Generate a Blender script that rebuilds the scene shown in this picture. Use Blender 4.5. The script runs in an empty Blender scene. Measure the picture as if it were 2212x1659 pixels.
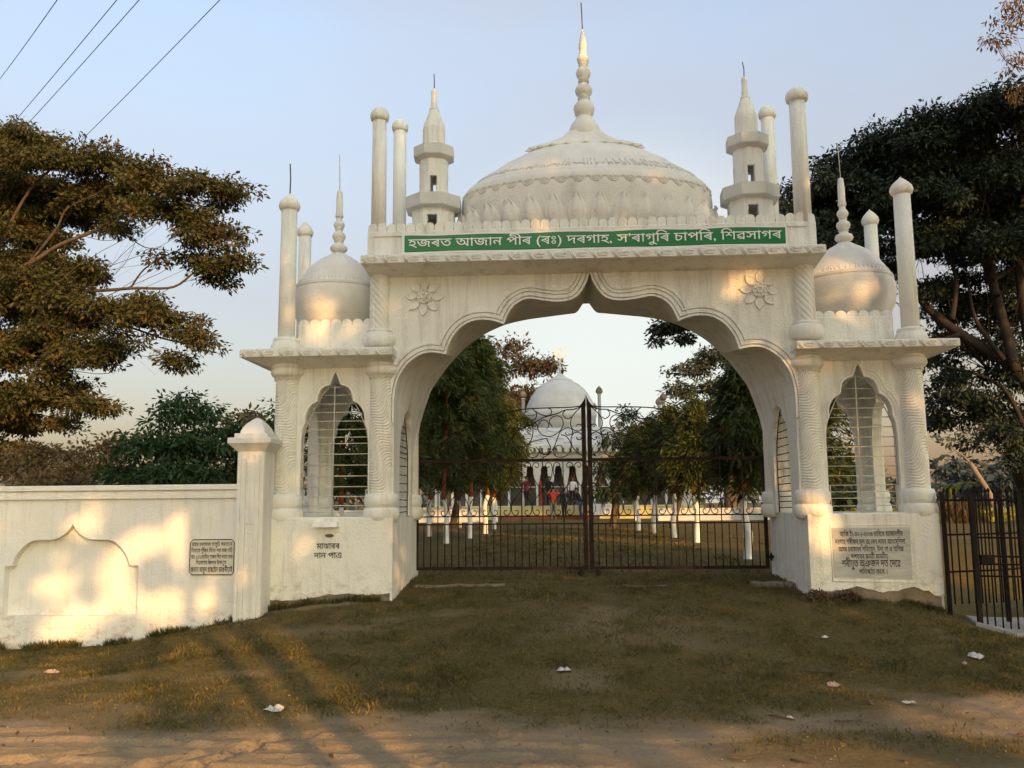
import bpy, bmesh, math, random
import numpy as np
from mathutils import Vector, Matrix
from mathutils.geometry import tessellate_polygon, delaunay_2d_cdt

random.seed(7)
rng = np.random.default_rng(7)
scene = bpy.context.scene
COL = scene.collection
PI = math.pi

# ------------------------------------------------------------------ camera
CAM_LOC = Vector((0.0, -11.0, 1.6))
YAW, PITCH, ROLL = 3.1, 7.6, 0.5          # degrees: turned left, tilted up, rolled
cam_data = bpy.data.cameras.new("camera")
cam = bpy.data.objects.new("camera", cam_data)
COL.objects.link(cam)
cam_data.sensor_width = 36.0
cam_data.lens = 31.64
cam_data.clip_end = 3000
_y, _p, _r = map(math.radians, (YAW, PITCH, ROLL))
FW = Vector((-math.sin(_y) * math.cos(_p), math.cos(_y) * math.cos(_p), math.sin(_p)))
RT0 = Vector((math.cos(_y), math.sin(_y), 0))
UP0 = RT0.cross(FW)
RT = RT0 * math.cos(_r) - UP0 * math.sin(_r)
UP = UP0 * math.cos(_r) + RT0 * math.sin(_r)
cam.matrix_world = Matrix(((RT.x, UP.x, -FW.x, CAM_LOC.x), (RT.y, UP.y, -FW.y, CAM_LOC.y),
                           (RT.z, UP.z, -FW.z, CAM_LOC.z), (0, 0, 0, 1)))
scene.camera = cam

def at(px, py, Y):
    """survey helper: a sighting (2212 px wide survey picture) taken to the plane at distance Y"""
    d = RT * ((px - 1106.0) / 1944.0) - UP * ((py - 829.5) / 1944.0) + FW
    return CAM_LOC + d * ((Y - CAM_LOC.y) / d.y)

# ------------------------------------------------------------------ light
SUN_EL = math.radians(14.0)
SUN_H = Vector((0.515, -0.857, 0)).normalized()      # horizontal direction towards the sun
SUN = Vector((SUN_H.x * math.cos(SUN_EL), SUN_H.y * math.cos(SUN_EL), math.sin(SUN_EL)))
sun_data = bpy.data.lights.new("sun", "SUN")
sun_data.energy = 2.1
sun_data.angle = math.radians(0.55)
sun_data.color = (1.0, 0.52, 0.18)
sun_ob = bpy.data.objects.new("sun", sun_data)
COL.objects.link(sun_ob)
sun_ob.rotation_euler = SUN.to_track_quat("Z", "Y").to_euler()
sun_ob.location = SUN * 60

world = bpy.data.worlds.new("World")
scene.world = world
world.use_nodes = True
wn = world.node_tree.nodes
wl = world.node_tree.links
bg = wn["Background"]
sky = wn.new("ShaderNodeTexSky")
sky.sky_type = "NISHITA"
sky.sun_disc = False
sky.sun_elevation = SUN_EL
sky.sun_rotation = math.atan2(SUN.x, SUN.y)
sky.air_density = 1.0
sky.dust_density = 5.0
sky.ozone_density = 1.0
# evening smog: a pale veil added to the clear sky, pinkish low down, bluer above
tc = wn.new("ShaderNodeTexCoord")
sep = wn.new("ShaderNodeSeparateXYZ")
wl.new(tc.outputs["Generated"], sep.inputs[0])
ramp = wn.new("ShaderNodeValToRGB")
el = ramp.color_ramp.elements
el[0].position = 0.0
el[0].color = (0.85, 0.50, 0.32, 1)
el[1].position = 1.0
el[1].color = (0.85, 1.08, 1.45, 1)
e = el.new(0.20); e.color = (0.78, 0.34, 0.14, 1)
e = el.new(0.34); e.color = (0.86, 0.50, 0.34, 1)
e = el.new(0.44); e.color = (0.70, 0.60, 0.66, 1)
e = el.new(0.54); e.color = (0.42, 0.58, 1.10, 1)
wl.new(sep.outputs["Z"], ramp.inputs[0])
veil = wn.new("ShaderNodeTexNoise")
veil.inputs["Scale"].default_value = 1.9
veil.inputs["Detail"].default_value = 3.0
vmap = wn.new("ShaderNodeMapping")
vmap.inputs["Scale"].default_value = (1.0, 1.0, 2.2)
vmap.inputs["Location"].default_value = (0.35, 0.1, 0.2)
wl.new(tc.outputs["Generated"], vmap.inputs[0])
wl.new(vmap.outputs[0], veil.inputs["Vector"])
vr = wn.new("ShaderNodeMapRange")
vr.inputs["From Min"].default_value = 0.38
vr.inputs["From Max"].default_value = 0.58
vr.inputs["To Min"].default_value = 0.5
vr.inputs["To Max"].default_value = 1.0
wl.new(veil.outputs["Fac"], vr.inputs["Value"])
grey = wn.new("ShaderNodeMix")
grey.data_type = "RGBA"
wl.new(vr.outputs[0], grey.inputs["Factor"])
wl.new(ramp.outputs[0], grey.inputs["A"])
grey.inputs["B"].default_value = (0.80, 0.42, 0.20, 1)
mixs = wn.new("ShaderNodeMix")
mixs.data_type = "RGBA"; mixs.blend_type = "ADD"
mixs.inputs["Factor"].default_value = 1.0
wl.new(grey.outputs["Result"], mixs.inputs["A"])
thin = wn.new("ShaderNodeMix"); thin.data_type = "RGBA"; thin.blend_type = "MULTIPLY"
thin.inputs["Factor"].default_value = 1.0
wl.new(sky.outputs[0], thin.inputs["A"])
tr_ramp = wn.new("ShaderNodeValToRGB")        # how much of the clear sky the smog lets through, less near the horizon
tr_ramp.color_ramp.elements[0].position = 0.22; tr_ramp.color_ramp.elements[0].color = (0.42, 0.475, 0.48, 1)
tr_ramp.color_ramp.elements[1].position = 0.48; tr_ramp.color_ramp.elements[1].color = (0.66, 0.80, 0.78, 1)
wl.new(sep.outputs["Z"], tr_ramp.inputs[0])
wl.new(tr_ramp.outputs[0], thin.inputs["B"])
wl.new(thin.outputs["Result"], mixs.inputs["B"])
# the smog is thinner and brighter towards the far end of the grounds
dot = wn.new("ShaderNodeVectorMath"); dot.operation = "DOT_PRODUCT"
wl.new(tc.outputs["Generated"], dot.inputs[0])
_d = Vector((0.08, 1.0, 0.16)).normalized()
dot.inputs[1].default_value = _d
lobe = wn.new("ShaderNodeMapRange"); lobe.interpolation_type = "SMOOTHSTEP"
lobe.inputs["From Min"].default_value = 0.962; lobe.inputs["From Max"].default_value = 1.0
lobe.inputs["To Max"].default_value = 0.75
wl.new(dot.outputs["Value"], lobe.inputs["Value"])
mixl = wn.new("ShaderNodeMix"); mixl.data_type = "RGBA"
wl.new(lobe.outputs[0], mixl.inputs["Factor"])
wl.new(mixs.outputs["Result"], mixl.inputs["A"])
mixl.inputs["B"].default_value = (2.50, 2.66, 2.52, 1)
wl.new(mixl.outputs["Result"], bg.inputs["Color"])
bg.inputs["Strength"].default_value = 0.135

vs = scene.view_settings
vs.view_transform = "Standard"
vs.look = "None"
vs.exposure = 1.52
vs.gamma = 1.0
vs.use_curve_mapping = False
scene.cycles.max_bounces = 4
scene.cycles.diffuse_bounces = 3
scene.cycles.glossy_bounces = 1
scene.cycles.transmission_bounces = 2
scene.cycles.transparent_max_bounces = 8
scene.cycles.use_denoising = True
scene.cycles.use_adaptive_sampling = True
scene.cycles.adaptive_threshold = 0.02

# ------------------------------------------------------------------ materials
def new_mat(name):
    m = bpy.data.materials.new(name)
    m.use_nodes = True
    return m, m.node_tree.nodes, m.node_tree.links, m.node_tree.nodes["Principled BSDF"]

def noise_mat(name, c1, c2, scale=4.0, rough=0.85, bump=0.0, bump_scale=60.0, detail=5.0, c3=None, c3_scale=1.2,
              c3_lo=0.55, c3_hi=0.75, stretch=(1, 1, 1), spec=0.25, metallic=0.0, coords="Position"):
    m, n, l, b = new_mat(name)
    geo = n.new("ShaderNodeNewGeometry")
    src = geo.outputs["Position"]
    if coords == "Object":
        t = n.new("ShaderNodeTexCoord"); src = t.outputs["Object"]
    mp = n.new("ShaderNodeMapping"); mp.inputs["Scale"].default_value = stretch
    l.new(src, mp.inputs[0])
    nz = n.new("ShaderNodeTexNoise"); nz.inputs["Scale"].default_value = scale; nz.inputs["Detail"].default_value = detail
    l.new(mp.outputs[0], nz.inputs["Vector"])
    rp = n.new("ShaderNodeValToRGB")
    rp.color_ramp.elements[0].position = 0.3; rp.color_ramp.elements[1].position = 0.7
    rp.color_ramp.elements[0].color = (*c1, 1); rp.color_ramp.elements[1].color = (*c2, 1)
    l.new(nz.outputs["Fac"], rp.inputs[0])
    out = rp.outputs[0]
    if c3:
        n3 = n.new("ShaderNodeTexNoise"); n3.inputs["Scale"].default_value = c3_scale; n3.inputs["Detail"].default_value = 7
        n3.inputs["Roughness"].default_value = 0.65
        l.new(mp.outputs[0], n3.inputs["Vector"])
        mr = n.new("ShaderNodeMapRange"); mr.inputs["From Min"].default_value = c3_lo; mr.inputs["From Max"].default_value = c3_hi
        l.new(n3.outputs["Fac"], mr.inputs["Value"])
        mx = n.new("ShaderNodeMix"); mx.data_type = "RGBA"
        l.new(mr.outputs[0], mx.inputs["Factor"]); l.new(out, mx.inputs["A"]); mx.inputs["B"].default_value = (*c3, 1)
        out = mx.outputs["Result"]
    l.new(out, b.inputs["Base Color"])
    b.inputs["Roughness"].default_value = rough
    b.inputs["Specular IOR Level"].default_value = spec
    b.inputs["Metallic"].default_value = metallic
    if bump > 0:
        nb = n.new("ShaderNodeTexNoise"); nb.inputs["Scale"].default_value = bump_scale; nb.inputs["Detail"].default_value = 4
        l.new(src, nb.inputs["Vector"])
        bp = n.new("ShaderNodeBump"); bp.inputs["Strength"].default_value = bump; bp.inputs["Distance"].default_value = 0.02
        l.new(nb.outputs["Fac"], bp.inputs["Height"]); l.new(bp.outputs[0], b.inputs["Normal"])
    return m

def leaf_mat(name, c1, c2, c3=None, scale=0.7, trans=0.3, c3_lo=0.56, c3_hi=0.7):
    m, n, l, b = new_mat(name)
    geo = n.new("ShaderNodeNewGeometry")
    nz = n.new("ShaderNodeTexNoise"); nz.inputs["Scale"].default_value = scale; nz.inputs["Detail"].default_value = 6
    nz.inputs["Roughness"].default_value = 0.75
    l.new(geo.outputs["Position"], nz.inputs["Vector"])
    rp = n.new("ShaderNodeValToRGB")
    rp.color_ramp.elements[0].position = 0.33; rp.color_ramp.elements[1].position = 0.67
    rp.color_ramp.elements[0].color = (*c1, 1); rp.color_ramp.elements[1].color = (*c2, 1)
    l.new(nz.outputs["Fac"], rp.inputs[0])
    out = rp.outputs[0]
    if c3:
        n3 = n.new("ShaderNodeTexNoise"); n3.inputs["Scale"].default_value = scale * 2.3; n3.inputs["Detail"].default_value = 4
        l.new(geo.outputs["Position"], n3.inputs["Vector"])
        mr = n.new("ShaderNodeMapRange"); mr.inputs["From Min"].default_value = c3_lo; mr.inputs["From Max"].default_value = c3_hi
        l.new(n3.outputs["Fac"], mr.inputs["Value"])
        mx = n.new("ShaderNodeMix"); mx.data_type = "RGBA"
        l.new(mr.outputs[0], mx.inputs["Factor"]); l.new(out, mx.inputs["A"]); mx.inputs["B"].default_value = (*c3, 1)
        out = mx.outputs["Result"]
    l.new(out, b.inputs["Base Color"])
    b.inputs["Roughness"].default_value = 0.6
    b.inputs["Specular IOR Level"].default_value = 0.25
    tr = n.new("ShaderNodeBsdfTranslucent"); l.new(out, tr.inputs["Color"])
    ms = n.new("ShaderNodeMixShader"); ms.inputs[0].default_value = trans
    l.new(b.outputs[0], ms.inputs[1]); l.new(tr.outputs[0], ms.inputs[2])
    l.new(ms.outputs[0], n["Material Output"].inputs["Surface"])
    return m

M = {}
def plaster(name, c1, c2, streak, patch, z_lo, z_hi, splash, splash_amt):
    """limewashed plaster: mottled coat, rain streaks, repainted patches and a broken band of mud splash and peeling low down"""
    m, n, l, b = new_mat(name)
    geo = n.new("ShaderNodeNewGeometry"); pos = geo.outputs["Position"]
    def nz(scale, detail, stretch=(1, 1, 1), rough=0.6):
        mp = n.new("ShaderNodeMapping"); mp.inputs["Scale"].default_value = stretch; l.new(pos, mp.inputs[0])
        t = n.new("ShaderNodeTexNoise"); t.inputs["Scale"].default_value = scale; t.inputs["Detail"].default_value = detail; t.inputs["Roughness"].default_value = rough
        l.new(mp.outputs[0], t.inputs["Vector"]); return t.outputs["Fac"]
    def rng_(src, a, b_, lo=0.0, hi=1.0):
        r = n.new("ShaderNodeMapRange"); r.inputs["From Min"].default_value = a; r.inputs["From Max"].default_value = b_; r.inputs["To Min"].default_value = lo; r.inputs["To Max"].default_value = hi
        l.new(src, r.inputs["Value"]); return r.outputs[0]
    def mix(f, A, B):
        x = n.new("ShaderNodeMix"); x.data_type = "RGBA"; l.new(f, x.inputs["Factor"])
        for k, v in (("A", A), ("B", B)):
            if isinstance(v, tuple): x.inputs[k].default_value = (*v, 1)
            else: l.new(v, x.inputs[k])
        return x.outputs["Result"]
    col = mix(rng_(nz(2.6, 6), 0.3, 0.7), c1, c2)
    col = mix(rng_(nz(1.1, 5, (1, 1, 1.3)), 0.52, 0.60, 0, 0.55), col, patch)
    col = mix(rng_(nz(7.5, 7, (1, 1, 0.10), 0.7), 0.50, 0.74, 0, 0.8), col, streak)
    col = mix(rng_(nz(38, 3), 0.66, 0.74, 0, 0.45), col, streak)
    sp = n.new("ShaderNodeSeparateXYZ"); l.new(pos, sp.inputs[0])
    low = rng_(sp.outputs["Z"], z_hi, z_lo)
    mul = n.new("ShaderNodeMath"); mul.operation = "MULTIPLY"; l.new(low, mul.inputs[0]); l.new(rng_(nz(5.5, 8, (1, 1, 1.6), 0.75), 0.50, 0.66, 0, splash_amt), mul.inputs[1])
    col = mix(mul.outputs[0], col, splash)
    l.new(col, b.inputs["Base Color"]); b.inputs["Roughness"].default_value = 0.92; b.inputs["Specular IOR Level"].default_value = 0.2
    bp = n.new("ShaderNodeBump"); bp.inputs["Strength"].default_value = 0.45; bp.inputs["Distance"].default_value = 0.02
    add = n.new("ShaderNodeMath"); add.operation = "ADD"; l.new(nz(48, 4), add.inputs[0]); l.new(nz(6, 3), add.inputs[1])
    l.new(add.outputs[0], bp.inputs["Height"]); l.new(bp.outputs[0], b.inputs["Normal"])
    return m
M["white"] = plaster("whitewash", (0.80, 0.79, 0.705), (0.86, 0.85, 0.775), (0.50, 0.47, 0.40), (0.80, 0.795, 0.76), 0.45, 0.95, (0.36, 0.29, 0.20), 0.8)
M["dome_white"] = noise_mat("dome_whitewash", (0.71, 0.69, 0.63), (0.81, 0.785, 0.72), 4.0, 0.9, 0.4, 45, c3=(0.47, 0.45, 0.40), c3_scale=2.6, c3_lo=0.58, c3_hi=0.85, stretch=(1, 1, 0.6))
M["grey_white"] = noise_mat("greyed_whitewash", (0.58, 0.58, 0.53), (0.68, 0.67, 0.61), 5.0, 0.9, 0.3, 50)
M["wall_white"] = plaster("wall_whitewash", (0.75, 0.73, 0.67), (0.82, 0.80, 0.75), (0.58, 0.56, 0.52), (0.74, 0.75, 0.755), 0.0, 0.75, (0.42, 0.25, 0.15), 0.85)
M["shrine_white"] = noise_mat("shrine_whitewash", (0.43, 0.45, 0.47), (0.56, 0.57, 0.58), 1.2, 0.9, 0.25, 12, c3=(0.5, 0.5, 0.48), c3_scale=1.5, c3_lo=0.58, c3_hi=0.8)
M["shrine_yellow"] = noise_mat("shrine_yellow_plinth", (0.42, 0.38, 0.17), (0.52, 0.47, 0.24), 2.0, 0.9)
M["dark_inside"] = noise_mat("shadowy_interior_plaster", (0.10, 0.09, 0.08), (0.15, 0.14, 0.12), 2.0, 0.95)  # dark tone stands in for the shade inside the hall and slot
M["plinth"] = noise_mat("bare_plinth_cement", (0.19, 0.155, 0.11), (0.28, 0.235, 0.17), 5.0, 0.95, 0.6, 30, c3=(0.09, 0.075, 0.05), c3_scale=3, c3_lo=0.5, c3_hi=0.7)
M["slab"] = noise_mat("grey_concrete_slab", (0.30, 0.29, 0.27), (0.40, 0.39, 0.36), 4.0, 0.95, 0.4, 30)
M["iron"] = noise_mat("rusty_black_iron", (0.018, 0.014, 0.013), (0.045, 0.026, 0.018), 9.0, 0.75, 0.2, 90, c3=(0.10, 0.040, 0.018), c3_scale=7, c3_lo=0.56, c3_hi=0.7, spec=0.12)
M["black_iron"] = noise_mat("black_painted_iron", (0.012, 0.011, 0.011), (0.022, 0.017, 0.014), 9.0, 0.75, 0.15, 90, spec=0.1)
M["grille"] = noise_mat("cream_painted_grille", (0.50, 0.46, 0.34), (0.62, 0.58, 0.45), 12.0, 0.6, c3=(0.3, 0.17, 0.09), c3_scale=9, c3_lo=0.62, c3_hi=0.75)
M["rod"] = noise_mat("bare_steel_rod", (0.10, 0.085, 0.08), (0.18, 0.15, 0.14), 12.0, 0.5, metallic=0.3)
M["wire"] = noise_mat("power_cable", (0.012, 0.012, 0.012), (0.02, 0.02, 0.02), 5.0, 0.6)
M["ink"] = noise_mat("black_sign_paint", (0.018, 0.013, 0.016), (0.035, 0.022, 0.026), 30.0, 0.7)
M["maroon_ink"] = noise_mat("dark_maroon_engraving", (0.03, 0.01, 0.014), (0.055, 0.018, 0.024), 30.0, 0.7)
M["green"] = noise_mat("green_flex_banner", (0.010, 0.155, 0.040), (0.014, 0.20, 0.052), 2.0, 0.38, spec=0.45)
M["banner_white"] = noise_mat("banner_white_print", (0.78, 0.79, 0.72), (0.84, 0.84, 0.78), 3.0, 0.4, spec=0.4)
M["marble"] = noise_mat("grey_marble", (0.36, 0.37, 0.35), (0.50, 0.50, 0.47), 5.0, 0.45, stretch=(0.6, 1, 3.0), c3=(0.58, 0.56, 0.50), c3_scale=6, c3_lo=0.5, c3_hi=0.66)
M["plaque"] = noise_mat("painted_plaque", (0.62, 0.58, 0.49), (0.72, 0.68, 0.58), 8.0, 0.8)
M["bark"] = noise_mat("bark", (0.045, 0.033, 0.024), (0.10, 0.075, 0.055), 3.0, 0.95, 0.8, 14, stretch=(1, 1, 0.3))
M["bark_dark"] = noise_mat("dark_bark", (0.018, 0.014, 0.011), (0.042, 0.032, 0.025), 3.0, 0.95, 0.8, 14, stretch=(1, 1, 0.3))
M["bark_pale"] = noise_mat("pale_bark", (0.13, 0.095, 0.07), (0.24, 0.18, 0.13), 3.0, 0.95, 0.6, 14, stretch=(1, 1, 0.3))
M["limewash"] = noise_mat("limewashed_bark", (0.66, 0.65, 0.62), (0.80, 0.79, 0.76), 6.0, 0.95, 0.6, 25, c3=(0.3, 0.27, 0.23), c3_scale=5, c3_lo=0.64, c3_hi=0.74)
M["bark_red"] = noise_mat("red_painted_bark", (0.20, 0.06, 0.025), (0.30, 0.10, 0.04), 6.0, 0.95, 0.5, 25)
M["leaf_rain"] = leaf_mat("rain_tree_leaves", (0.030, 0.036, 0.012), (0.085, 0.076, 0.024), (0.135, 0.085, 0.026), 0.55)
M["leaf_rain_dark"] = leaf_mat("dark_rain_tree_leaves", (0.014, 0.024, 0.016), (0.032, 0.046, 0.026), None, 0.5, 0.15)  # the right rain tree's shade is put into this dark leaf colour
M["leaf_mango"] = leaf_mat("mango_leaves", (0.014, 0.035, 0.012), (0.040, 0.075, 0.022), None, 0.9, 0.22)
M["leaf_ashoka"] = leaf_mat("weeping_leaves", (0.022, 0.040, 0.010), (0.075, 0.092, 0.020), (0.14, 0.125, 0.028), 1.0, 0.3)
M["leaf_fir"] = leaf_mat("dark_fir_leaves", (0.016, 0.032, 0.015), (0.038, 0.060, 0.026), None, 1.0, 0.15)
M["leaf_brown"] = leaf_mat("dry_brush_leaves", (0.085, 0.056, 0.022), (0.17, 0.115, 0.048), None, 0.8)
M["leaf_red"] = leaf_mat("sparse_reddish_leaves", (0.05, 0.048, 0.028), (0.10, 0.075, 0.045), (0.18, 0.05, 0.035), 0.8)
M["leaf_orange"] = leaf_mat("rusty_tip_leaves", (0.10, 0.07, 0.03), (0.20, 0.115, 0.05), None, 1.5)
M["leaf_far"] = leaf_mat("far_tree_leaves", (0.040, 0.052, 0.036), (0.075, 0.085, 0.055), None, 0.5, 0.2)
M["leaf_far_blue"] = leaf_mat("haze_tinted_leaves", (0.035, 0.048, 0.050), (0.055, 0.068, 0.068), None, 0.4, 0.15)  # distance haze is put into this bluish leaf colour
M["leaf_banana"] = leaf_mat("banana_leaves", (0.11, 0.15, 0.03), (0.22, 0.25, 0.06), None, 1.5, 0.4)
M["leaf_yellow"] = leaf_mat("mustard_flowers", (0.20, 0.21, 0.03), (0.42, 0.38, 0.05), None, 3.0, 0.3)
M["grass"] = leaf_mat("dry_grass_blades", (0.050, 0.056, 0.013), (0.120, 0.102, 0.030), (0.215, 0.155, 0.048), 1.6, 0.25, 0.48, 0.66)
M["paper"] = noise_mat("litter_paper", (0.40, 0.38, 0.35), (0.62, 0.60, 0.57), 30.0, 0.85)
M["pink_paper"] = noise_mat("litter_pink_paper", (0.28, 0.19, 0.16), (0.42, 0.31, 0.27), 30.0, 0.85)
M["twig"] = noise_mat("dry_twig", (0.09, 0.06, 0.035), (0.15, 0.10, 0.06), 20.0, 0.9)
M["cloth_red"] = noise_mat("red_cloth", (0.34, 0.035, 0.025), (0.45, 0.06, 0.035), 8.0, 0.9)
M["cloth_white"] = noise_mat("white_cloth", (0.55, 0.55, 0.58), (0.7, 0.7, 0.72), 8.0, 0.9)
M["cloth_blue"] = noise_mat("blue_cloth", (0.05, 0.08, 0.15), (0.08, 0.12, 0.21), 8.0, 0.9)
M["cloth_dark"] = noise_mat("dark_cloth", (0.012, 0.012, 0.014), (0.03, 0.03, 0.035), 8.0, 0.9)
M["cloth_maroon"] = noise_mat("maroon_cloth", (0.10, 0.02, 0.025), (0.15, 0.03, 0.035), 8.0, 0.9)
M["cloth_grey"] = noise_mat("grey_cloth", (0.14, 0.15, 0.14), (0.22, 0.23, 0.22), 8.0, 0.9)
M["skin"] = noise_mat("skin", (0.20, 0.11, 0.07), (0.26, 0.15, 0.10), 10.0, 0.6)
M["hair"] = noise_mat("black_hair", (0.010, 0.009, 0.008), (0.018, 0.015, 0.013), 20.0, 0.5)
M["red_wood"] = noise_mat("red_brown_paint", (0.16, 0.045, 0.03), (0.22, 0.065, 0.045), 6.0, 0.7)

# ------------------------------------------------------------------ mesh building
class MB:
    def __init__(self):
        self.v = []; self.f = []; self.mi = []; self.sm = []
        self.cur = 0; self.smooth = False
    def face(self, idx):
        self.f.append(tuple(idx)); self.mi.append(self.cur); self.sm.append(self.smooth)
    def box(self, x0, x1, y0, y1, z0, z1, bev=0.0):
        b = bev; o = len(self.v)
        if b <= 0:
            self.v += [(x0, y0, z0), (x1, y0, z0), (x1, y1, z0), (x0, y1, z0), (x0, y0, z1), (x1, y0, z1), (x1, y1, z1), (x0, y1, z1)]
            for q in ((0, 3, 2, 1), (4, 5, 6, 7), (0, 1, 5, 4), (1, 2, 6, 5), (2, 3, 7, 6), (3, 0, 4, 7)):
                self.face([o + i for i in q])
        else:
            rings = [(b, z0), (0, z0 + b), (0, z1 - b), (b, z1)]
            for ins, z in rings:
                for (x, sx, y, sy) in ((x0, 1, y0, 1), (x1, -1, y0, 1), (x1, -1, y1, -1), (x0, 1, y1, -1)):
                    if sx * sy > 0:
                        self.v += [(x + sx * ins, y + sy * (ins + b), z), (x + sx * (ins + b), y + sy * ins, z)]
                    else:
                        self.v += [(x + sx * (ins + b), y + sy * ins, z), (x + sx * ins, y + sy * (ins + b), z)]
            for k in range(3):
                for i in range(8):
                    j = (i + 1) % 8
                    self.face((o + k * 8 + i, o + k * 8 + j, o + k * 8 + 8 + j, o + k * 8 + 8 + i))
            self.face([o + i for i in range(7, -1, -1)]); self.face([o + 24 + i for i in range(8)])
        return self
    def frustum(self, r0, z0, r1, z1):
        """r = (x0,x1,y0,y1) at bottom and top"""
        o = len(self.v)
        for r, z in ((r0, z0), (r1, z1)):
            self.v += [(r[0], r[2], z), (r[1], r[2], z), (r[1], r[3], z), (r[0], r[3], z)]
        for q in ((0, 3, 2, 1), (4, 5, 6, 7), (0, 1, 5, 4), (1, 2, 6, 5), (2, 3, 7, 6), (3, 0, 4, 7)):
            self.face([o + i for i in q])
        return self
    def lathe(self, prof, cx=0, cy=0, n=24, sy=1.0, rfun=None, close=True, rot=0.0, smooth=True):
        o = len(self.v); m = len(prof)
        for r, z in prof:
            for k in range(n):
                a = 2 * PI * k / n + rot
                rr = rfun(r, z, a) if rfun else r
                self.v.append((cx + rr * math.cos(a), cy + rr * math.sin(a) * sy, z))
        s = self.smooth; self.smooth = smooth
        for i in range(m - 1):
            for k in range(n):
                j = (k + 1) % n
                self.face((o + i * n + k, o + i * n + j, o + (i + 1) * n + j, o + (i + 1) * n + k))
        self.smooth = s
        if close:
            if prof[0][0] > 1e-4: self.face([o + k for k in range(n - 1, -1, -1)])
            if prof[-1][0] > 1e-4: self.face([o + (m - 1) * n + k for k in range(n)])
        return self
    def tube(self, pts, r, n=6, closed=False, smooth=True):
        pts = [Vector(p) for p in pts]
        m = len(pts); o = len(self.v)
        rs = r if isinstance(r, (list, tuple)) else [r] * m
        prev = None
        for i, p in enumerate(pts):
            if closed: d = pts[(i + 1) % m] - pts[i - 1]
            else: d = pts[min(i + 1, m - 1)] - pts[max(i - 1, 0)]
            if d.length < 1e-9: d = Vector((0, 0, 1))
            d.normalize()
            if prev is None:
                u = Vector((0, 0, 1)).cross(d)
                if u.length < 0.1: u = Vector((0, 1, 0)).cross(d)
            else:
                u = prev - d * prev.dot(d)
            u.normalize(); prev = u
            w = d.cross(u)
            for k in range(n):
                a = 2 * PI * k / n
                q = p + (u * math.cos(a) + w * math.sin(a)) * rs[i]
                self.v.append(tuple(q))
        s = self.smooth; self.smooth = smooth
        for i in range(m if closed else m - 1):
            i2 = (i + 1) % m
            for k in range(n):
                j = (k + 1) % n
                self.face((o + i * n + k, o + i * n + j, o + i2 * n + j, o + i2 * n + k))
        self.smooth = s
        if not closed:
            self.face([o + k for k in range(n - 1, -1, -1)]); self.face([o + (m - 1) * n + k for k in range(n)])
        return self
    def prism(self, outer, holes, y0, y1, axis="Y", back=True):
        """polygon (a,b) extruded from y0 (front) to y1; axis Y: (X,Z); axis X: (Y,Z); axis Z: (X,Y)"""
        loops = [outer] + list(holes)
        tri = tessellate_polygon([[Vector((a, b, 0)) for a, b in lp] for lp in loops])
        flat = [p for lp in loops for p in lp]
        def P(a, b, t):
            return (a, t, b) if axis == "Y" else ((t, a, b) if axis == "X" else (a, b, t))
        o = len(self.v); n = len(flat)
        self.v += [P(a, b, y0) for a, b in flat] + [P(a, b, y1) for a, b in flat]
        for t in tri:
            self.face((o + t[0], o + t[1], o + t[2]))
            if back: self.face((o + n + t[2], o + n + t[1], o + n + t[0]))
        k = 0
        for lp in loops:
            m = len(lp)
            for i in range(m):
                j = (i + 1) % m
                self.face((o + k + i, o + k + j, o + n + k + j, o + n + k + i))
            k += m
        return self
    def arrays(self, V, F):
        o = len(self.v)
        self.v += [tuple(x) for x in V]
        for q in F: self.face([o + i for i in q])
        return self
    def mesh(self, name, mats, fix=True):
        me = bpy.data.meshes.new(name)
        me.from_pydata(self.v, [], self.f)
        if not isinstance(mats, (list, tuple)): mats = [mats]
        for m in mats: me.materials.append(M[m] if isinstance(m, str) else m)
        if len(mats) > 1: me.polygons.foreach_set("material_index", self.mi)
        me.polygons.foreach_set("use_smooth", self.sm)
        if fix:
            bm = bmesh.new(); bm.from_mesh(me)
            bmesh.ops.recalc_face_normals(bm, faces=bm.faces)
            bm.to_mesh(me); bm.free()
        me.update()
        return me

WORLD = {}
def link(o, parent=None, w=None):
    COL.objects.link(o)
    if parent is not None:
        o.parent = parent
        o.matrix_parent_inverse = WORLD[parent.name].inverted()
    WORLD[o.name] = w if w is not None else Matrix.Identity(4)
    return o
def tag(o, label=None, cat=None, group=None, kind=None):
    if label: o["label"] = label
    if cat: o["category"] = cat
    if group: o["group"] = group
    if kind: o["kind"] = kind
    return o
def thing(name, label, cat, loc, group=None):
    o = bpy.data.objects.new(name, None)
    o.empty_display_size = 0.2
    o.location = loc
    link(o, None, Matrix.Translation(Vector(loc)))
    return tag(o, label, cat, group)
def part(name, mb, mat, parent, fix=True):
    """mesh in world coordinates"""
    me = mb.mesh(name, mat, fix) if isinstance(mb, MB) else mb
    return link(bpy.data.objects.new(name, me), parent)
def piece(name, me, parent, loc=(0, 0, 0), rot=(0, 0, 0), sc=(1, 1, 1)):
    """shared mesh data placed at loc"""
    o = bpy.data.objects.new(name, me)
    o.location = loc; o.rotation_euler = rot; o.scale = sc
    return link(o, parent, Matrix.LocRotScale(Vector(loc), o.rotation_euler, Vector(sc)))
def smoothstep(a, b, x):
    t = np.clip((x - a) / (b - a), 0, 1)
    return t * t * (3 - 2 * t)
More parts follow.
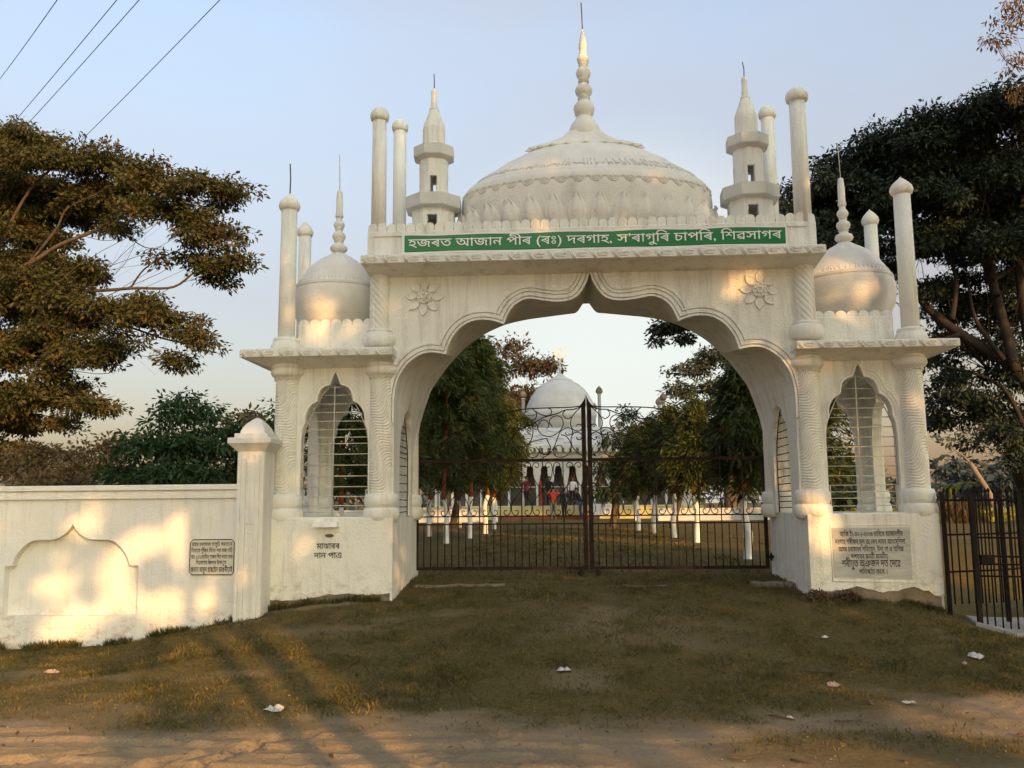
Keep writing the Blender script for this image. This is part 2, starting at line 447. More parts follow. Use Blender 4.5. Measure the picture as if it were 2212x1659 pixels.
def catmull(pts, k=5, closed=False):
    pts = [Vector(p) for p in pts]; out = []; n = len(pts)
    for i in range(n if closed else n - 1):
        p0 = pts[(i - 1) % n] if (closed or i > 0) else pts[0]
        p1 = pts[i]; p2 = pts[(i + 1) % n]
        p3 = pts[(i + 2) % n] if (closed or i + 2 < n) else pts[-1]
        for j in range(k):
            t = j / k
            out.append(0.5 * ((2 * p1) + (p2 - p0) * t + (2 * p0 - 5 * p1 + 4 * p2 - p3) * t * t + (3 * p1 - p0 - 3 * p2 + p3) * t ** 3))
    if not closed: out.append(pts[-1].copy())
    return out
def vnoise(x, y, s=0):
    """smooth value noise, vectorised"""
    x = np.asarray(x, float); y = np.asarray(y, float)
    xi = np.floor(x).astype(np.int64); yi = np.floor(y).astype(np.int64)
    xf = x - xi; yf = y - yi
    def h(a, b):
        k = (a * 374761393 + b * 668265263 + s * 974634777) & 0x7fffffff
        k = ((k ^ (k >> 13)) * 1274126177) & 0x7fffffff
        return ((k ^ (k >> 16)) & 0xffff) / 65535.0
    u = xf * xf * (3 - 2 * xf); w = yf * yf * (3 - 2 * yf)
    return (h(xi, yi) * (1 - u) + h(xi + 1, yi) * u) * (1 - w) + (h(xi, yi + 1) * (1 - u) + h(xi + 1, yi + 1) * u) * w
def fbm(x, y, s=0, o=4):
    t = 0; a = 0.5
    for i in range(o):
        t = t + a * vnoise(x * 2 ** i, y * 2 ** i, s + i * 17); a *= 0.5
    return t / (1 - 0.5 ** o)

# ------------------------------------------------------------------ lettering
def lettering(name, text, x0, x1, zbase, y, mat, parent, cap=None, bold=0.0, extra=None, slope=0.0, words=True):
    """Bengali-Assamese lettering laid on a wall facing -Y, fitted between x0 and x1; cap = height of the letters"""
    cu = bpy.data.curves.new("t", "FONT"); cu.body = text; cu.size = 1.0
    ob = bpy.data.objects.new("t", cu); COL.objects.link(ob)
    bpy.context.view_layer.update()
    dg = bpy.context.evaluated_depsgraph_get()
    c2 = ob.evaluated_get(dg).to_curve(dg)
    loops = []
    for sp in c2.splines:
        bp = sp.bezier_points; L = []
        n = len(bp)
        for i in range(n):
            a = bp[i]; b = bp[(i + 1) % n]
            p0, p1, p2, p3 = a.co, a.handle_right, b.handle_left, b.co
            straight = ((p1 - p0).cross(p3 - p0).length < 1e-5 and (p2 - p0).cross(p3 - p0).length < 1e-5)
            K = 1 if straight else 4
            for k in range(K):
                t = k / K
                q = p0 * (1 - t) ** 3 + p1 * 3 * t * (1 - t) ** 2 + p2 * 3 * t * t * (1 - t) + p3 * t ** 3
                L.append((q.x, q.y))
        if len(L) > 2: loops.append(L)
    bpy.data.objects.remove(ob)
    xs = [p[0] for L in loops for p in L]
    lo, hi = min(xs), max(xs)
    sx = (x1 - x0) / (hi - lo)
    sz = sx if cap is None else cap / 0.62
    # group the outlines into words (split at blanks)
    items = sorted(loops, key=lambda L: min(p[0] for p in L))
    groups = []; right = -1e9
    for L in items:
        a = min(p[0] for p in L); b = max(p[0] for p in L)
        if not groups or (words and a > right + 0.16): groups.append([])
        groups[-1].append(L); right = max(right, b)
    def wind(x, y, Ls):
        w = 0
        for L in Ls:
            n = len(L)
            for i in range(n):
                (ax, ay), (bx, by) = L[i - 1], L[i]
                if ay <= y:
                    if by > y and (bx - ax) * (y - ay) - (x - ax) * (by - ay) > 0: w += 1
                elif by <= y and (bx - ax) * (y - ay) - (x - ax) * (by - ay) < 0: w -= 1
        return w
    def fat(Q):
        R = []; n = len(Q)
        ar = sum(Q[k - 1][0] * Q[k][1] - Q[k][0] * Q[k - 1][1] for k in range(n))
        sg = 1 if ar > 0 else -1
        for k in range(n):
            a = Vector(Q[k - 1]); b = Vector(Q[(k + 1) % n]); d = b - a
            if d.length < 1e-9: R.append(Q[k]); continue
            nn = Vector((d.y, -d.x)).normalized() * bold * sg
            R.append((Q[k][0] + nn.x, Q[k][1] + nn.y))
        return R
    out = []
    for gi, G in enumerate(groups):
        mb = MB()
        sub = []; right = -1e9           # clusters of touching outlines inside the word
        for L in G:
            a = min(p[0] for p in L); b = max(p[0] for p in L)
            if not sub or a > right: sub.append([])
            sub[-1].append(L); right = max(right, b)
        for Ls in sub:
            if bold: Ls = [fat(L) for L in Ls]
            vv = []; ee = []
            for L in Ls:
                o = len(vv); n = len(L); vv += [Vector(p) for p in L]; ee += [(o + i, o + (i + 1) % n) for i in range(n)]
            r = delaunay_2d_cdt(vv, ee, [], 0, 1e-5)
            o = len(mb.v)
            mb.v += [(x0 + (q.x - lo) * sx, y, zbase + q.y * sz + (q.x - lo) * sx * slope) for q in r[0]]
            for t in r[2]:
                cx = sum(r[0][k].x for k in t) / len(t); cy = sum(r[0][k].y for k in t) / len(t)
                if wind(cx, cy, Ls) != 0: mb.face([o + k for k in t])
        if extra and gi == len(groups) - 1:
            for (a0, a1, b0, b1) in extra:      # extra head-line strokes
                X0 = x0 + (x1 - x0) * a0; X1 = x0 + (x1 - x0) * a1
                o = len(mb.v); mb.v += [(X0, y - 0.0012, zbase + b0 * sz), (X1, y - 0.0012, zbase + b0 * sz), (X1, y - 0.0012, zbase + b1 * sz), (X0, y - 0.0012, zbase + b1 * sz)]
                mb.face((o, o + 1, o + 2, o + 3))
        out.append(part(name, mb, mat, parent, fix=False))
    return out
# ================================================================== ground
GY = np.array([-60, -5.2, -4.0, -3.0, -2.0, -1.0, 0.0, 1.0, 1.7, 5.0, 25.0, 40.0, 60.0, 900.0])
GZ = np.array([0.0, 0.0, 0.03, 0.115, 0.24, 0.38, 0.50, 0.59, 0.625, 0.66, 0.70, 0.78, 0.80, 0.80])
def ground_base(x, y):
    x = np.asarray(x, float); y = np.asarray(y, float)
    c = sum(np.interp(y + d, GY, GZ) for d in (-0.5, -0.25, 0, 0.25, 0.5)) / 5
    l = smoothstep(-5.7, -2.5, x); r = 1 - 0.72 * smoothstep(3.5, 5.3, x)
    fac = np.minimum(l, r)
    k = smoothstep(1.5, 6.0, y)
    lowered = c * fac - 0.05 * smoothstep(-4.5, -7.5, x) * smoothstep(-4.5, -1.5, y)
    return lowered * (1 - k) + c * k
def dirtness(x, y):
    """1 = bare earth of the lane, 0 = turf"""
    n = fbm(x * 0.9, y * 1.6, 3, 5) - 0.5
    n2 = fbm(x * 3.1, y * 5.0, 9, 3) - 0.5
    edge = -4.15 + 0.12 * np.sin(x * 0.5 + 1) + 0.42 * smoothstep(0.5, 3.4, x)
    d = smoothstep(-0.45, 0.45, (edge - y) + n * 1.5 + n2 * 0.5)
    # a worn turf patch inside the lane at lower right
    p = ((x - 1.95) / 1.15) ** 2 + ((y + 4.85) / 0.42) ** 2
    d = d * (1 - 0.8 * smoothstep(1.5, 0.35, p + n * 1.6))
    # bare trodden spots
    p2 = ((x + 2.9) / 0.8) ** 2 + ((y + 0.15) / 0.3) ** 2
    d = np.maximum(d, 0.75 * smoothstep(1.3, 0.5, p2 + n))
    # a trodden way up to the gate and scattered thin spots
    w = fbm(x * 1.3 + 5, y * 1.3, 55, 4)
    track = smoothstep(1.5, 0.2, np.abs(x - 0.45 + 0.25 * np.sin(y * 1.1))) * smoothstep(0.46, 0.70, w) * 0.42
    spots = smoothstep(0.60, 0.74, fbm(x * 0.8, y * 1.4, 66, 5)) * 0.38
    d = np.maximum(d, np.maximum(track, spots) * smoothstep(2.0, 0.5, y))
    return np.clip(d, 0, 1)
def ground_z(x, y):
    z = ground_base(x, y)
    b = (fbm(x * 1.7, y * 1.7, 21, 3) - 0.5) * 0.05 + (fbm(x * 9, y * 9, 31, 3) - 0.5) * 0.022
    near = smoothstep(9.0, 4.0, np.abs(y + 2)) * (0.35 + 0.65 * smoothstep(-4.6, -3.6, y))
    z = z + b * near
    return z
def tyre(x, y):
    """ruts and tread prints pressed into the soft earth"""
    z = np.zeros_like(x)
    def rut(x0, y0, x1, y1, w, dep, tread=0.0):
        nonlocal z
        dx, dy = x1 - x0, y1 - y0; L = math.hypot(dx, dy); dx /= L; dy /= L
        t = (x - x0) * dx + (y - y0) * dy; s = -(x - x0) * dy + (y - y0) * dx
        s = s + 0.05 * np.sin(t * 2.1)
        m = smoothstep(w, w * 0.6, np.abs(s)) * smoothstep(-0.1, 0.15, t) * smoothstep(L + 0.1, L - 0.15, t)
        z = z - m * dep
        z = z + smoothstep(w * 1.5, w * 1.1, np.abs(s)) * smoothstep(w * 0.8, w * 1.05, np.abs(s)) * dep * 0.7 * smoothstep(-0.1, 0.15, t) * smoothstep(L + 0.1, L - 0.15, t)
        if tread: z = z + m * tread * (np.sin(t * 62 + np.sign(s) * 1.2 + np.abs(s) * 25) > 0.1)
    rut(-5.5, -4.75, 0.2, -4.9, 0.10, 0.016)
    rut(-5.5, -5.2, 1.5, -5.45, 0.12, 0.020, 0.008)
    rut(-3.2, -5.6, -1.6, -4.4, 0.07, 0.018)
    rut(-2.55, -5.7, -1.9, -4.35, 0.055, 0.018)
    rut(-1.1, -5.5, -0.35, -4.35, 0.08, 0.014, 0.010)
    rut(-0.75, -5.6, 0.1, -4.6, 0.07, 0.014, 0.010)
    rut(-4.2, -5.4, -2.2, -4.55, 0.06, 0.015)
    rut(-6, -4.5, 6, -4.75, 0.09, 0.012)
    return z

def axis_lines(segs):
    out = []
    for a, b, st in segs: out += list(np.arange(a, b, st))
    out.append(segs[-1][1]); return np.array(out)
gx = axis_lines([(-900, -200, 100), (-200, -40, 20), (-40, -9, 1.6), (-9, -6.8, 0.2), (-6.8, 6.4, 0.035), (6.4, 9, 0.2), (9, 40, 1.6), (40, 200, 20), (200, 900, 100)])
gy = axis_lines([(-300, -60, 30), (-60, -8, 2.0), (-8, -6.0, 0.2), (-6.0, -3.2, 0.028), (-3.2, 2.2, 0.06), (2.2, 12, 0.3), (12, 60, 1.5), (60, 200, 20), (200, 1200, 100)])
GXX, GYY = np.meshgrid(gx, gy)
gzz = ground_z(GXX, GYY)
dd = dirtness(GXX, GYY) * smoothstep(9, 7, np.abs(GYY + 4))
dd = np.where(GYY < -6, 1.0, dd)
sel = (GYY < -3.9) & (GYY > -6.2) & (np.abs(GXX) < 6.8)
gzz = np.where(sel, gzz + tyre(GXX, GYY) * smoothstep(0.4, 0.9, dd), gzz)
gzz = gzz + np.where(np.abs(GXX) < 7, (fbm(GXX * 22, GYY * 22, 5, 2) - 0.5) * 0.012 * (1 - dd) + (fbm(GXX * 14, GYY * 14, 8, 2) - 0.5) * 0.016 * dd, 0)
ny, nx = GXX.shape
me = bpy.data.meshes.new("ground")
me.vertices.add(nx * ny)
co = np.stack([GXX, GYY, gzz], -1).reshape(-1)
me.vertices.foreach_set("co", co.astype(np.float32))
ii = np.arange(nx * ny).reshape(ny, nx)
q = np.stack([ii[:-1, :-1], ii[:-1, 1:], ii[1:, 1:], ii[1:, :-1]], -1).reshape(-1, 4)
me.loops.add(q.size); me.polygons.add(len(q))
me.loops.foreach_set("vertex_index", q.reshape(-1).astype(np.int32))
me.polygons.foreach_set("loop_start", np.arange(0, q.size, 4, dtype=np.int32))
me.polygons.foreach_set("use_smooth", np.ones(len(q), bool))
me.update(calc_edges=True); me.validate()
at_d = me.attributes.new("bare", "FLOAT", "POINT")
at_d.data.foreach_set("value", dd.reshape(-1).astype(np.float32))

gm, n, l, b = new_mat("earth_and_turf")
geo = n.new("ShaderNodeNewGeometry")
atn = n.new("ShaderNodeAttribute"); atn.attribute_name = "bare"
def rampnode(src, c1, c2, p1=0.3, p2=0.7):
    r = n.new("ShaderNodeValToRGB"); r.color_ramp.elements[0].position = p1; r.color_ramp.elements[1].position = p2
    r.color_ramp.elements[0].color = (*c1, 1); r.color_ramp.elements[1].color = (*c2, 1); l.new(src, r.inputs[0]); return r.outputs[0]
def nz(scale, detail=6, stretch=None, rough=0.6):
    t = n.new("ShaderNodeTexNoise"); t.inputs["Scale"].default_value = scale; t.inputs["Detail"].default_value = detail; t.inputs["Roughness"].default_value = rough
    if stretch:
        mp = n.new("ShaderNodeMapping"); mp.inputs["Scale"].default_value = stretch; l.new(geo.outputs["Position"], mp.inputs[0]); l.new(mp.outputs[0], t.inputs["Vector"])
    else: l.new(geo.outputs["Position"], t.inputs["Vector"])
    return t.outputs["Fac"]
turf = rampnode(nz(1.1, 8), (0.068, 0.058, 0.017), (0.150, 0.108, 0.040))
turf2 = rampnode(nz(26, 5), (0.032, 0.033, 0.009), (0.18, 0.135, 0.056))
mx = n.new("ShaderNodeMix"); mx.data_type = "RGBA"; mx.inputs["Factor"].default_value = 0.5; l.new(turf, mx.inputs["A"]); l.new(turf2, mx.inputs["B"])
dirt = rampnode(nz(1.4, 8, (0.6, 2.0, 1)), (0.205, 0.158, 0.092), (0.305, 0.238, 0.145))
dirt2 = rampnode(nz(40, 6), (0.15, 0.112, 0.068), (0.37, 0.29, 0.19), 0.25, 0.75)
mx2 = n.new("ShaderNodeMix"); mx2.data_type = "RGBA"; mx2.inputs["Factor"].default_value = 0.35; l.new(dirt, mx2.inputs["A"]); l.new(dirt2, mx2.inputs["B"])
mx3 = n.new("ShaderNodeMix"); mx3.data_type = "RGBA"; l.new(atn.outputs["Fac"], mx3.inputs["Factor"]); l.new(mx.outputs["Result"], mx3.inputs["A"]); l.new(mx2.outputs["Result"], mx3.inputs["B"])
l.new(mx3.outputs["Result"], b.inputs["Base Color"])
b.inputs["Roughness"].default_value = 0.97; b.inputs["Specular IOR Level"].default_value = 0.1
bp = n.new("ShaderNodeBump"); bp.inputs["Strength"].default_value = 0.6; bp.inputs["Distance"].default_value = 0.02
l.new(nz(55, 5), bp.inputs["Height"]); l.new(bp.outputs[0], b.inputs["Normal"])
me.materials.append(gm)
ground = bpy.data.objects.new("ground", me)
link(ground); tag(ground, "dry grassy mound and bare sandy lane in front of the gateway", None, None, "structure")

def gz1(x, y): return float(ground_z(np.array([x]), np.array([y]))[0])

# concrete apron under the iron fence, low cement threshold before the gate
mb = MB()
pts = [(4.45, -0.75), (4.75, -0.95), (5.3, -1.02), (6.6, -1.0), (6.6, 0.35), (5.0, 0.35), (4.62, -0.1)]
o = len(mb.v)
for (x, y) in pts: mb.v.append((x, y, gz1(x, y) + 0.035))
for (x, y) in pts: mb.v.append((x, y, gz1(x, y) - 0.10))
mb.face(range(len(pts)))
for i in range(len(pts)): mb.face((i, (i + 1) % len(pts), len(pts) + (i + 1) % len(pts), len(pts) + i))
tag(part("concrete_apron", mb, "slab", None), "grey concrete apron under the black iron fence", None, None, "structure")
mb = MB()
def strip(x0, x1, y0, y1, h):
    n = 24
    o = len(mb.v)
    for i in range(n + 1):
        x = x0 + (x1 - x0) * i / n; j = 0.03 * math.sin(i * 1.7) * (1 if 0 < i < n else 0)
        g = gz1(x, (y0 + y1) / 2)
        mb.v += [(x, y0 + j, g - 0.05), (x, y0 + j, g + h * (0.7 + 0.3 * math.sin(i * 2.3))), (x, y1, g + h), (x, y1, g - 0.05)]
    for i in range(n):
        a = o + i * 4
        for k in range(3): mb.face((a + k, a + k + 1, a + 5 + k, a + 4 + k))
    mb.face((o, o + 1, o + 2, o + 3)); mb.face((o + 4 * n + 3, o + 4 * n + 2, o + 4 * n + 1, o + 4 * n))
strip(-1.9, -0.75, 0.66, 0.76, 0.02); strip(0.75, 1.3, 0.66, 0.74, 0.015); strip(2.35, 2.95, 0.5, 0.75, 0.05)
tag(part("threshold", mb, "plinth", None), "broken cement threshold across the gateway floor", None, None, "structure")
# ================================================================== gateway
XC = 0.385
def mir(x): return 2 * XC - x
gateway = thing("gateway", "white domed ceremonial gateway with a cusped arch and two side pavilions", "gateway", (XC, 0.8, 0.5))

# --- pavilion bases
def base_block(x0, x1, label, zb_front, ragged):
    mb = MB()
    y0, y1 = -0.20, 1.75
    zt = 1.45
    n = 26
    # front face with the uneven lower paint edge
    low = []
    for i in range(n + 1):
        x = x0 + (x1 - x0) * i / n
        low.append((x, zb_front(i / n) + ragged * (random.random() - 0.5)))
    poly = [(x1, zt), (x0, zt)] + low
    mb.prism(poly, [], y0, y0 + 0.02)
    mb.box(x0 + 0.001, x1 - 0.001, y0 + 0.018, y1, 0.25, zt - 0.001)
    return part("pavilion_base", mb, "white", gateway)
base_l = base_block(-3.53, -2.03, "", lambda t: 0.50 + 0.09 * t ** 1.4 - 0.02 * math.sin(t * 9), 0.02)
base_r = base_block(2.86, 4.36, "", lambda t: 0.60 - 0.02 * t - 0.05 * (t > 0.72) * (t - 0.72) / 0.28 - 0.03 * math.sin(t * 14), 0.035)
# bare cement footing below the paint
for (x0, x1) in ((-3.50, -2.06), (2.88, 4.33)):
    mb = MB(); n = 30
    y = -0.185
    o = len(mb.v)
    mb.box(x0, x1, y, 1.6, 0.05, 0.70)
    for i in range(26):       # crumbling mortar lumps
        cx = x0 + 0.05 + (x1 - x0 - 0.1) * random.random(); cz = 0.30 + 0.16 * random.random(); s = 0.012 + 0.02 * random.random()
        mb.lathe([(0, cz - s), (s * 1.3, cz - s * 0.4), (s * 1.1, cz + s * 0.5), (0, cz + s)], cx, y, 6, 0.7, rot=random.random())
    part("footing", mb, "plinth", gateway)

# --- columns
def wavy_shaft(r0, r1, z0, z1, amp=0.016, nth=132, nz_=230, wave=0.86, lines=0.046):
    def rf(r, z, a):
        t = (z - z0) / (z1 - z0)
        ph = (z - 0.105 * a + 0.062 * math.sin(2.3 * a + 2 * PI * (z - z0) / wave)) / lines
        g = 0.5 + 0.5 * math.cos(2 * PI * ph)
        return r + amp * (min(1.0, g * 2.2) - 0.9) * (1 if 0.02 < t < 0.98 else 0)
    mb = MB()
    prof = [(r0 + (r1 - r0) * i / nz_, z0 + (z1 - z0) * i / nz_) for i in range(nz_ + 1)]
    # the carved field covers the front, plain strip on the sides
    def rf2(r, z, a):
        d = abs(((a + PI / 2 + PI) % (2 * PI)) - PI)      # angle from -Y
        return rf(r, z, (a + PI / 2 + PI) % (2 * PI) - PI) if d < 1.05 else (r - 0.006 if d < 1.2 else r)
    mb.lathe(prof, 0, 0, nth, rfun=rf2)
    return mb
def lobed(r, z, a): return r * (1 + 0.022 * math.cos(a * 16))
col_shaft = wavy_shaft(0.158, 0.152, 1.70, 3.19).mesh("shaft", "white")
col_base_mb = MB()
col_base_mb.lathe([(0.165, 1.74), (0.19, 1.735), (0.207, 1.69), (0.210, 1.63), (0.195, 1.58), (0.178, 1.565)], 0, 0, 36)
col_base_mb.lathe([(0.178, 1.575), (0.205, 1.565), (0.222, 1.53), (0.224, 1.47), (0.205, 1.42), (0.175, 1.395), (0.10, 1.39)], 0, 0, 48, rfun=lambda r, z, a: r * (1 + 0.014 * math.cos(a * 14 + z * 30)))
col_base = col_base_mb.mesh("column_base", "white")
cap_mb = MB()
cap_mb.lathe([(0.16, 3.16), (0.172, 3.165), (0.172, 3.19), (0.195, 3.20), (0.216, 3.235), (0.212, 3.285), (0.2, 3.295), (0.216, 3.305), (0.218, 3.34), (0.205, 3.35), (0.2, 3.46)], 0, 0, 36)
for k in range(14):
    a = 2 * PI * k / 14
    cap_mb.lathe([(0, 3.145), (0.012, 3.15), (0.014, 3.16), (0.006, 3.175)], 0.162 * math.cos(a), 0.162 * math.sin(a), 6)
col_cap = cap_mb.mesh("capital", "white")
def column(x, y):
    s = piece("column", col_shaft, gateway, (x, y, 0))
    for nm, m in (("column_base", col_base), ("capital", col_cap)):
        o = bpy.data.objects.new(nm, m); COL.objects.link(o); o.parent = s
    return s
COLX = [-3.40, -2.21, mir(-2.21), mir(-3.40) + 0.03]
for x in COLX:
    column(x, 0.0); column(x + (0.06 if x == COLX[1] else -0.06 if x == COLX[2] else 0), 1.5)

# --- pavilion screen walls with cusped windows
WIN = [(0.0, 3.245), (0.035, 3.17), (0.066, 3.085), (0.125, 3.072), (0.18, 3.03), (0.212, 2.96), (0.225, 2.88),
       (0.285, 2.85), (0.338, 2.785), (0.37, 2.70), (0.37, 2.615), (0.405, 2.53), (0.42, 2.38), (0.42, 1.75), (0.42, 1.44)]
def win_half(z):
    zs = [p[1] for p in WIN][::-1]; ws = [p[0] for p in WIN][::-1]
    return float(np.interp(z, zs, ws))
def win_poly(c, s): return [(c - w * s, z) for w, z in WIN[::-1]] + [(c + w * s, z) for w, z in WIN[1:]]
def offset_poly(pts, d):
    out = []; n = len(pts)
    for i in range(n):
        p = Vector(pts[i]); a = Vector(pts[i - 1]) if i else p; c = Vector(pts[i + 1]) if i < n - 1 else p
        n1 = Vector((-(p - a).y, (p - a).x)); n2 = Vector((-(c - p).y, (c - p).x))
        if n1.length: n1.normalize()
        if n2.length: n2.normalize()
        m = n1 + n2
        if m.length < 1e-6: m = n1
        m.normalize()
        k = 1 / max(0.45, m.dot(n1 if n1.length else n2))
        out.append((p.x + m.x * d * k, p.y + m.y * d * k))
    return out
def offs(pts, d):
    """offset of one smooth piece to its left"""
    out = []; n = len(pts)
    for i in range(n):
        a = Vector(pts[max(i - 1, 0)]); c = Vector(pts[min(i + 1, n - 1)]); t = (c - a).normalized()
        out.append((pts[i][0] - t.y * d, pts[i][1] + t.x * d))
    return out
def seg_x(p, q, r, s_):
    d1 = (q[0] - p[0], q[1] - p[1]); d2 = (s_[0] - r[0], s_[1] - r[1]); den = d1[0] * d2[1] - d1[1] * d2[0]
    if abs(den) < 1e-12: return None
    t = ((r[0] - p[0]) * d2[1] - (r[1] - p[1]) * d2[0]) / den; u = ((r[0] - p[0]) * d1[1] - (r[1] - p[1]) * d1[0]) / den
    return (p[0] + t * d1[0], p[1] + t * d1[1]) if 0 <= t <= 1 and 0 <= u <= 1 else None
def offset_pieces(pieces, d):
    O = [offs(p, d) for p in pieces]
    for k in range(len(O) - 1):
        A, B = O[k], O[k + 1]; hit = None
        for i in range(len(A) - 2, -1, -1):
            for j in range(len(B) - 1):
                x = seg_x(A[i], A[i + 1], B[j], B[j + 1])
                if x: hit = (i, j, x); break
            if hit: break
        if hit: O[k] = A[:hit[0] + 1] + [hit[2]]; O[k + 1] = [hit[2]] + B[hit[1] + 1:]
    return O
def resample(p, n):
    s_ = [0.0]
    for a, b in zip(p[:-1], p[1:]): s_.append(s_[-1] + math.hypot(a[0] - b[0], a[1] - b[1]))
    t = np.linspace(0, s_[-1], n)
    return list(zip(np.interp(t, s_, [q[0] for q in p]), np.interp(t, s_, [q[1] for q in p])))
def band(mb, pieces, d0, d1, y0, y1, n=26):
    """raised moulding strip following an outline made of smooth pieces"""
    for A, B in zip(offset_pieces(pieces, d0), offset_pieces(pieces, d1)):
        A = resample(A, n); B = resample(B, n); o = len(mb.v)
        for (a, b) in zip(A, B):
            for (p, t) in ((a, y1), (a, y0), (b, y0), (b, y1)): mb.v.append((p[0], t, min(p[1], 4.437)))
        for i in range(n - 1):
            for k in range(3): mb.face((o + i * 4 + k, o + i * 4 + k + 1, o + i * 4 + 5 + k, o + i * 4 + 4 + k))
PAV = [(-3.40, -2.21, -2.79), (COLX[2], COLX[3], 3.585)]
for (xa, xb, xc) in PAV:
    for (yf, yb) in ((-0.05, 0.09), (1.44, 1.56)):
        mb = MB()
        wp = win_poly(xc, 1.0)
        mb.prism([(xa, 1.44)] + wp + [(xb, 1.44), (xb, 3.42), (xa, 3.42)], [], yf, yb)
        if yf < 0:
            m_ = len(WIN); LW = [(xc - w, z) for w, z in WIN[::-1]]; RW = [(xc + w, z) for w, z in WIN]
            pcs = [LW[3:5], LW[4:9], LW[8:13], LW[12:15], RW[0:3], RW[2:7], RW[6:11], RW[10:12]]
            pcs = [resample([(q.x, q.y) for q in catmull([(a, b, 0) for a, b in pc], 4)], 14) for pc in pcs]
            band(mb, pcs, 0.0, 0.020, yf - 0.014, yf + 0.01, 12)
            band(mb, pcs[1:3], 0.042, 0.054, yf - 0.010, yf + 0.01, 12); band(mb, pcs[5:7], 0.042, 0.054, yf - 0.010, yf + 0.01, 12)
            band(mb, pcs[1:3], 0.078, 0.090, yf - 0.010, yf + 0.01, 12); band(mb, pcs[5:7], 0.078, 0.090, yf - 0.010, yf + 0.01, 12)
        part("window_wall", mb, "white", gateway)
    for (x0, x1) in (((xa - 0.06, xa + 0.06),) if xc < 0 else ((xb - 0.06, xb + 0.06),)):
        mb = MB()
        wp = win_poly(0.75, 1.18)
        mb.prism([(0.08, 1.44)] + wp + [(1.45, 1.44), (1.45, 3.42), (0.08, 3.42)], [], x0, x1, axis="X")
        part("side_wall", mb, "white", gateway)
    # window sill floor
    mb = MB(); mb.box(xa - 0.1, xb + 0.1, -0.12, 1.6, 1.40, 1.462); part("sill", mb, "white", gateway)

# --- grilles
bar_mb = MB(); bar_mb.tube([(-0.5, 0, 0), (0.5, 0, 0)], 0.0065, 6); bar_h = bar_mb.mesh("bar", "grille")
bar_dark = MB().tube([(0, -0.5, 0), (0, 0.5, 0)], 0.0065, 6).mesh("bar", "iron")
for gi, (xa, xb, xc) in enumerate(PAV):
    mb = MB(); y = 0.015
    prof = [(w * 0.93 if z < 3.05 else w, z) for w, z in WIN if z < 3.12 and z > 1.8]
    # smooth inner frame (ogive) and straight sides
    fr = [(0.0, 3.10), (0.10, 3.06), (0.17, 2.98), (0.225, 2.88), (0.285, 2.77), (0.335, 2.66), (0.375, 2.56), (0.40, 2.45), (0.41, 2.3), (0.41, 1.79)]
    if gi == 0: fr = fr[1:]
    for s in (-1, 1):
        mb.tube([(xc + s * w, y, z) for w, z in fr], 0.007, 6)
        mb.tube([(xc + s * 0.385, y, 1.79), (xc + s * 0.385, y, 1.46)], 0.007, 6)
        mb.tube([(xc + s * 0.41, y, 1.79), (xc + s * 0.385, y, 1.79)], 0.007, 6)
    if gi == 0: mb.tube([(xc - 0.10, y, 3.06), (xc + 0.10, y, 3.07)], 0.007, 6)
    else:
        for s in (-1, 1): mb.tube([(xc + s * 0.06, y, 3.08), (xc + s * 0.03, y, 3.16), (xc, y, 3.21)], 0.006, 6)
    mb.tube([(xc - 0.02, y - 0.008, 3.09 if gi == 0 else 3.2), (xc - 0.03, y - 0.008, 1.46)], 0.008, 6)
    gr = part("window_grille", mb, "grille", gateway)
    zz = [2.975, 2.855, 2.745, 2.63, 2.515, 2.42, 2.33, 2.19, 2.05, 1.905, 1.79, 1.66, 1.56] if gi == 0 else [2.95, 2.83, 2.71, 2.60, 2.48, 2.36, 2.245, 2.13, 2.015, 1.90, 1.79, 1.71, 1.635, 1.545]
    if gi == 0: zz = [2.965, 2.855, 2.75, 2.64, 2.535, 2.44, 2.36, 2.23, 2.095, 1.96, 1.83, 1.71, 1.60, 1.52]
    for z in zz:
        w = float(np.interp(z, [p[1] for p in fr][::-1], [p[0] for p in fr][::-1])) if z >= 1.79 else 0.385
        piece("bar", bar_h, gr, (xc, y, z), (0, random.uniform(-0.008, 0.008), 0), (2 * w, 1, 1))
    # grille in the passage side window
    xs = -2.09 if gi == 0 else mir(-2.09)
    mb = MB()
    frs = [(w * 1.0, 1.44 + (z - 1.44) * 0.84) for w, z in fr]
    for s in (-1, 1): mb.tube([(xs, 0.75 + s * w, z) for w, z in frs] + [(xs, 0.75 + s * frs[-1][0], 1.46)], 0.007, 6)
    gr2 = part("side_grille", mb, "iron", gateway)
    for z in [1.44 + (q - 1.44) * 0.84 for q in zz]:
        w = float(np.interp(z, [p[1] for p in frs][::-1], [p[0] for p in frs][::-1])) if z >= 1.73 else 0.41
        piece("bar", bar_dark, gr2, (xs, 0.75, z), (random.uniform(-0.02, 0.02), 0, 0), (1, 2 * w, 1))

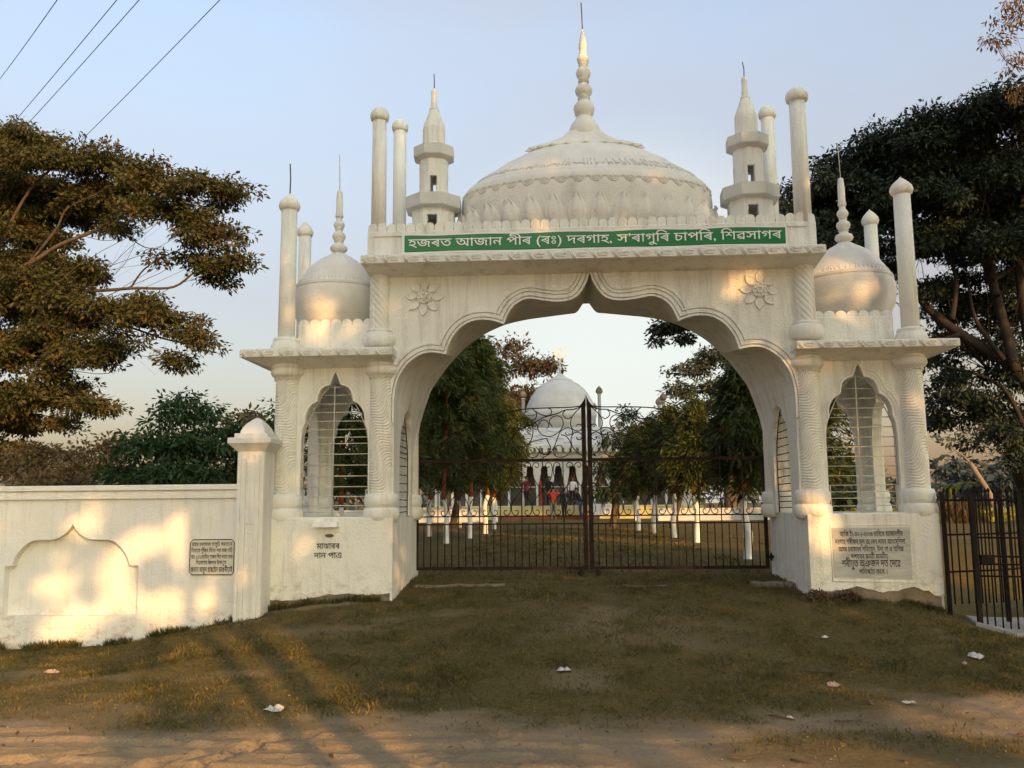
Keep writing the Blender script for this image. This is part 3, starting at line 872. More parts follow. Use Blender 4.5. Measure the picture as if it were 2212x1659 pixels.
# --- pavilion cornices, parapets, little domes
leaf_mb = MB()      # one carved unit: two slanting ribs and a curled leaf, 0.25 m wide
for dx in (0.0, 0.022):
    leaf_mb.tube([(-0.115 + dx, 0, 0.042), (-0.10 + dx, -0.004, 0.0), (-0.07 + dx, 0, -0.042)], 0.0085, 5)
for (a, b_) in ((0.055, 0.024), (0.034, 0.011)):
    leaf_mb.tube([(0.03 + a * math.cos(t) * (1.0 if math.cos(t) > 0 else 1.25), -0.002, b_ * math.sin(t) + 0.002) for t in np.linspace(0.2, 5.8, 12)], 0.0065, 5)
leaf_unit = leaf_mb.mesh("carved_leaf", "white")
def cornice(x0, x1, y0, y1, z0, z1, inner, zsoff, n):
    mb = MB()
    mb.box(x0, x1, y0, y1, z0, z1, 0.008)
    mb.frustum(inner, zsoff, (x0 + 0.01, x1 - 0.01, y0 + 0.01, y1 - 0.01), z0 + 0.004)
    c = part("cornice", mb, "white", gateway)
    w = (x1 - x0) / n
    for i in range(n):
        piece("carved_leaf", leaf_unit, c, (x0 + (i + 0.5) * w, y0 - 0.001, (z0 + z1) / 2), (0, 0, 0), (w / 0.25, 1, (z1 - z0) / 0.105))
    return c
cornice(-3.90, -2.02, -0.38, 1.85, 3.40, 3.50, (-3.55, -2.05, -0.07, 1.6), 3.30, 8)
cornice(mir(-2.02), mir(-3.90), -0.38, 1.85, 3.385, 3.48, (2.83, 4.33, -0.07, 1.6), 3.285, 8)

merlon_small = MB()
ps = [(-0.072, -0.03), (0.072, -0.03)] + [(0.072 * math.cos(a), 0.055 * math.sin(a)) for a in np.linspace(0, PI, 9)]
merlon_small.prism(ps, [], -0.03, 0.03); merlon_small = merlon_small.mesh("merlon", "white")
finial_prof = [(0.085, 4.985), (0.06, 5.0), (0.065, 5.01), (0.105, 5.03), (0.12, 5.06), (0.105, 5.10), (0.06, 5.125), (0.055, 5.15), (0.07, 5.16), (0.055, 5.17),
               (0.08, 5.20), (0.092, 5.235), (0.08, 5.27), (0.05, 5.295), (0.045, 5.315), (0.058, 5.325), (0.045, 5.335), (0.065, 5.36), (0.076, 5.395), (0.065, 5.43), (0.042, 5.45),
               (0.042, 5.50), (0.055, 5.51), (0.055, 5.525), (0.044, 5.535), (0.055, 5.545), (0.046, 5.56), (0.046, 5.75), (0.038, 5.84), (0.034, 5.875), (0.015, 5.89)]
for pi_, (xc, xa, xb, zo) in enumerate(((-2.98, -3.30, -2.2, 0.0), (mir(-2.98) + 0.02, mir(-2.2), mir(-3.30), -0.02))):
    mb = MB(); mb.box(xa, xb, 0.03, 1.55, 3.45, 3.86 + zo, 0.006)
    par = part("roof_parapet", mb, "white", gateway)
    nn = 8
    for i in range(nn):
        piece("merlon", merlon_small, par, (xa + (xb - xa) * (i + 0.5) / nn, 0.07, 3.885 + zo), (0, 0, 0), ((xb - xa) / nn / 0.150, 1, 1))
        if i < nn: piece("merlon", merlon_small, par, (xa + 0.04 if pi_ == 0 else xb - 0.04, 0.20 + 1.25 * (i + 0.5) / nn, 3.885 + zo), (0, 0, PI / 2), (1.05, 1, 1))
    mb = MB()
    prof = [(0.30, 3.80), (0.40, 3.88), (0.50, 3.98), (0.57, 4.12), (0.598, 4.27), (0.59, 4.40), (0.572, 4.462), (0.580, 4.468), (0.578, 4.482), (0.566, 4.486), (0.572, 4.495), (0.565, 4.51), (0.548, 4.515),
            (0.49, 4.62), (0.41, 4.73), (0.30, 4.835), (0.20, 4.91), (0.12, 4.965), (0.09, 4.99)]
    def rf(r, z, a):
        if z > 4.70: return r + 0.022 * max(0, math.cos(a * 12)) ** 0.7 * smoothstep(4.70, 4.76, z) * smoothstep(5.0, 4.9, z)
        return r
    fine = []
    for (r0, z0), (r1, z1) in zip(prof[:-1], prof[1:]):
        k = 3 if z1 - z0 > 0.05 else 1
        for j in range(k): fine.append((r0 + (r1 - r0) * j / k, z0 + (z1 - z0) * j / k))
    fine.append(prof[-1])
    mb.lathe([(r, z + zo) for r, z in fine], xc, 0.75, 72, rfun=lambda r, z, a, zo=zo: rf(r, z - zo, a))
    dome = part("small_dome", mb, "dome_white", gateway)
    mb = MB()        # relief lettering band above the rings
    for k in range(60):
        a = 2 * PI * k / 60 + random.uniform(-0.02, 0.02); h = random.choice([0.03, 0.05, 0.065, 0.07])
        pts = []
        for t in (0, 0.5, 1):
            z = 4.525 + h * t; r = float(np.interp(z, [p[1] for p in prof], [p[0] for p in prof])) + 0.002
            aa = a + 0.02 * math.sin(t * 3 + k)
            pts.append((xc + r * math.cos(aa), 0.75 + r * math.sin(aa), z + zo))
        mb.tube(pts, 0.0065, 4)
    tag(part("relief_band", mb, "dome_white", dome), kind="stuff")
    mb = MB(); mb.lathe([(r, z + zo) for r, z in finial_prof], xc, 0.75, 20)
    part("finial", mb, "dome_white", dome)
    mb = MB(); h = 6.40 if pi_ == 0 else 6.36
    mb.tube([(xc, 0.75, 5.85), (xc - 0.004, 0.75, 6.1), (xc - 0.012, 0.75, h)], 0.006, 5)
    part("rod", mb, "grille", dome)

# --- tall knob columns
def knob_tower(x, y, z0, z1, r, kr, base=False, rod=None, pointed=False, mat="white"):
    mb = MB()
    h = z1 - 0.19
    mb.lathe([(r * 1.06, z0), (r * 1.02, z0 + (h - z0) * 0.5), (r * 0.98, h)], x, y, 28)
    t = part("roof_column", mb, mat, gateway)
    mb = MB()
    if pointed:
        pr = [(r * 0.9, h - 0.03), (kr * 0.9, h - 0.01), (kr, h + 0.035), (kr * 0.93, h + 0.075), (kr * 0.70, h + 0.12), (kr * 0.36, h + 0.165), (kr * 0.10, h + 0.195), (0.003, h + 0.21)]
    else:
        pr = [(r * 0.9, h - 0.02), (kr * 0.92, h), (kr, h + 0.045), (kr * 0.94, h + 0.095), (kr * 0.74, h + 0.135), (kr * 0.40, h + 0.165), (kr * 0.12, h + 0.18), (0.003, h + 0.187)]
    mb.lathe(pr, x, y, 28)
    part("knob", mb, mat, t)
    if base:
        mb = MB()
        mb.lathe([(r * 1.05, z0 + 0.19), (r * 1.5, z0 + 0.18), (r * 1.62, z0 + 0.155), (r * 1.5, z0 + 0.135), (r * 1.65, z0 + 0.12), (r * 1.85, z0 + 0.06), (r * 1.75, z0 + 0.0), (r, z0 - 0.005)], x, y, 60,
                 rfun=lambda rr, z, a: rr * (1 + (0.025 * math.cos(a * 22) if z < z0 + 0.13 else 0.0)))
        part("column_base", mb, mat, t)
    if rod:
        mb = MB(); mb.tube([(x, y, z1 - 0.03), (x + 0.004, y, (z1 + rod) / 2), (x - 0.006, y, rod)], 0.009, 5); part("rod", mb, "rod", t)
    return t
knob_tower(-3.44, 0.0, 3.51, 5.575, 0.102, 0.138, True, 5.99, True)
knob_tower(mir(-3.44) + 0.05, 0.0, 3.49, 5.57, 0.102, 0.140, True, None, True)
knob_tower(-3.64, 1.4, 3.51, 5.66, 0.090, 0.118, True, None, True)
knob_tower(mir(-3.64) - 0.06, 1.4, 3.49, 5.62, 0.090, 0.118, True, None, True)
knob_tower(-2.285, 0.02, 4.95, 6.74, 0.092, 0.124)
knob_tower(mir(-2.285) - 0.005, 0.02, 4.95, 6.82, 0.100, 0.142)
knob_tower(-2.29, 1.5, 4.95, 7.235, 0.094, 0.122)
knob_tower(mir(-2.29) - 0.03, 1.5, 4.95, 7.26, 0.094, 0.126)

# --- upper twisted columns that carry the big cornice
up_shaft = MB()
def rf_rope(r, z, a): return r + 0.010 * (min(1.0, 1.1 * (1 + math.cos(2 * PI * (z / 0.085) + a * 10))) - 0.9)
up_shaft.lathe([(0.128, 3.70 + 0.86 * i / 130) for i in range(131)], 0, 0, 150, rfun=rf_rope)
up_shaft = up_shaft.mesh("shaft", "white")
ub = MB()
ub.lathe([(0.13, 3.775), (0.155, 3.765), (0.165, 3.745), (0.152, 3.73)], 0, 0, 32, rfun=lambda r, z, a: r * (1 + 0.02 * math.cos(a * 24)))
ub.lathe([(0.15, 3.735), (0.19, 3.72), (0.212, 3.66), (0.208, 3.60), (0.18, 3.555), (0.12, 3.55)], 0, 0, 64, rfun=lambda r, z, a: r * (1 + 0.025 * math.cos(a * 20)))
ub = ub.mesh("column_base", "white")
for x in (-2.245, mir(-2.245) - 0.02):
    s = piece("upper_column", up_shaft, gateway, (x, -0.03, 0))
    o = bpy.data.objects.new("column_base", ub); COL.objects.link(o); o.parent = s

# --- portal: cusped front outline lofted to a plain back arch
AF = [(XC, 4.469), (0.355, 4.348), (0.28, 4.208), (0.191, 4.12), (0.078, 4.084), (-0.061, 4.08), (-0.224, 4.103), (-0.374, 4.126), (-0.488, 4.09), (-0.577, 4.021), (-0.641, 3.919), (-0.686, 3.805)]
AF2 = [(-0.686, 3.805), (-0.768, 3.839), (-0.881, 3.866), (-0.995, 3.869), (-1.109, 3.845), (-1.223, 3.777), (-1.298, 3.695), (-1.355, 3.601), (-1.387, 3.512), (-1.406, 3.442)]
AF3 = [(-1.406, 3.442), (-1.501, 3.463), (-1.614, 3.471), (-1.716, 3.448), (-1.829, 3.38), (-1.917, 3.292), (-1.992, 3.167), (-2.012, 3.10)]
def cm2(p, k): return [(q.x, q.y) for q in catmull([(a, b, 0) for a, b in p], k)]
halfF = cm2(AF, 4) + cm2(AF2, 4)[1:] + cm2(AF3, 4)[1:]          # apex -> left springing
AB = [(XC, 4.50), (0.319, 4.394), (0.245, 4.30), (0.173, 4.284), (0.028, 4.268), (-0.188, 4.243), (-0.405, 4.218), (-0.593, 4.185), (-0.782, 4.137), (-1.0, 4.046), (-1.16, 3.953), (-1.32, 3.839), (-1.494, 3.666), (-1.639, 3.494), (-1.827, 3.221), (-1.874, 3.10)]
halfB0 = cm2(AB, 4)
def arclen(p):
    s = [0.0]
    for a, b in zip(p[:-1], p[1:]): s.append(s[-1] + math.hypot(a[0] - b[0], a[1] - b[1]))
    return np.array(s) / s[-1]
sF, sB = arclen(halfF), arclen(halfB0)
halfB = [(float(np.interp(t, sB, [p[0] for p in halfB0])), float(np.interp(t, sB, [p[1] for p in halfB0]))) for t in sF]
fullF = [(x, z) for x, z in halfF[::-1]] + [(mir(x), z) for x, z in halfF[1:]]     # left springing -> apex -> right springing
fullB = [(x, z) for x, z in halfB[::-1]] + [(mir(x), z) for x, z in halfB[1:]]
YF, YB = -0.06, 1.62
mb = MB()
XL, XR = -2.30, mir(-2.30)
LEGF = [(-2.012, 3.10), (-2.035, 3.0), (-2.047, 2.87), (-2.049, 2.6), (-2.049, 2.0), (-2.049, 1.46)]
LEGB = [(-1.874, 3.10), (-1.913, 2.99), (-1.984, 2.75), (-2.03, 2.5), (-2.05, 2.2), (-2.052, 1.46)]
def leg_x(leg, z): return float(np.interp(z, [q[1] for q in leg[::-1]], [q[0] for q in leg[::-1]]))
def cap_face(full, y):
    leg = LEGF if y < 0 else LEGB
    poly = [(XL, 1.46)] + [(x, z) for x, z in leg[::-1]] + full[1:-1] + [(mir(x), z) for x, z in leg] + [(XR, 1.46), (XR, 4.56), (XL, 4.56)]
    tri = tessellate_polygon([[Vector((a, b, 0)) for a, b in poly]])
    o = len(mb.v); mb.v += [(a, y, b) for a, b in poly]
    for t in tri: mb.face([o + k for k in t])
cap_face(fullF, YF); cap_face(fullB, YB)
portal = part("portal_wall", mb, "white", gateway, fix=False)
mb = MB(); n = len(fullF); o = len(mb.v); ST = 5
for k in range(ST + 1):
    t = k / ST
    mb.v += [(f[0] + (g[0] - f[0]) * t, YF + (YB - YF) * t, f[1] + (g[1] - f[1]) * t) for f, g in zip(fullF, fullB)]
for k in range(ST):
    for i in range(n - 1): mb.face((o + k * n + i, o + k * n + i + 1, o + (k + 1) * n + i + 1, o + (k + 1) * n + i))
part("arch_soffit", mb, "white", portal, fix=False)
for side in (0, 1):       # passage jambs with their cusped windows
    mb = MB(); NY, NZ = 110, 110
    ys_ = np.linspace(YF, YB, NY + 1); zs__ = np.linspace(1.46, 3.10, NZ + 1)
    for z in zs__:
        fx, bx = leg_x(LEGF, z), leg_x(LEGB, z)
        for y in ys_:
            t = (y - YF) / (YB - YF); x = fx + (bx - fx) * t
            mb.v.append((x if side == 0 else mir(x), float(y), float(z)))
    for j in range(NZ):
        zc = (zs__[j] + zs__[j + 1]) / 2; hw = win_half(1.44 + (zc - 1.44) / 0.84) if zc < 2.95 else 0
        for i in range(NY):
            if abs((ys_[i] + ys_[i + 1]) / 2 - 0.75) < hw: continue
            q0 = j * (NY + 1) + i; mb.face((q0, q0 + 1, q0 + NY + 2, q0 + NY + 1))
    jb = part("passage_jamb", mb, "white", portal, fix=False)
    sd = jb.modifiers.new("thickness", "SOLIDIFY"); sd.thickness = 0.09; sd.offset = -1.0 if side == 0 else 1.0
mb = MB()
mb.box(XL, -2.06, YF + 0.03, YB - 0.03, 3.5, 4.55); part("portal_flank", mb, "white", portal)
mb = MB(); mb.box(mir(-2.06), XR, YF + 0.03, YB - 0.03, 3.5, 4.55); part("portal_flank", mb, "white", portal)
mb = MB()
pieces = [cm2(p_, 5) for p_ in (AF, AF2, AF3 + [(-2.035, 3.0), (-2.047, 2.87), (-2.049, 2.6)])]                   # apex -> left springing: wall lies on the other side
left = [pc[::-1] for pc in pieces[::-1]]
right = [[(mir(x), z) for x, z in pc] for pc in pieces]
for pcs in (left, right):
    band(mb, pcs, -0.002, 0.022, YF - 0.034, YF + 0.01)
    band(mb, pcs, 0.038, 0.080, YF - 0.030, YF + 0.01)
    band(mb, pcs, 0.096, 0.122, YF - 0.026, YF + 0.01)
mid_l = left[-1:]; mid_r = right[:1]
band(mb, mid_l, 0.142, 0.160, YF - 0.020, YF + 0.01); band(mb, mid_r, 0.142, 0.160, YF - 0.020, YF + 0.01)
part("arch_moulding", mb, "white", portal)

# rosettes
pet = MB()
outl = [(0, 0.082), (0.036, 0.105), (0.060, 0.145), (0.060, 0.190), (0.034, 0.230), (0, 0.260), (-0.034, 0.230), (-0.060, 0.190), (-0.060, 0.145), (-0.036, 0.105)]
o = 0
pet.v = [(x, 0.0, z) for x, z in outl] + [(x * 0.86, -0.020, 0.085 + (z - 0.085) * 0.92 + 0.006) for x, z in outl] + [(x * 0.55, -0.012, 0.11 + (z - 0.11) * 0.75) for x, z in outl] + [(0, -0.010, 0.165)]
for r in range(2):
    for i in range(10): pet.face((r * 10 + i, r * 10 + (i + 1) % 10, r * 10 + 10 + (i + 1) % 10, r * 10 + 10 + i))
for i in range(10): pet.face((20 + i, 20 + (i + 1) % 10, 30))
pet = pet.mesh("petal", "white")
for (cx, cz) in ((-1.683, 4.185), (mir(-1.683) + 0.005, 4.178)):
    mb = MB()
    for k in range(8):
        a = 2 * PI * k / 8
        px, pz = cx + 0.066 * math.cos(a), cz + 0.066 * math.sin(a)
        mb.tube([(px + 0.026 * math.cos(t), YF - 0.022, pz + 0.026 * math.sin(t)) for t in np.linspace(0, 2 * PI, 10)[:-1]], 0.010, 5, closed=True)
    mb.tube([(cx + 0.034 * math.cos(t), YF - 0.03, cz + 0.034 * math.sin(t)) for t in np.linspace(0, 2 * PI, 12)[:-1]], 0.012, 5, closed=True)
    ring = [(0.0, -0.028), (0.07, -0.020), (0.098, -0.004), (0.10, 0.01)]
    oo = len(mb.v)
    for r, d in ring: mb.v += [(cx + r * math.cos(2 * PI * k / 20), YF + d, cz + r * math.sin(2 * PI * k / 20)) for k in range(20)]
    for i in range(3):
        for k in range(20): mb.face((oo + i * 20 + k, oo + i * 20 + (k + 1) % 20, oo + i * 20 + 20 + (k + 1) % 20, oo + i * 20 + 20 + k))
    ros = part("rosette", mb, "white", gateway)
    for k in range(8): piece("petal", pet, ros, (cx, YF - 0.001, cz), (0, 2 * PI * k / 8 + 0.05, 0), (0.97, 1, 0.97))

# --- big cornice and parapet
cornice(-2.42, mir(-2.42), -0.40, 2.0, 4.53, 4.64, (-2.37, mir(-2.37), -0.055, 1.66), 4.435, 22)
mb = MB(); mb.box(-2.40, mir(-2.40), -0.10, 1.72, 4.60, 5.02, 0.006)
for (xa, xb) in ((-2.32, -1.95), (2.82, 3.06)): mb.box(xa, xb, -0.118, -0.09, 4.955, 4.975)
par = part("parapet", mb, "white", gateway)
mer = MB()
ps = [(-0.0545, -0.05)] + [(0.0545, -0.05), (0.0545, 0.03)] + [(0.0545 * math.cos(a), 0.03 + 0.05 * math.sin(a)) for a in np.linspace(0.15, PI - 0.15, 8)] + [(-0.0545, 0.03)]
mer.prism(ps, [], -0.035, 0.035); mer = mer.mesh("merlon", "white")
nm = 46; wm = (mir(-2.40) + 2.40) / nm
for i in range(nm):
    piece("merlon", mer, par, (-2.40 + wm * (i + 0.5), -0.045 + random.uniform(-0.006, 0.006), 5.055 + random.uniform(-0.006, 0.006)), (0, random.uniform(-0.05, 0.05), 0), (wm / 0.114, 1, random.uniform(0.93, 1.08)))
for i in range(14):
    for x in (-2.36, mir(-2.36)):
        piece("merlon", mer, par, (x, 0.06 + 0.118 * (i + 0.5), 5.05), (0, 0, PI / 2), (1.03, 1, 1))

# --- great dome (oval in plan)
DX, DY, DSY = XC, 0.80, 0.50
DP = [(1.05, 4.95), (1.40, 5.02), (1.58, 5.12), (1.65, 5.24), (1.685, 5.40), (1.69, 5.55), (1.680, 5.64), (1.655, 5.70), (1.669, 5.705), (1.670, 5.725), (1.636, 5.775), (1.590, 5.82), (1.572, 5.828), (1.562, 5.846), (1.537, 5.866), (1.518, 5.870), (1.45, 5.935),
      (1.36, 5.985), (1.13, 6.15), (0.88, 6.28), (0.72, 6.35), (0.50, 6.42)]
def ring_angles(N, ph=0.5):
    """angles equally spaced along the oval"""
    th = np.linspace(-PI / 2, 1.5 * PI, 721); pts = np.stack([np.cos(th), DSY * np.sin(th)], 1)
    s_ = np.concatenate([[0], np.cumsum(np.linalg.norm(np.diff(pts, axis=0), axis=1))])
    return [float(a) for a in np.interp((np.arange(N) + ph) / N * s_[-1], s_, th)]
def ang_w(a, w):
    """angle that spans the length w at angle a on the oval"""
    return w / (1.66 * math.hypot(math.sin(a), DSY * math.cos(a)))
def dome_r(z): return float(np.interp(z, [p[1] for p in DP], [p[0] for p in DP]))
def dsurf(a, z, off=0.0):
    r = dome_r(z) + off
    return (DX + r * math.cos(a), DY + r * math.sin(a) * DSY, z)
fine = []
for (r0, z0), (r1, z1) in zip(DP[:-1], DP[1:]):
    k = 3 if z1 - z0 > 0.06 else 1
    for j in range(k): fine.append((r0 + (r1 - r0) * j / k, z0 + (z1 - z0) * j / k))
fine.append(DP[-1])
mb = MB(); mb.lathe(fine, DX, DY, 120, DSY)
dome = part("great_dome", mb, "dome_white", gateway)
for a0 in ring_angles(28):
    mb = MB(); mb.smooth = True; S, T = 12, 12
    for j in range(T + 1):
        t = j / T; z = 5.04 + 0.46 * t
        w = ang_w(a0, 0.128) * (math.sin(PI * min(1, 0.16 + t * 0.84)) ** 0.8 if t < 0.99 else 0.03) + 0.003
        for i in range(S + 1):
            s = -1 + 2 * i / S
            bul = 0.115 * (1 - s * s) ** 0.6 * math.sin(PI * (0.10 + 0.86 * t)) + (0.045 if j >= T - 1 else 0) - 0.042 * math.exp(-((abs(s) - 0.55) / 0.12) ** 2)
            mb.v.append(dsurf(a0 + w * s, z, bul - 0.004))
    for j in range(T):
        for i in range(S):
            q0 = j * (S + 1) + i; mb.face((q0, q0 + 1, q0 + S + 2, q0 + S + 1))
    part("petal", mb, "dome_white", dome, fix=False)
for a0 in ring_angles(37):
    mb = MB()
    for rr in (1.0, 0.68, 0.36):
        mb.tube([dsurf(a0 + ang_w(a0, 0.072) * rr * math.cos(t), 5.715 - 0.075 * rr * math.sin(t), 0.004) for t in np.linspace(0, PI, 9)], 0.011, 5)
    part("scallop", mb, "dome_white", dome)
mb = MB()
rs = random.Random(3)
RA = ring_angles(150)
for k in range(150):
    a = RA[k] + rs.uniform(-0.012, 0.012); h = rs.choice([0.03, 0.03, 0.045, 0.10, 0.11, 0.12, 0.05])
    if h > 0.08: pts = [dsurf(a, 5.89 + h * t, 0.002) for t in (0, 0.5, 1)]
    else: pts = [dsurf(a + 0.014 * math.cos(t), 5.91 + h * 0.5 * math.sin(t), 0.002) for t in np.linspace(rs.uniform(-1, 1), rs.uniform(2.5, 4.5), 5)]
    mb.tube(pts, 0.011, 4)
tag(part("relief_band", mb, "dome_white", dome), kind="stuff")
mb = MB()        # fluted skirt under the finial
pr = [(0.66, 6.325), (0.72, 6.34), (0.70, 6.365), (0.56, 6.405), (0.42, 6.455), (0.31, 6.52), (0.225, 6.60)]
def rfl(r, z, a): return r * (1 + 0.13 * max(0, math.cos(a * 20)) ** 0.8 * float(smoothstep(6.55, 6.40, z)))
fine = []
for (r0, z0), (r1, z1) in zip(pr[:-1], pr[1:]):
    for j in range(3): fine.append((r0 + (r1 - r0) * j / 3, z0 + (z1 - z0) * j / 3))
fine.append(pr[-1])
mb.lathe(fine, DX, DY - 0.12, 160, 0.34, rfun=rfl)
part("skirt", mb, "dome_white", dome)
mb = MB()
mb.lathe([(0.20, 6.50), (0.222, 6.57), (0.218, 6.64), (0.185, 6.73), (0.135, 6.80), (0.115, 6.83), (0.10, 6.86), (0.125, 6.885), (0.145, 6.965), (0.14, 7.01), (0.10, 7.065), (0.07, 7.085), (0.085, 7.10), (0.065, 7.115), (0.085, 7.13), (0.065, 7.15),
          (0.105, 7.185), (0.121, 7.235), (0.105, 7.285), (0.065, 7.325), (0.055, 7.34), (0.075, 7.35), (0.055, 7.365), (0.075, 7.378), (0.06, 7.395), (0.09, 7.435), (0.103, 7.49), (0.09, 7.54), (0.055, 7.575), (0.065, 7.585), (0.05, 7.60),
          (0.065, 7.61), (0.05, 7.625), (0.075, 7.65), (0.087, 7.695), (0.07, 7.74), (0.048, 7.765), (0.055, 7.79), (0.043, 7.81), (0.058, 7.86), (0.05, 7.95), (0.03, 8.06), (0.014, 8.135), (0.004, 8.14)], DX, DY, 28)
part("finial", mb, "dome_white", dome)
mb = MB(); mb.tube([(DX, DY, 8.10), (DX - 0.004, DY, 8.3), (DX - 0.012, DY, 8.535)], 0.009, 5)
part("rod", mb, "rod", dome)

# --- minarets
def hollow(mb, cx, cy, r, th, z0, z1, n, rot, wz, half, angles):
    """drum wall with rectangular openings; half = half opening angle"""
    A = []
    for a in angles: A += [a - half, a + half]
    base_a = [rot + 2 * PI * k / n for k in range(n)]
    al = sorted(set([round(x % (2 * PI), 5) for x in base_a + A]))
    zs = [z0, wz[0], wz[1], z1]
    def rad(a, rr):          # polygonal drum radius at angle a
        if n > 12: return rr
        d = ((a - rot) % (2 * PI / n)) - PI / n
        return rr * math.cos(PI / n) / math.cos(d)
    m = len(al); o = len(mb.v)
    for rr in (r, r - th):
        for z in zs:
            for a in al: mb.v.append((cx + rad(a, rr) * math.cos(a), cy + rad(a, rr) * math.sin(a), z))
    L = 4 * m
    def op(i):
        mid = (al[i] + (al[(i + 1) % m] + (2 * PI if i == m - 1 else 0))) / 2
        return any(abs(((mid - a + PI) % (2 * PI)) - PI) < half for a in angles)
    for k in range(3):
        for i in range(m):
            j = (i + 1) % m
            if k == 1 and op(i):
                mb.face((o + m + i, o + m + j, o + L + m + j, o + L + m + i)); mb.face((o + 2 * m + i, o + L + 2 * m + i, o + L + 2 * m + j, o + 2 * m + j))
                if not op((i - 1) % m): mb.face((o + m + i, o + L + m + i, o + L + 2 * m + i, o + 2 * m + i))
                if not op(j): mb.face((o + m + j, o + 2 * m + j, o + L + 2 * m + j, o + L + m + j))
                continue
            mb.face((o + k * m + i, o + k * m + j, o + (k + 1) * m + j, o + (k + 1) * m + i))
            mb.face((o + L + k * m + i, o + L + (k + 1) * m + i, o + L + (k + 1) * m + j, o + L + k * m + j))
for (cx, zo, turn) in ((-1.66, 0.0, 0.06), (2.53, 0.02, -0.05)):
    cy = 0.6
    front = [-PI / 2 + turn + k * PI / 2 for k in range(4)]
    mb = MB()
    hollow(mb, cx, cy, 0.30, 0.05, 4.9, 5.50 + zo, 8, PI / 8 + turn - PI / 2, (5.16, 5.38 + zo), 0.24, front)
    hollow(mb, cx, cy, 0.195, 0.045, 5.60 + zo, 6.23 + zo, 20, turn, (5.68 + zo, 5.94 + zo), 0.25, [front[0] + 0.05, front[1], front[2] - 0.1, front[3]])
    mb.lathe([(0.152, 6.28 + zo), (0.152, 6.66 + zo), (0.138, 6.715 + zo), (0.062, 6.925 + zo), (0.066, 6.93 + zo), (0.066, 6.945 + zo), (0.050, 6.955 + zo), (0.040, 7.05 + zo), (0.036, 7.14 + zo), (0.040, 7.20 + zo), (0.030, 7.235 + zo), (0.006, 7.245 + zo)], cx, cy, 16, smooth=False, rot=turn)
    mn = part("minaret", mb, "white", gateway)
    rot8 = PI / 8 + turn - PI / 2
    mb = MB(); mb.lathe([(0.285, 5.47 + zo), (0.385, 5.49 + zo), (0.392, 5.50 + zo), (0.392, 5.655 + zo), (0.15, 5.66 + zo)], cx, cy, 8, rot=rot8, smooth=False); part("balcony", mb, "grey_white", mn)
    mb = MB(); mb.lathe([(0.19, 6.175 + zo), (0.280, 6.225 + zo), (0.286, 6.235 + zo), (0.286, 6.365 + zo), (0.14, 6.37 + zo)], cx, cy, 8, rot=rot8, smooth=False); part("balcony", mb, "grey_white", mn)
    mb = MB(); mb.tube([(cx, cy, 7.22 + zo), (cx + 0.003, cy, 7.35 + zo), (cx - 0.002 if zo == 0 else cx - 0.012, cy, 7.455 + zo)], 0.007, 5); part("rod", mb, "rod", mn)

# --- donation slot: hood, flat dark disc in place of the hole's shade, painted words
mb = MB(); mb.frustum((-2.985, -2.675, -0.30, -0.19), 1.345, (-2.97, -2.69, -0.26, -0.19), 1.41); hood = part("slot_hood", mb, "white", gateway)
mb = MB()
o = 0; n = 20
for r in ((1.0, -0.2045), (0.96, -0.2035)):
    mb.v += [(-2.792 + 0.054 * r[0] * math.cos(2 * PI * k / n), r[1], 1.243 + 0.022 * r[0] * math.sin(2 * PI * k / n)) for k in range(n)]
mb.face(range(n))
for k in range(n): mb.face((k, (k + 1) % n, n + (k + 1) % n, n + k))
part("coin_slot", mb, "dark_inside", gateway)
lettering("painted_words", "মাঝাৰৰ", -2.945, -2.665, 1.088, -0.2035, "ink", gateway, cap=0.062, bold=0.012)
lettering("painted_words", "দান পাএ", -2.975, -2.645, 0.978, -0.2035, "ink", gateway, cap=0.062, bold=0.012, extra=[(0.66, 1.0, 0.615, 0.66)])

# ================================================================== signs
bn = thing("banner", "long green cloth banner with white Assamese lettering above the arch", "banner", (XC, -0.12, 4.84))
def bz(x): t = (x + 1.925) / 4.715; return 0.012 * math.sin(t * 9) + 0.006 * math.sin(t * 23)
def cloth(mb, x0, x1, z0, z1, y, n=60):
    o = len(mb.v)
    for i in range(n + 1):
        x = x0 + (x1 - x0) * i / n
        w = 0.004 * math.sin(x * 5.1) + 0.003 * math.sin(x * 11.7 + 1)
        mb.v += [(x, y + w, z0 + 0.004 * math.sin(x * 4)), (x, y + w - 0.003, (z0 + z1) / 2), (x, y + w, z1 + 0.006 * math.sin(x * 6 + 1))]
    for i in range(n):
        for k in range(2): mb.face((o + i * 3 + k, o + i * 3 + 3 + k, o + i * 3 + 4 + k, o + i * 3 + 1 + k))
mb = MB(); mb.smooth = True; cloth(mb, -1.955, 2.815, 4.722, 4.972, -0.117); part("border", mb, "banner_white", bn, fix=False)
mb = MB(); mb.smooth = True; cloth(mb, -1.925, 2.79, 4.745, 4.952, -0.121); part("edge_line", mb, "ink", bn, fix=False)
mb = MB(); mb.smooth = True; cloth(mb, -1.920, 2.785, 4.750, 4.947, -0.125); part("green_cloth", mb, "green", bn, fix=False)
lettering("lettering", "হজৰত আজান পীৰ (ৰঃ) দৰগাহ, স’ৰাগুিৰ চাপিৰ, িশৱসাগৰ", -1.875, 2.74, 4.800, -0.139, "banner_white", bn, cap=0.098, bold=0.004)

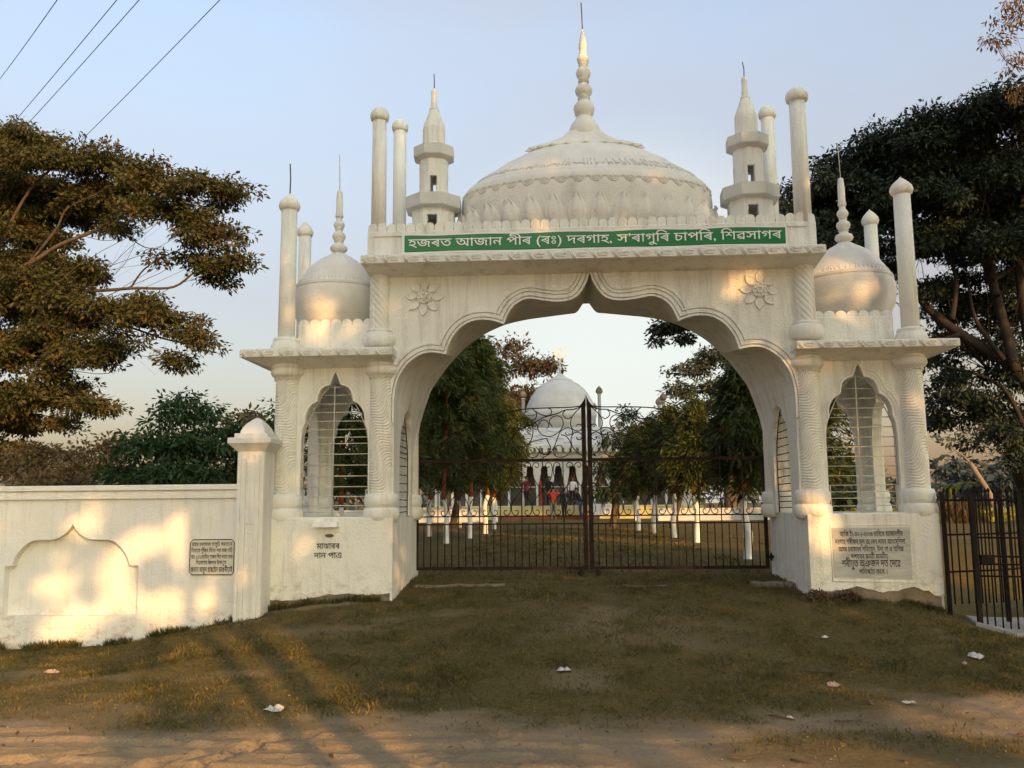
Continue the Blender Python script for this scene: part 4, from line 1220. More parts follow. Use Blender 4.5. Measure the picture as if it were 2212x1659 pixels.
mp = thing("marble_plaque", "grey marble plaque with dark maroon inscription on the base of the right pavilion", "plaque", (3.57, -0.21, 0.70))
mb = MB(); o = 0
mb.prism([(3.131, 0.725), (4.008, 0.705), (4.016, 1.297), (3.128, 1.294)], [], -0.207, -0.19); part("stone", mb, "marble", mp)
mb = MB()
for (a, b_) in (((3.10, 0.685), (4.05, 0.665)),):
    mb.tube([(a[0], -0.202, a[1]), (b_[0], -0.202, b_[1])], 0.007, 5)
mb.tube([(3.11, -0.202, 0.69), (3.108, -0.202, 1.32), (4.03, -0.202, 1.325)], 0.006, 5)
part("plaster_margin", mb, "white", mp)
PL = [("আিজ ইং-৩০-১-২০০৬ তািৰেখ আজানপীৰ", 3.215, 3.93, 1.195, 0.052), ("দৰগাহ শৰীফৰ মূল তোৰণ দ্বাৰৰ আধাৰিশলা", 3.155, 3.955, 1.105, 0.052),
      ("অসম চৰকাৰৰ পিৰবহন, উদ্যোগ ও বািণজ্য", 3.19, 3.93, 1.02, 0.052), ("দপ্তৰৰ মন্ত্ৰী মাননীয়", 3.33, 3.75, 0.935, 0.052),
      ("শ্ৰীযুত অঞ্জন দত্ত েদেৱ", 3.22, 3.885, 0.845, 0.074), ("প্ৰিতষ্ঠা কেৰ ।", 3.41, 3.73, 0.765, 0.050)]
for t, a, b_, z, c in PL:
    t = t.replace("দ্বা", "দা").replace("শ্ৰী", "শৰী").replace("অঞ্জন", "অঞজন").replace("দত্ত", "দত্").replace("ষ্ঠ", "ষঠ").replace("প্ৰ", "প").replace("প্ত", "পত").replace("ন্ত্ৰ", "নত").replace("দ্য", "দ")
    t = t.replace("জ্য", "জ").replace("দত্", "দত")
    lettering("inscription", t, a, b_, z, -0.2085, "maroon_ink", mp, cap=c, bold=0.014)
# ================================================================== boundary wall and pier on the left
WY = -0.40
bw = thing("boundary_wall", "white boundary wall with an arched blind niche left of the pier", "wall", (-6.0, WY, 0.0))
niche = [(-6.66, 0.335), (-5.02, 0.338), (-5.03, 0.915), (-5.135, 0.918)] + [(p.x, p.y) for p in catmull([(-5.135, 0.918, 0), (-5.165, 1.01, 0), (-5.215, 1.09, 0), (-5.30, 1.175, 0), (-5.40, 1.218, 0), (-5.52, 1.222, 0), (-5.63, 1.226, 0), (-5.74, 1.275, 0), (-5.82, 1.35, 0), (-5.858, 1.412, 0)], 3)][1:]
right_half = niche[4:]
niche += [(2 * -5.858 - x, z) for x, z in right_half[::-1][1:]] + [(-6.58, 0.918), (-6.665, 0.915)]
xl, xr = -12.0, -3.78
bot = []
for i in range(41):
    x = xl + (xr - xl) * i / 40; bot.append((x, -0.35))
mb = MB()
mb.prism([(xr, 1.70), (xl, 1.70)] + bot, [niche], WY, WY + 0.13)
mb.box(xl, xr, WY + 0.105, WY + 0.24, -0.34, 1.69)
wall_b = part("wall_panel", mb, "wall_white", bw)
mb = MB()
mb.box(xl, xr, WY - 0.035, WY + 0.27, 1.70, 1.745, 0.004); mb.box(xl, xr, WY - 0.015, WY + 0.25, 1.745, 1.80, 0.004); mb.box(xl, xr, WY - 0.05, WY + 0.285, 1.80, 1.865, 0.006)
part("coping", mb, "wall_white", bw)

pr_ = thing("gate_pier", "square white pier with a pyramid cap between the boundary wall and the gateway", "pier", (-3.66, -0.4, 0.25))
mb = MB()
px0, px1, py0, py1 = -3.83, -3.50, -0.52, -0.12
mb.box(px0, px1, py0, py1, -0.1, 2.25, 0.01)
# raised frame strips on the front
mb.box(px0 + 0.012, px0 + 0.05, py0 - 0.018, py0 + 0.01, 0.1, 2.20); mb.box(px0 + 0.085, px0 + 0.115, py0 - 0.018, py0 + 0.01, 0.1, 2.17)
mb.box(px1 - 0.105, px1 - 0.055, py0 - 0.018, py0 + 0.01, 0.1, 2.20); mb.box(px1 - 0.03, px1 - 0.004, py0 - 0.014, py0 + 0.01, 0.1, 2.2)
mb.box(px0 + 0.118, px1 - 0.108, py0 - 0.010, py0 + 0.01, 0.86, 1.36); mb.box(px0 + 0.118, px1 - 0.108, py0 - 0.016, py0 + 0.01, 1.40, 2.12); mb.box(px0 + 0.118, px1 - 0.108, py0 - 0.004, py0 + 0.01, 0.1, 0.62)
part("shaft", mb, "wall_white", pr_)
mb = MB()
mb.frustum((px0, px1, py0, py1), 2.245, (px0 - 0.085, px1 + 0.085, py0 - 0.085, py1 + 0.085), 2.335)
mb.box(px0 - 0.095, px1 + 0.095, py0 - 0.095, py1 + 0.095, 2.333, 2.405, 0.008); mb.box(px0 - 0.035, px1 + 0.035, py0 - 0.035, py1 + 0.035, 2.404, 2.46, 0.006)
part("cap", mb, "wall_white", pr_)
mb = MB(); pc = ((px0 + px1) / 2, (py0 + py1) / 2)
for k, (r, z) in enumerate([(0.150, 2.458), (0.145, 2.49), (0.125, 2.54), (0.09, 2.59), (0.045, 2.635), (0.012, 2.66)]):
    mb.v += [(pc[0] - r, pc[1] - r * 1.2, z), (pc[0] + r, pc[1] - r * 1.2, z), (pc[0] + r, pc[1] + r * 1.2, z), (pc[0] - r, pc[1] + r * 1.2, z)]
    if k:
        for i in range(4): mb.face((4 * k - 4 + i, 4 * k - 4 + (i + 1) % 4, 4 * k + (i + 1) % 4, 4 * k + i))
mb.face((20, 21, 22, 23))
part("pyramid", mb, "wall_white", pr_)

sp_ = thing("wall_plaque", "small framed plaque with black lettering on the left boundary wall", "plaque", (-4.14, WY - 0.02, 0.8))
mb = MB(); rc = 0.035
x0, x1, z0, z1 = -4.405, -3.875, 0.806, 1.214
mb.prism([(x0 + rc, z0), (x1 - 0.01, z0), (x1, z0 + 0.01), (x1, z1 - rc), (x1 - rc, z1), (x0 + rc, z1), (x0, z1 - rc), (x0, z0 + rc)], [], WY - 0.010, WY + 0.01); part("board", mb, "plaque", sp_)
mb = MB()
mb.tube([(x0 + rc, WY - 0.012, z0), (x1 - 0.02, WY - 0.012, z0), (x1, WY - 0.012, z0 + 0.03), (x1, WY - 0.012, z1 - rc), (x1 - rc, WY - 0.012, z1), (x0 + rc, WY - 0.012, z1), (x0, WY - 0.012, z1 - rc), (x0, WY - 0.012, z0 + rc)], 0.0052, 5, closed=True)
part("painted_frame", mb, "ink", sp_)
for t, a, b_, z, c in [("চাহৰ চৰকাৰৰ বাকুিঢ় সমবায়ৰ", -4.385, -3.90, 1.138, 0.040), ("িবধায়ক পুঁিজৰ িনিধৰ পৰা ৰাজ বািঢ়", -4.39, -3.895, 1.066, 0.040),
                       ("তাং ১৫/১/তািৰখ বাজৰ িশৱ দ্বাৰ কৰা", -4.39, -3.89, 0.992, 0.040), ("িশৱসাগৰ িজলাৰ উপাযু্ক", -4.33, -3.965, 0.925, 0.040),
                       ("জনাব মামুদ হাছেইন ডাঙৰীয়াই", -4.392, -3.89, 0.838, 0.052)]:
    lettering("inscription", t.replace("্", ""), a, b_, z, WY - 0.0115, "ink", sp_, cap=c, bold=0.020)

# ================================================================== iron gate
GP = 1.62
def gp(x, y):
    """gate survey grid -> metres in the gate plane"""
    return (0.352 + (x - 1548) * 0.001636, 2.205 - (y - 655) * 0.001605 + (0.012 * (1548 - x) / 1468))
SCR = [
 [(1500, 185), (1450, 193), (1380, 197), (1200, 200), (1050, 207), (950, 220), (800, 255), (650, 310), (500, 385), (350, 470), (200, 560), (75, 645)],
 [(1510, 190), (1440, 215), (1370, 220), (1300, 250), (1230, 270), (1180, 285), (1130, 315), (1080, 345), (1010, 375), (960, 400), (925, 440), (905, 470), (880, 495), (820, 520)],
 [(1090, 205), (1120, 240), (1125, 270), (1105, 300), (1070, 305), (1045, 295), (1040, 285)],
 [(1090, 210), (1150, 250), (1200, 268), (1240, 262), (1255, 235), (1245, 210), (1220, 200)],
 [(1210, 380), (1228, 360), (1225, 335), (1205, 310), (1175, 307), (1145, 330), (1132, 365), (1140, 400), (1170, 435), (1220, 450), (1260, 445), (1310, 415), (1345, 370), (1352, 330), (1340, 290), (1310, 270), (1270, 275), (1240, 300), (1235, 330), (1260, 368)],
 [(1420, 280), (1400, 298), (1375, 292), (1355, 270), (1352, 245), (1370, 225)],
 [(1510, 190), (1460, 240), (1425, 290), (1415, 340), (1425, 375), (1450, 400), (1480, 405), (1505, 395), (1515, 370), (1500, 348), (1475, 348), (1462, 365)],
 [(1465, 455), (1470, 475), (1490, 480), (1512, 460), (1505, 430), (1475, 415), (1440, 425), (1420, 460), (1420, 510), (1440, 560), (1480, 600), (1515, 620)],
 [(1370, 415), (1378, 437), (1400, 440), (1425, 430), (1432, 410), (1420, 385), (1385, 375), (1350, 390), (1320, 420), (1300, 470), (1280, 520), (1250, 580), (1210, 615), (1165, 640)],
 [(1340, 555), (1335, 535), (1315, 527), (1285, 540), (1265, 575), (1275, 615), (1320, 632), (1370, 622), (1405, 590), (1418, 540), (1405, 490), (1375, 450), (1330, 435)],
 [(1210, 465), (1220, 500), (1240, 540), (1235, 580), (1210, 603), (1180, 605), (1155, 590), (1145, 570), (1155, 535)],
 [(1210, 465), (1120, 485), (1075, 500), (1045, 540), (1035, 580), (1050, 615), (1085, 635), (1120, 625), (1138, 600), (1140, 570), (1120, 545)],
 [(1085, 345), (1092, 400), (1080, 470), (1050, 515), (1010, 538), (970, 538), (935, 520), (915, 490), (925, 455), (955, 440), (980, 455), (985, 490)],
 [(945, 540), (980, 560), (1010, 590), (1035, 635)],
 [(925, 385), (955, 368), (975, 382), (968, 418), (935, 432)],
 [(940, 640), (950, 600), (945, 560), (920, 540)],
 [(1040, 290), (1052, 320), (1045, 345), (1015, 365)],
 # outer part of the leaf, mostly against dark foliage
 [(880, 300), (840, 330), (830, 370), (850, 400), (880, 395), (890, 370)],
 [(880, 300), (800, 320), (720, 370), (640, 420), (540, 470), (430, 530)],
 [(820, 520), (760, 545), (720, 590), (735, 630), (780, 635), (800, 600), (785, 570)],
 [(700, 380), (660, 360), (610, 375), (600, 415), (630, 440), (660, 425)],
 [(700, 470), (650, 500), (620, 545), (630, 600), (680, 620), (710, 590), (700, 555), (670, 550)],
 [(540, 470), (520, 520), (540, 580), (500, 625), (450, 610), (440, 570), (470, 545), (500, 560)],
 [(470, 420), (430, 405), (390, 430), (390, 475), (425, 490), (450, 470)],
 [(430, 530), (370, 550), (330, 600), (290, 635)], [(380, 640), (340, 600), (300, 560), (270, 540), (250, 565), (270, 590)],
]
PER = 183 * 0.001636
def make_leaf(side):
    lab = "left leaf of the rusty scrolled iron gate under the arch" if side < 0 else "right leaf of the rusty scrolled iron gate under the arch"
    xo = -2.045 if side < 0 else 2.80
    lf = thing("gate_leaf", lab, "gate", (xo, GP, 0.66), "leaves of the iron gate")
    mx_ = (lambda x: x) if side < 0 else (lambda x: 2 * 0.356 - x + 0.0)
    sc = 1.0 if side < 0 else (2.775 - 0.356) / (0.356 + 2.03)
    def X(x): return mx_(x) if side < 0 else 0.356 + (0.356 - x) * sc
    zb, zt = 0.722, 2.205
    xin = 0.352 - 0.036; xout = -2.03
    mb = MB()
    def barbox(xa, xb, za, zb_, d=0.022):
        a, b_ = sorted((X(xa), X(xb))); mb.box(a, b_, GP - d, GP + d, za, zb_)
    barbox(xin - 0.030, xin + 0.030, zb - 0.02, 2.952, 0.026)
    barbox(xout - 0.022, xout + 0.022, zb - 0.02, zt + 0.03, 0.024)
    barbox(xout, xin, zb - 0.02, zb + 0.022, 0.020); barbox(xout, xin, zt - 0.022, zt + 0.022, 0.020)
    fr = part("frame", mb, "iron", lf)
    mb = MB()
    for z in (1.432, 1.325): 
        a, b_ = sorted((X(xout), X(xin))); mb.box(a, b_, GP - 0.004, GP + 0.004, z - 0.009, z + 0.009)
    part("mid_rail", mb, "iron", lf)
    # thin pickets below, every third one runs through to the top rail
    nb = 23
    sp = (xin - xout) / (nb + 1)
    pk = MB().tube([(0, 0, 0), (0, 0, 1)], 0.0075, 6).mesh("picket", "iron")
    for i in range(1, nb + 1):
        top = zt if i % 3 == 0 else 1.325 + 0.10
        if i % 3: top = 1.325
        piece("picket", pk, lf, (X(xout + sp * i), GP, zb), (random.uniform(-0.004, 0.004), random.uniform(-0.004, 0.004), 0), (1, 1, top - zb))
    # lyre scrolls between the rails
    nly = 8; pw = sp * 3
    for i in range(nly):
        xb = xout + pw * (i + 1)
        if i == 7: xb = xin
        mb = MB()
        for s in (-1, 1):
            if i == 7 and s > 0: continue
            sx = lambda d: X(xb + s * d)
            h = pw / 2
            top = [(0.030, 2.115), (0.045, 2.098), (0.062, 2.105), (0.066, 2.13), (0.050, 2.152), (0.026, 2.15), (0.012, 2.125), (0.018, 2.09), (0.045, 2.068)]
            top = [(h - 0.05, 2.125), (h - 0.062, 2.105), (h - 0.085, 2.105), (h - 0.10, 2.13), (h - 0.088, 2.16), (h - 0.058, 2.172), (h - 0.025, 2.155), (h - 0.010, 2.115), (h - 0.008, 2.05), (h - 0.025, 1.96), (h * 0.5, 1.87), (0.0, 1.79), (-h * 0.45, 1.71), (-h + 0.02, 1.62), (-h + 0.006, 1.55), (-h + 0.012, 1.49), (-h + 0.045, 1.447), (-h + 0.085, 1.452), (-h + 0.10, 1.485), (-h + 0.082, 1.515), (-h + 0.055, 1.505)]
            pts = catmull([(sx(d), GP + 0.006 * s, z) for d, z in top], 3)
            mb.tube(pts, 0.0065, 5)
        part("lyre_scroll", mb, "iron", lf)
    # crest scrollwork
    for k, tr in enumerate(SCR):
        pts = []
        for (x, y) in tr:
            a, z = gp(x, y); pts.append((X(a), GP + 0.001 * (k % 4), z))
        mb = MB(); mb.tube(catmull(pts, 4), 0.0085 if k < 2 else 0.0072, 5)
        part("top_rail" if k == 0 else "scroll", mb, "iron", lf)
    # half spearhead
    mb = MB()
    prof = [(0.352, 3.13), (0.345, 3.09), (0.332, 3.05), (0.305, 3.005), (0.27, 2.965), (0.27, 2.95), (0.352, 2.95)]
    mb.prism([(X(a) + (0.001 * side), z) for a, z in prof], [], GP - 0.012, GP + 0.012); part("spearhead", mb, "iron", lf)
    # caster wheel and stops under the inner foot
    mb = MB(); xw = X(0.352 - 0.115)
    wz = gz1(xw, GP) + 0.042
    o = len(mb.v); n = 16
    for y in (GP - 0.018, GP + 0.018): mb.v += [(xw + 0.042 * math.cos(2 * PI * k / n), y, wz + 0.042 * math.sin(2 * PI * k / n)) for k in range(n)]
    mb.face(range(n - 1, -1, -1)); mb.face([n + k for k in range(n)])
    for k in range(n): mb.face((k, (k + 1) % n, n + (k + 1) % n, n + k))
    mb.box(xw - 0.012, xw + 0.012, GP - 0.026, GP - 0.019, wz - 0.01, zb); mb.box(xw - 0.012, xw + 0.012, GP + 0.019, GP + 0.026, wz - 0.01, zb)
    part("caster", mb, "iron", lf)
    for z in (2.02, 1.45, 0.86):
        mb = MB(); a = X(xout) ; b_ = X(xout) + side * 0.11
        a, b_ = sorted((a, b_)); mb.box(a, b_, GP - 0.012, GP + 0.012, z - 0.02, z + 0.02); mb.lathe([(0.016, z - 0.05), (0.016, z + 0.05)], X(xout) + side * 0.05, GP - 0.02, 10)
        part("hinge", mb, "iron", lf)
    return lf
make_leaf(-1); make_leaf(1)

# ================================================================== black iron fence on the right
def picket_mesh(h):
    mb = MB(); mb.tube([(0, 0, 0), (0, 0, h)], 0.0095, 6); mb.lathe([(0.004, h - 0.01), (0.018, h + 0.012), (0.018, h + 0.03), (0.004, h + 0.052)], 0, 0, 8)
    return mb.mesh("picket", "black_iron")
fe = thing("iron_fence", "black iron picket fence panel fixed to the right pavilion", "fence", (4.75, -0.2, 0.35))
mb = MB()
fa, fb = Vector((4.40, -0.22, 0)), Vector((5.15, 0.0, 0))
zt = 1.68
for (p, r) in ((fa, 0.020), (fb, 0.022)): mb.box(p.x - r, p.x + r, p.y - r, p.y + r, 0.15, zt + 0.02)
part("post", mb, "black_iron", fe)
mb = MB()
for z in (1.60, 1.205, 0.785): mb.tube([(fa.x, fa.y, z), (fb.x, fb.y, z + 0.005)], 0.012, 5)
part("rail", mb, "black_iron", fe)
pm = picket_mesh(1.27)
for i in range(8):
    t = (i + 0.8) / 8.4; p = fa.lerp(fb, t); piece("picket", pm, fe, (p.x, p.y, 0.42))
# the leaf standing open nearer the lane
fl = thing("side_gate_leaf", "black iron side gate standing open over the concrete apron", "gate", (4.72, -0.75, 0.2))
mb = MB()
ga, gb = Vector((4.55, -0.62, 0)), Vector((5.75, -0.66, 0))
mb.box(ga.x - 0.024, ga.x + 0.024, ga.y - 0.024, ga.y + 0.024, 0.17, 1.72); mb.box(5.03, 5.09, ga.y - 0.035, ga.y + 0.025, 0.17, 1.70); mb.box(gb.x - 0.02, gb.x + 0.02, gb.y - 0.02, gb.y + 0.02, 0.17, 1.72)
part("post", mb, "black_iron", fl)
mb = MB()
for z in (1.60, 1.19, 0.985, 0.90, 0.77): mb.tube([(ga.x, ga.y, z), (gb.x, gb.y, z - 0.02)], 0.011, 5)
part("rail", mb, "black_iron", fl)
pm2 = picket_mesh(1.48)
for i in range(14):
    t = (i + 1) / 15; p = ga.lerp(gb, t); piece("picket", pm2, fl, (p.x, p.y, 0.20), (random.uniform(-0.01, 0.01), 0, 0))
mb = MB(); mb.box(4.60, 4.74, -0.66, -0.60, 0.90, 1.0); part("latch_box", mb, "black_iron", fl)
# second run of fence seen through the open leaf
f2 = thing("iron_fence", "second black iron fence panel running back behind the open side gate", "fence", (5.5, 0.6, 0.35))
mb = MB(); fa, fb = Vector((5.15, 0.05, 0)), Vector((6.4, 1.1, 0))
for p in (fb,): mb.box(p.x - 0.03, p.x + 0.03, p.y - 0.03, p.y + 0.03, 0.15, 1.75)
part("post", mb, "black_iron", f2)
mb = MB()
for z in (1.60, 1.205, 0.785): mb.tube([(fa.x, fa.y, z), (fb.x, fb.y, z)], 0.012, 5)
part("rail", mb, "black_iron", f2)
for i in range(12):
    p = fa.lerp(fb, (i + 0.7) / 12.5); piece("picket", pm, f2, (p.x, p.y, 0.42))

# ================================================================== power cables
for lab, a, b_ in (("topmost power cable, crossing the upper left corner", (0, 150, 26), (110, 0, 14)), ("second power cable from the top left corner, above the rain tree", (0, 278, 26), (236, 0, 14)),
                   ("third power cable, just right of a parallel one at upper left", (38, 270, 26), (283, 0, 14)), ("lowest and rightmost power cable running down to the rain tree", (170, 287, 26), (455, 0, 14))):
    p = at(*a); q = at(*b_); d = q - p
    A = p - d * 2.2; B = q + d * 0.9
    pts = [A.lerp(B, t / 24) - Vector((0, 0, 0.5 * math.sin(PI * t / 24))) for t in range(25)]
    mb = MB(); mb.tube(pts, 0.013, 5)
    tag(part("power_cable", mb, "wire", None), lab, "cable", "power cables overhead")

# ================================================================== litter
def scrap(name, label, px, py, w, d, mat, seed, cat="litter"):
    # settle on the ground along the sight line
    Y = -3
    dirv = at(px, py, Y) - CAM_LOC
    t = 0.3
    for k in range(4000):
        p = CAM_LOC + dirv * t
        if p.z <= gz1(p.x, p.y) + 0.004: break
        t += 0.0008
    r = random.Random(seed); mb = MB(); n = 9
    ring = []
    for k in range(n):
        a = 2 * PI * k / n; rr = 0.75 + 0.45 * r.random()
        ring.append((p.x + w / 2 * rr * math.cos(a), p.y + d / 2 * rr * math.sin(a)))
    for (x, y) in ring: mb.v.append((x, y, gz1(x, y) + 0.008 + 0.06 * w * 2 * r.random()))
    mid = [(p.x + (x - p.x) * 0.45, p.y + (y - p.y) * 0.45) for x, y in ring]
    for (x, y) in mid: mb.v.append((x, y, gz1(x, y) + 0.016 + 0.11 * w * 2 * r.random()))
    mb.v.append((p.x, p.y, gz1(p.x, p.y) + 0.02 + 0.04 * w))
    for k in range(n):
        j = (k + 1) % n; mb.face((k, j, n + j, n + k)); mb.face((n + k, n + j, 2 * n))
    o = part(name, mb, mat, None)
    sd = o.modifiers.new("s", "SOLIDIFY"); sd.thickness = 0.0015
    return tag(o, label, cat, "litter on the grass and lane")
scrap("paper_scrap", "crumpled white paper on the shaded grass before the gate", 1218, 1450, 0.15, 0.13, "paper", 4)
scrap("paper_scrap", "torn pale paper lying where the grass meets the sunlit lane", 592, 1535, 0.15, 0.13, "paper", 5)
scrap("paper_scrap", "folded white paper on the grass below the side gate", 2106, 1420, 0.15, 0.13, "paper", 6)
scrap("paper_scrap", "pinkish torn cardboard on the right edge of the grass", 1802, 1482, 0.12, 0.11, "pink_paper", 7)
scrap("paper_scrap", "tiny pink wrapper right under the folded white paper", 2083, 1434, 0.05, 0.05, "pink_paper", 8)
scrap("paper_scrap", "faint pinkish paper strip on the grass below the wall niche", 112, 1455, 0.16, 0.05, "pink_paper", 9)
scrap("paper_scrap", "small white scrap on the grass left of the marble plaque's foot", 1782, 1378, 0.07, 0.06, "paper", 10)
scrap("paper_scrap", "thin white paper on the bare lane at right", 1965, 1522, 0.12, 0.04, "paper", 11)
scrap("paper_scrap", "smallest white fleck beside a twig on the lane", 1705, 1553, 0.06, 0.05, "paper", 12)
scrap("dry_leaf", "curled dry leaf on the lane at right, left of the thin paper", 1880, 1520, 0.05, 0.09, "twig", 13, "leaf")
scrap("dry_leaf", "pale dry stalks by the right edge of the lane", 2205, 1590, 0.06, 0.05, "twig", 14, "leaf")
def twig(label, px, py, L, ang):
    dirv = at(px, py, -3) - CAM_LOC; t = 0.3
    for k in range(4000):
        p = CAM_LOC + dirv * t
        if p.z <= gz1(p.x, p.y) + 0.004: break
        t += 0.0008
    pts = []
    for i in range(6):
        s = (i / 5 - 0.5) * L; x = p.x + s * math.cos(ang) + 0.01 * math.sin(i * 2.0); y = p.y + s * math.sin(ang); pts.append((x, y, gz1(x, y) + 0.012))
    mb = MB(); mb.tube(pts, [0.007, 0.008, 0.0075, 0.006, 0.005, 0.003], 5)
    tag(part("twig", mb, "twig", None), label, "twig", "twigs on the lane")
twig("dark twig lying on the lane below the pinkish cardboard", 1690, 1552, 0.20, -0.5)
twig("brown twig in front of the worn turf patch", 1835, 1560, 0.22, 0.05)
twig("short dark twig low on the lane below the gate centre line", 1600, 1640, 0.16, 0.1)
twig("bent twig at the bottom edge right of the gate centre", 1735, 1648, 0.16, -0.6)
twig("thin dry stalk on the grass below the right base", 1770, 1452, 0.35, -0.25)
# ================================================================== shrine beyond the gate
SY = 40.0
sh = thing("shrine", "white domed shrine with arcaded front and crescent finial, seen through the arch", "shrine", (0.0, SY + 4, 0.78))
mb = MB()
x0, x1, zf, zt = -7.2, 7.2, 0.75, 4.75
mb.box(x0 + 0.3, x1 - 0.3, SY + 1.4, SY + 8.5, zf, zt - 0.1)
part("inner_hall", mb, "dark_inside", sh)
# arcade front: keyhole openings 0.75 m apart
mb = MB(); pit = 0.80
holes = []
for i in range(-8, 9):
    c = -0.19 + i * pit
    pr = [(0.34, 1.50), (0.34, 2.55), (0.26, 2.95), (0.185, 3.35), (0.20, 3.50), (0.17, 3.62), (0.09, 3.70), (0.0, 3.73)]
    holes.append([(c + w, z) for w, z in pr] + [(c - w, z) for w, z in pr[::-1][1:]])
mb.prism([(x0, 0.7), (x1, 0.7), (x1, zt), (x0, zt)], holes, SY, SY + 0.35)
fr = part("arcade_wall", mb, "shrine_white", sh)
mb = MB(); mb.box(x0, x1, SY - 0.02, SY - 0.0, 2.52, 2.56); part("string_course", mb, "shrine_white", sh)
mb = MB(); mb.box(x0 - 0.4, x1 + 0.4, SY - 1.6, SY - 0.01, 0.7, 1.45); part("plinth", mb, "shrine_yellow", sh)
mb = MB(); mb.box(-3.4, 2.0, SY - 1.9, SY - 1.62, 0.7, 0.98); part("step", mb, "red_wood", sh)
mb = MB(); mb.box(x0 - 0.3, x1 + 0.3, SY - 0.55, SY + 8.8, 4.70, 4.84)
mb.frustum((x0 - 0.3, x1 + 0.3, SY - 0.55, SY + 8.8), 4.84, (x0 + 0.6, x1 - 0.6, SY + 0.9, SY + 7.5), 5.95)
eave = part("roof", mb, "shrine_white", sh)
tooth = MB(); tooth.prism([(-0.13, 0.0), (-0.13, -0.16), (-0.09, -0.24), (0.09, -0.24), (0.13, -0.16), (0.13, 0.0)], [], -0.03, 0.03); tooth = tooth.mesh("eave_tooth", "shrine_white")
for i in range(38): piece("eave_tooth", tooth, eave, (x0 - 0.1 + i * 0.40, SY - 0.55, 4.71))
mb = MB()
rr = random.Random(5)
for i in range(70):      # plaster reliefs on the sloping roof face
    t = rr.uniform(0.1, 0.85); x = rr.uniform(-4, 4); y = SY - 0.55 + 1.45 * t; z = 4.84 + 1.11 * t; s = rr.uniform(0.10, 0.2)
    mb.tube([(x + s * 1.4 * math.cos(a), y - 0.01 + s * 0.6 * math.sin(a), z + 0.02 + s * 0.5 * math.sin(a)) for a in np.linspace(0, rr.uniform(3, 6), 8)], 0.025, 4)
part("relief", mb, "shrine_white", eave)
DC = (-0.01, SY + 3.0)
k3 = (SY + 3.0 + 11) / (36 + 11)     # dome was sighted at 36; keep its angular size
def kz(z): return 1.6 + (z - 1.6) * k3
mb = MB()
mb.lathe([(r * k3, kz(z)) for r, z in [(1.72, 5.3), (1.72, 5.86), (1.80, 5.93), (1.885, 6.05), (1.89, 6.2), (1.86, 6.3), (1.82, 6.32), (1.80, 6.5), (1.70, 6.85), (1.52, 7.2), (1.26, 7.55), (0.95, 7.82), (0.62, 7.99)]], DC[0], DC[1], 64)
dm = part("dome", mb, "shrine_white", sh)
mb = MB(); mb.lathe([(r * k3, kz(z)) for r, z in [(0.60, 7.975), (0.64, 7.98), (0.64, 8.01), (0.50, 8.08), (0.34, 8.17), (0.20, 8.28), (0.12, 8.38), (0.05, 8.4)]], DC[0], DC[1], 40, rfun=lambda r, z, a: r * (1 + 0.03 * math.cos(a * 18))); part("cap", mb, "shrine_white", dm)
mb = MB()
mb.lathe([(r * k3, kz(z)) for r, z in [(0.05, 8.38), (0.045, 8.55), (0.09, 8.62), (0.115, 8.68), (0.09, 8.74), (0.045, 8.79), (0.04, 8.87), (0.085, 8.91), (0.105, 8.965), (0.085, 9.02), (0.04, 9.06), (0.05, 9.16), (0.07, 9.20), (0.03, 9.24)]], DC[0], DC[1], 16)
part("finial", mb, "shrine_white", dm)
mb = MB(); c = Vector((DC[0] + 0.05, DC[1], kz(9.56))); R1 = 0.36 * k3
out = [(c.x + R1 * math.cos(a), c.z + R1 * math.sin(a)) for a in np.linspace(math.radians(165), math.radians(405), 22)]
c2 = (c.x + 0.03, c.z + 0.13); R2 = 0.30 * k3
inn = [(c2[0] + R2 * math.cos(a), c2[1] + R2 * math.sin(a)) for a in np.linspace(math.radians(400), math.radians(170), 22)]
mb.prism(out + inn, [], c.y - 0.03, c.y + 0.03)
st = [(c.x + (0.17 if k % 2 == 0 else 0.07) * math.sin(k * PI / 5), c.z + 0.17 + (0.17 if k % 2 == 0 else 0.07) * math.cos(k * PI / 5)) for k in range(10)]
mb.prism(st, [], c.y - 0.02, c.y + 0.02)
part("crescent_and_star", mb, "shrine_white", dm)
# corner poles with bud caps
def pole(x, y, ztop, zb=5.0):
    mb = MB(); mb.lathe([(0.11, zb), (0.095, ztop - 0.5), (0.14, ztop - 0.48), (0.12, ztop - 0.44)], x, y, 12); p = part("pole", mb, "shrine_white", sh)
    mb = MB(); mb.lathe([(0.08, ztop - 0.45), (0.20, ztop - 0.34), (0.22, ztop - 0.24), (0.15, ztop - 0.08), (0.03, ztop + 0.04), (0.01, ztop + 0.08)], x, y, 12); part("bud", mb, "plinth", p)
for px, py, Y in ((1130, 845, 43), (1143, 873, 46.5), (1294, 836, 43), (1283, 872, 46.5), (1423, 860, 44), (1432, 850, 42), (1337, 912, 47)):
    p = at(px, py, Y); pole(p.x, p.y, p.z)

# low white compound wall behind the path trees
lw = thing("compound_wall", "low white compound wall far behind the tree trunks", "wall", (-10, 33, 0.75))
mb = MB(); mb.box(-22, -3.8, 33.0, 33.2, 0.6, 1.28); part("wall_run", mb, "shrine_white", lw); mb = MB(); mb.box(-22, -3.8, 32.95, 33.25, 1.28, 1.36); part("coping", mb, "shrine_white", lw)
lw2 = thing("compound_wall", "low white compound wall at the right side of the shrine grounds", "wall", (9, 33, 0.75))
mb = MB(); mb.box(4.6, 10.5, 33.0, 33.2, 0.6, 1.25); part("wall_run", mb, "shrine_white", lw2); mb = MB(); mb.box(4.6, 10.5, 32.95, 33.25, 1.25, 1.33); part("coping", mb, "shrine_white", lw2)

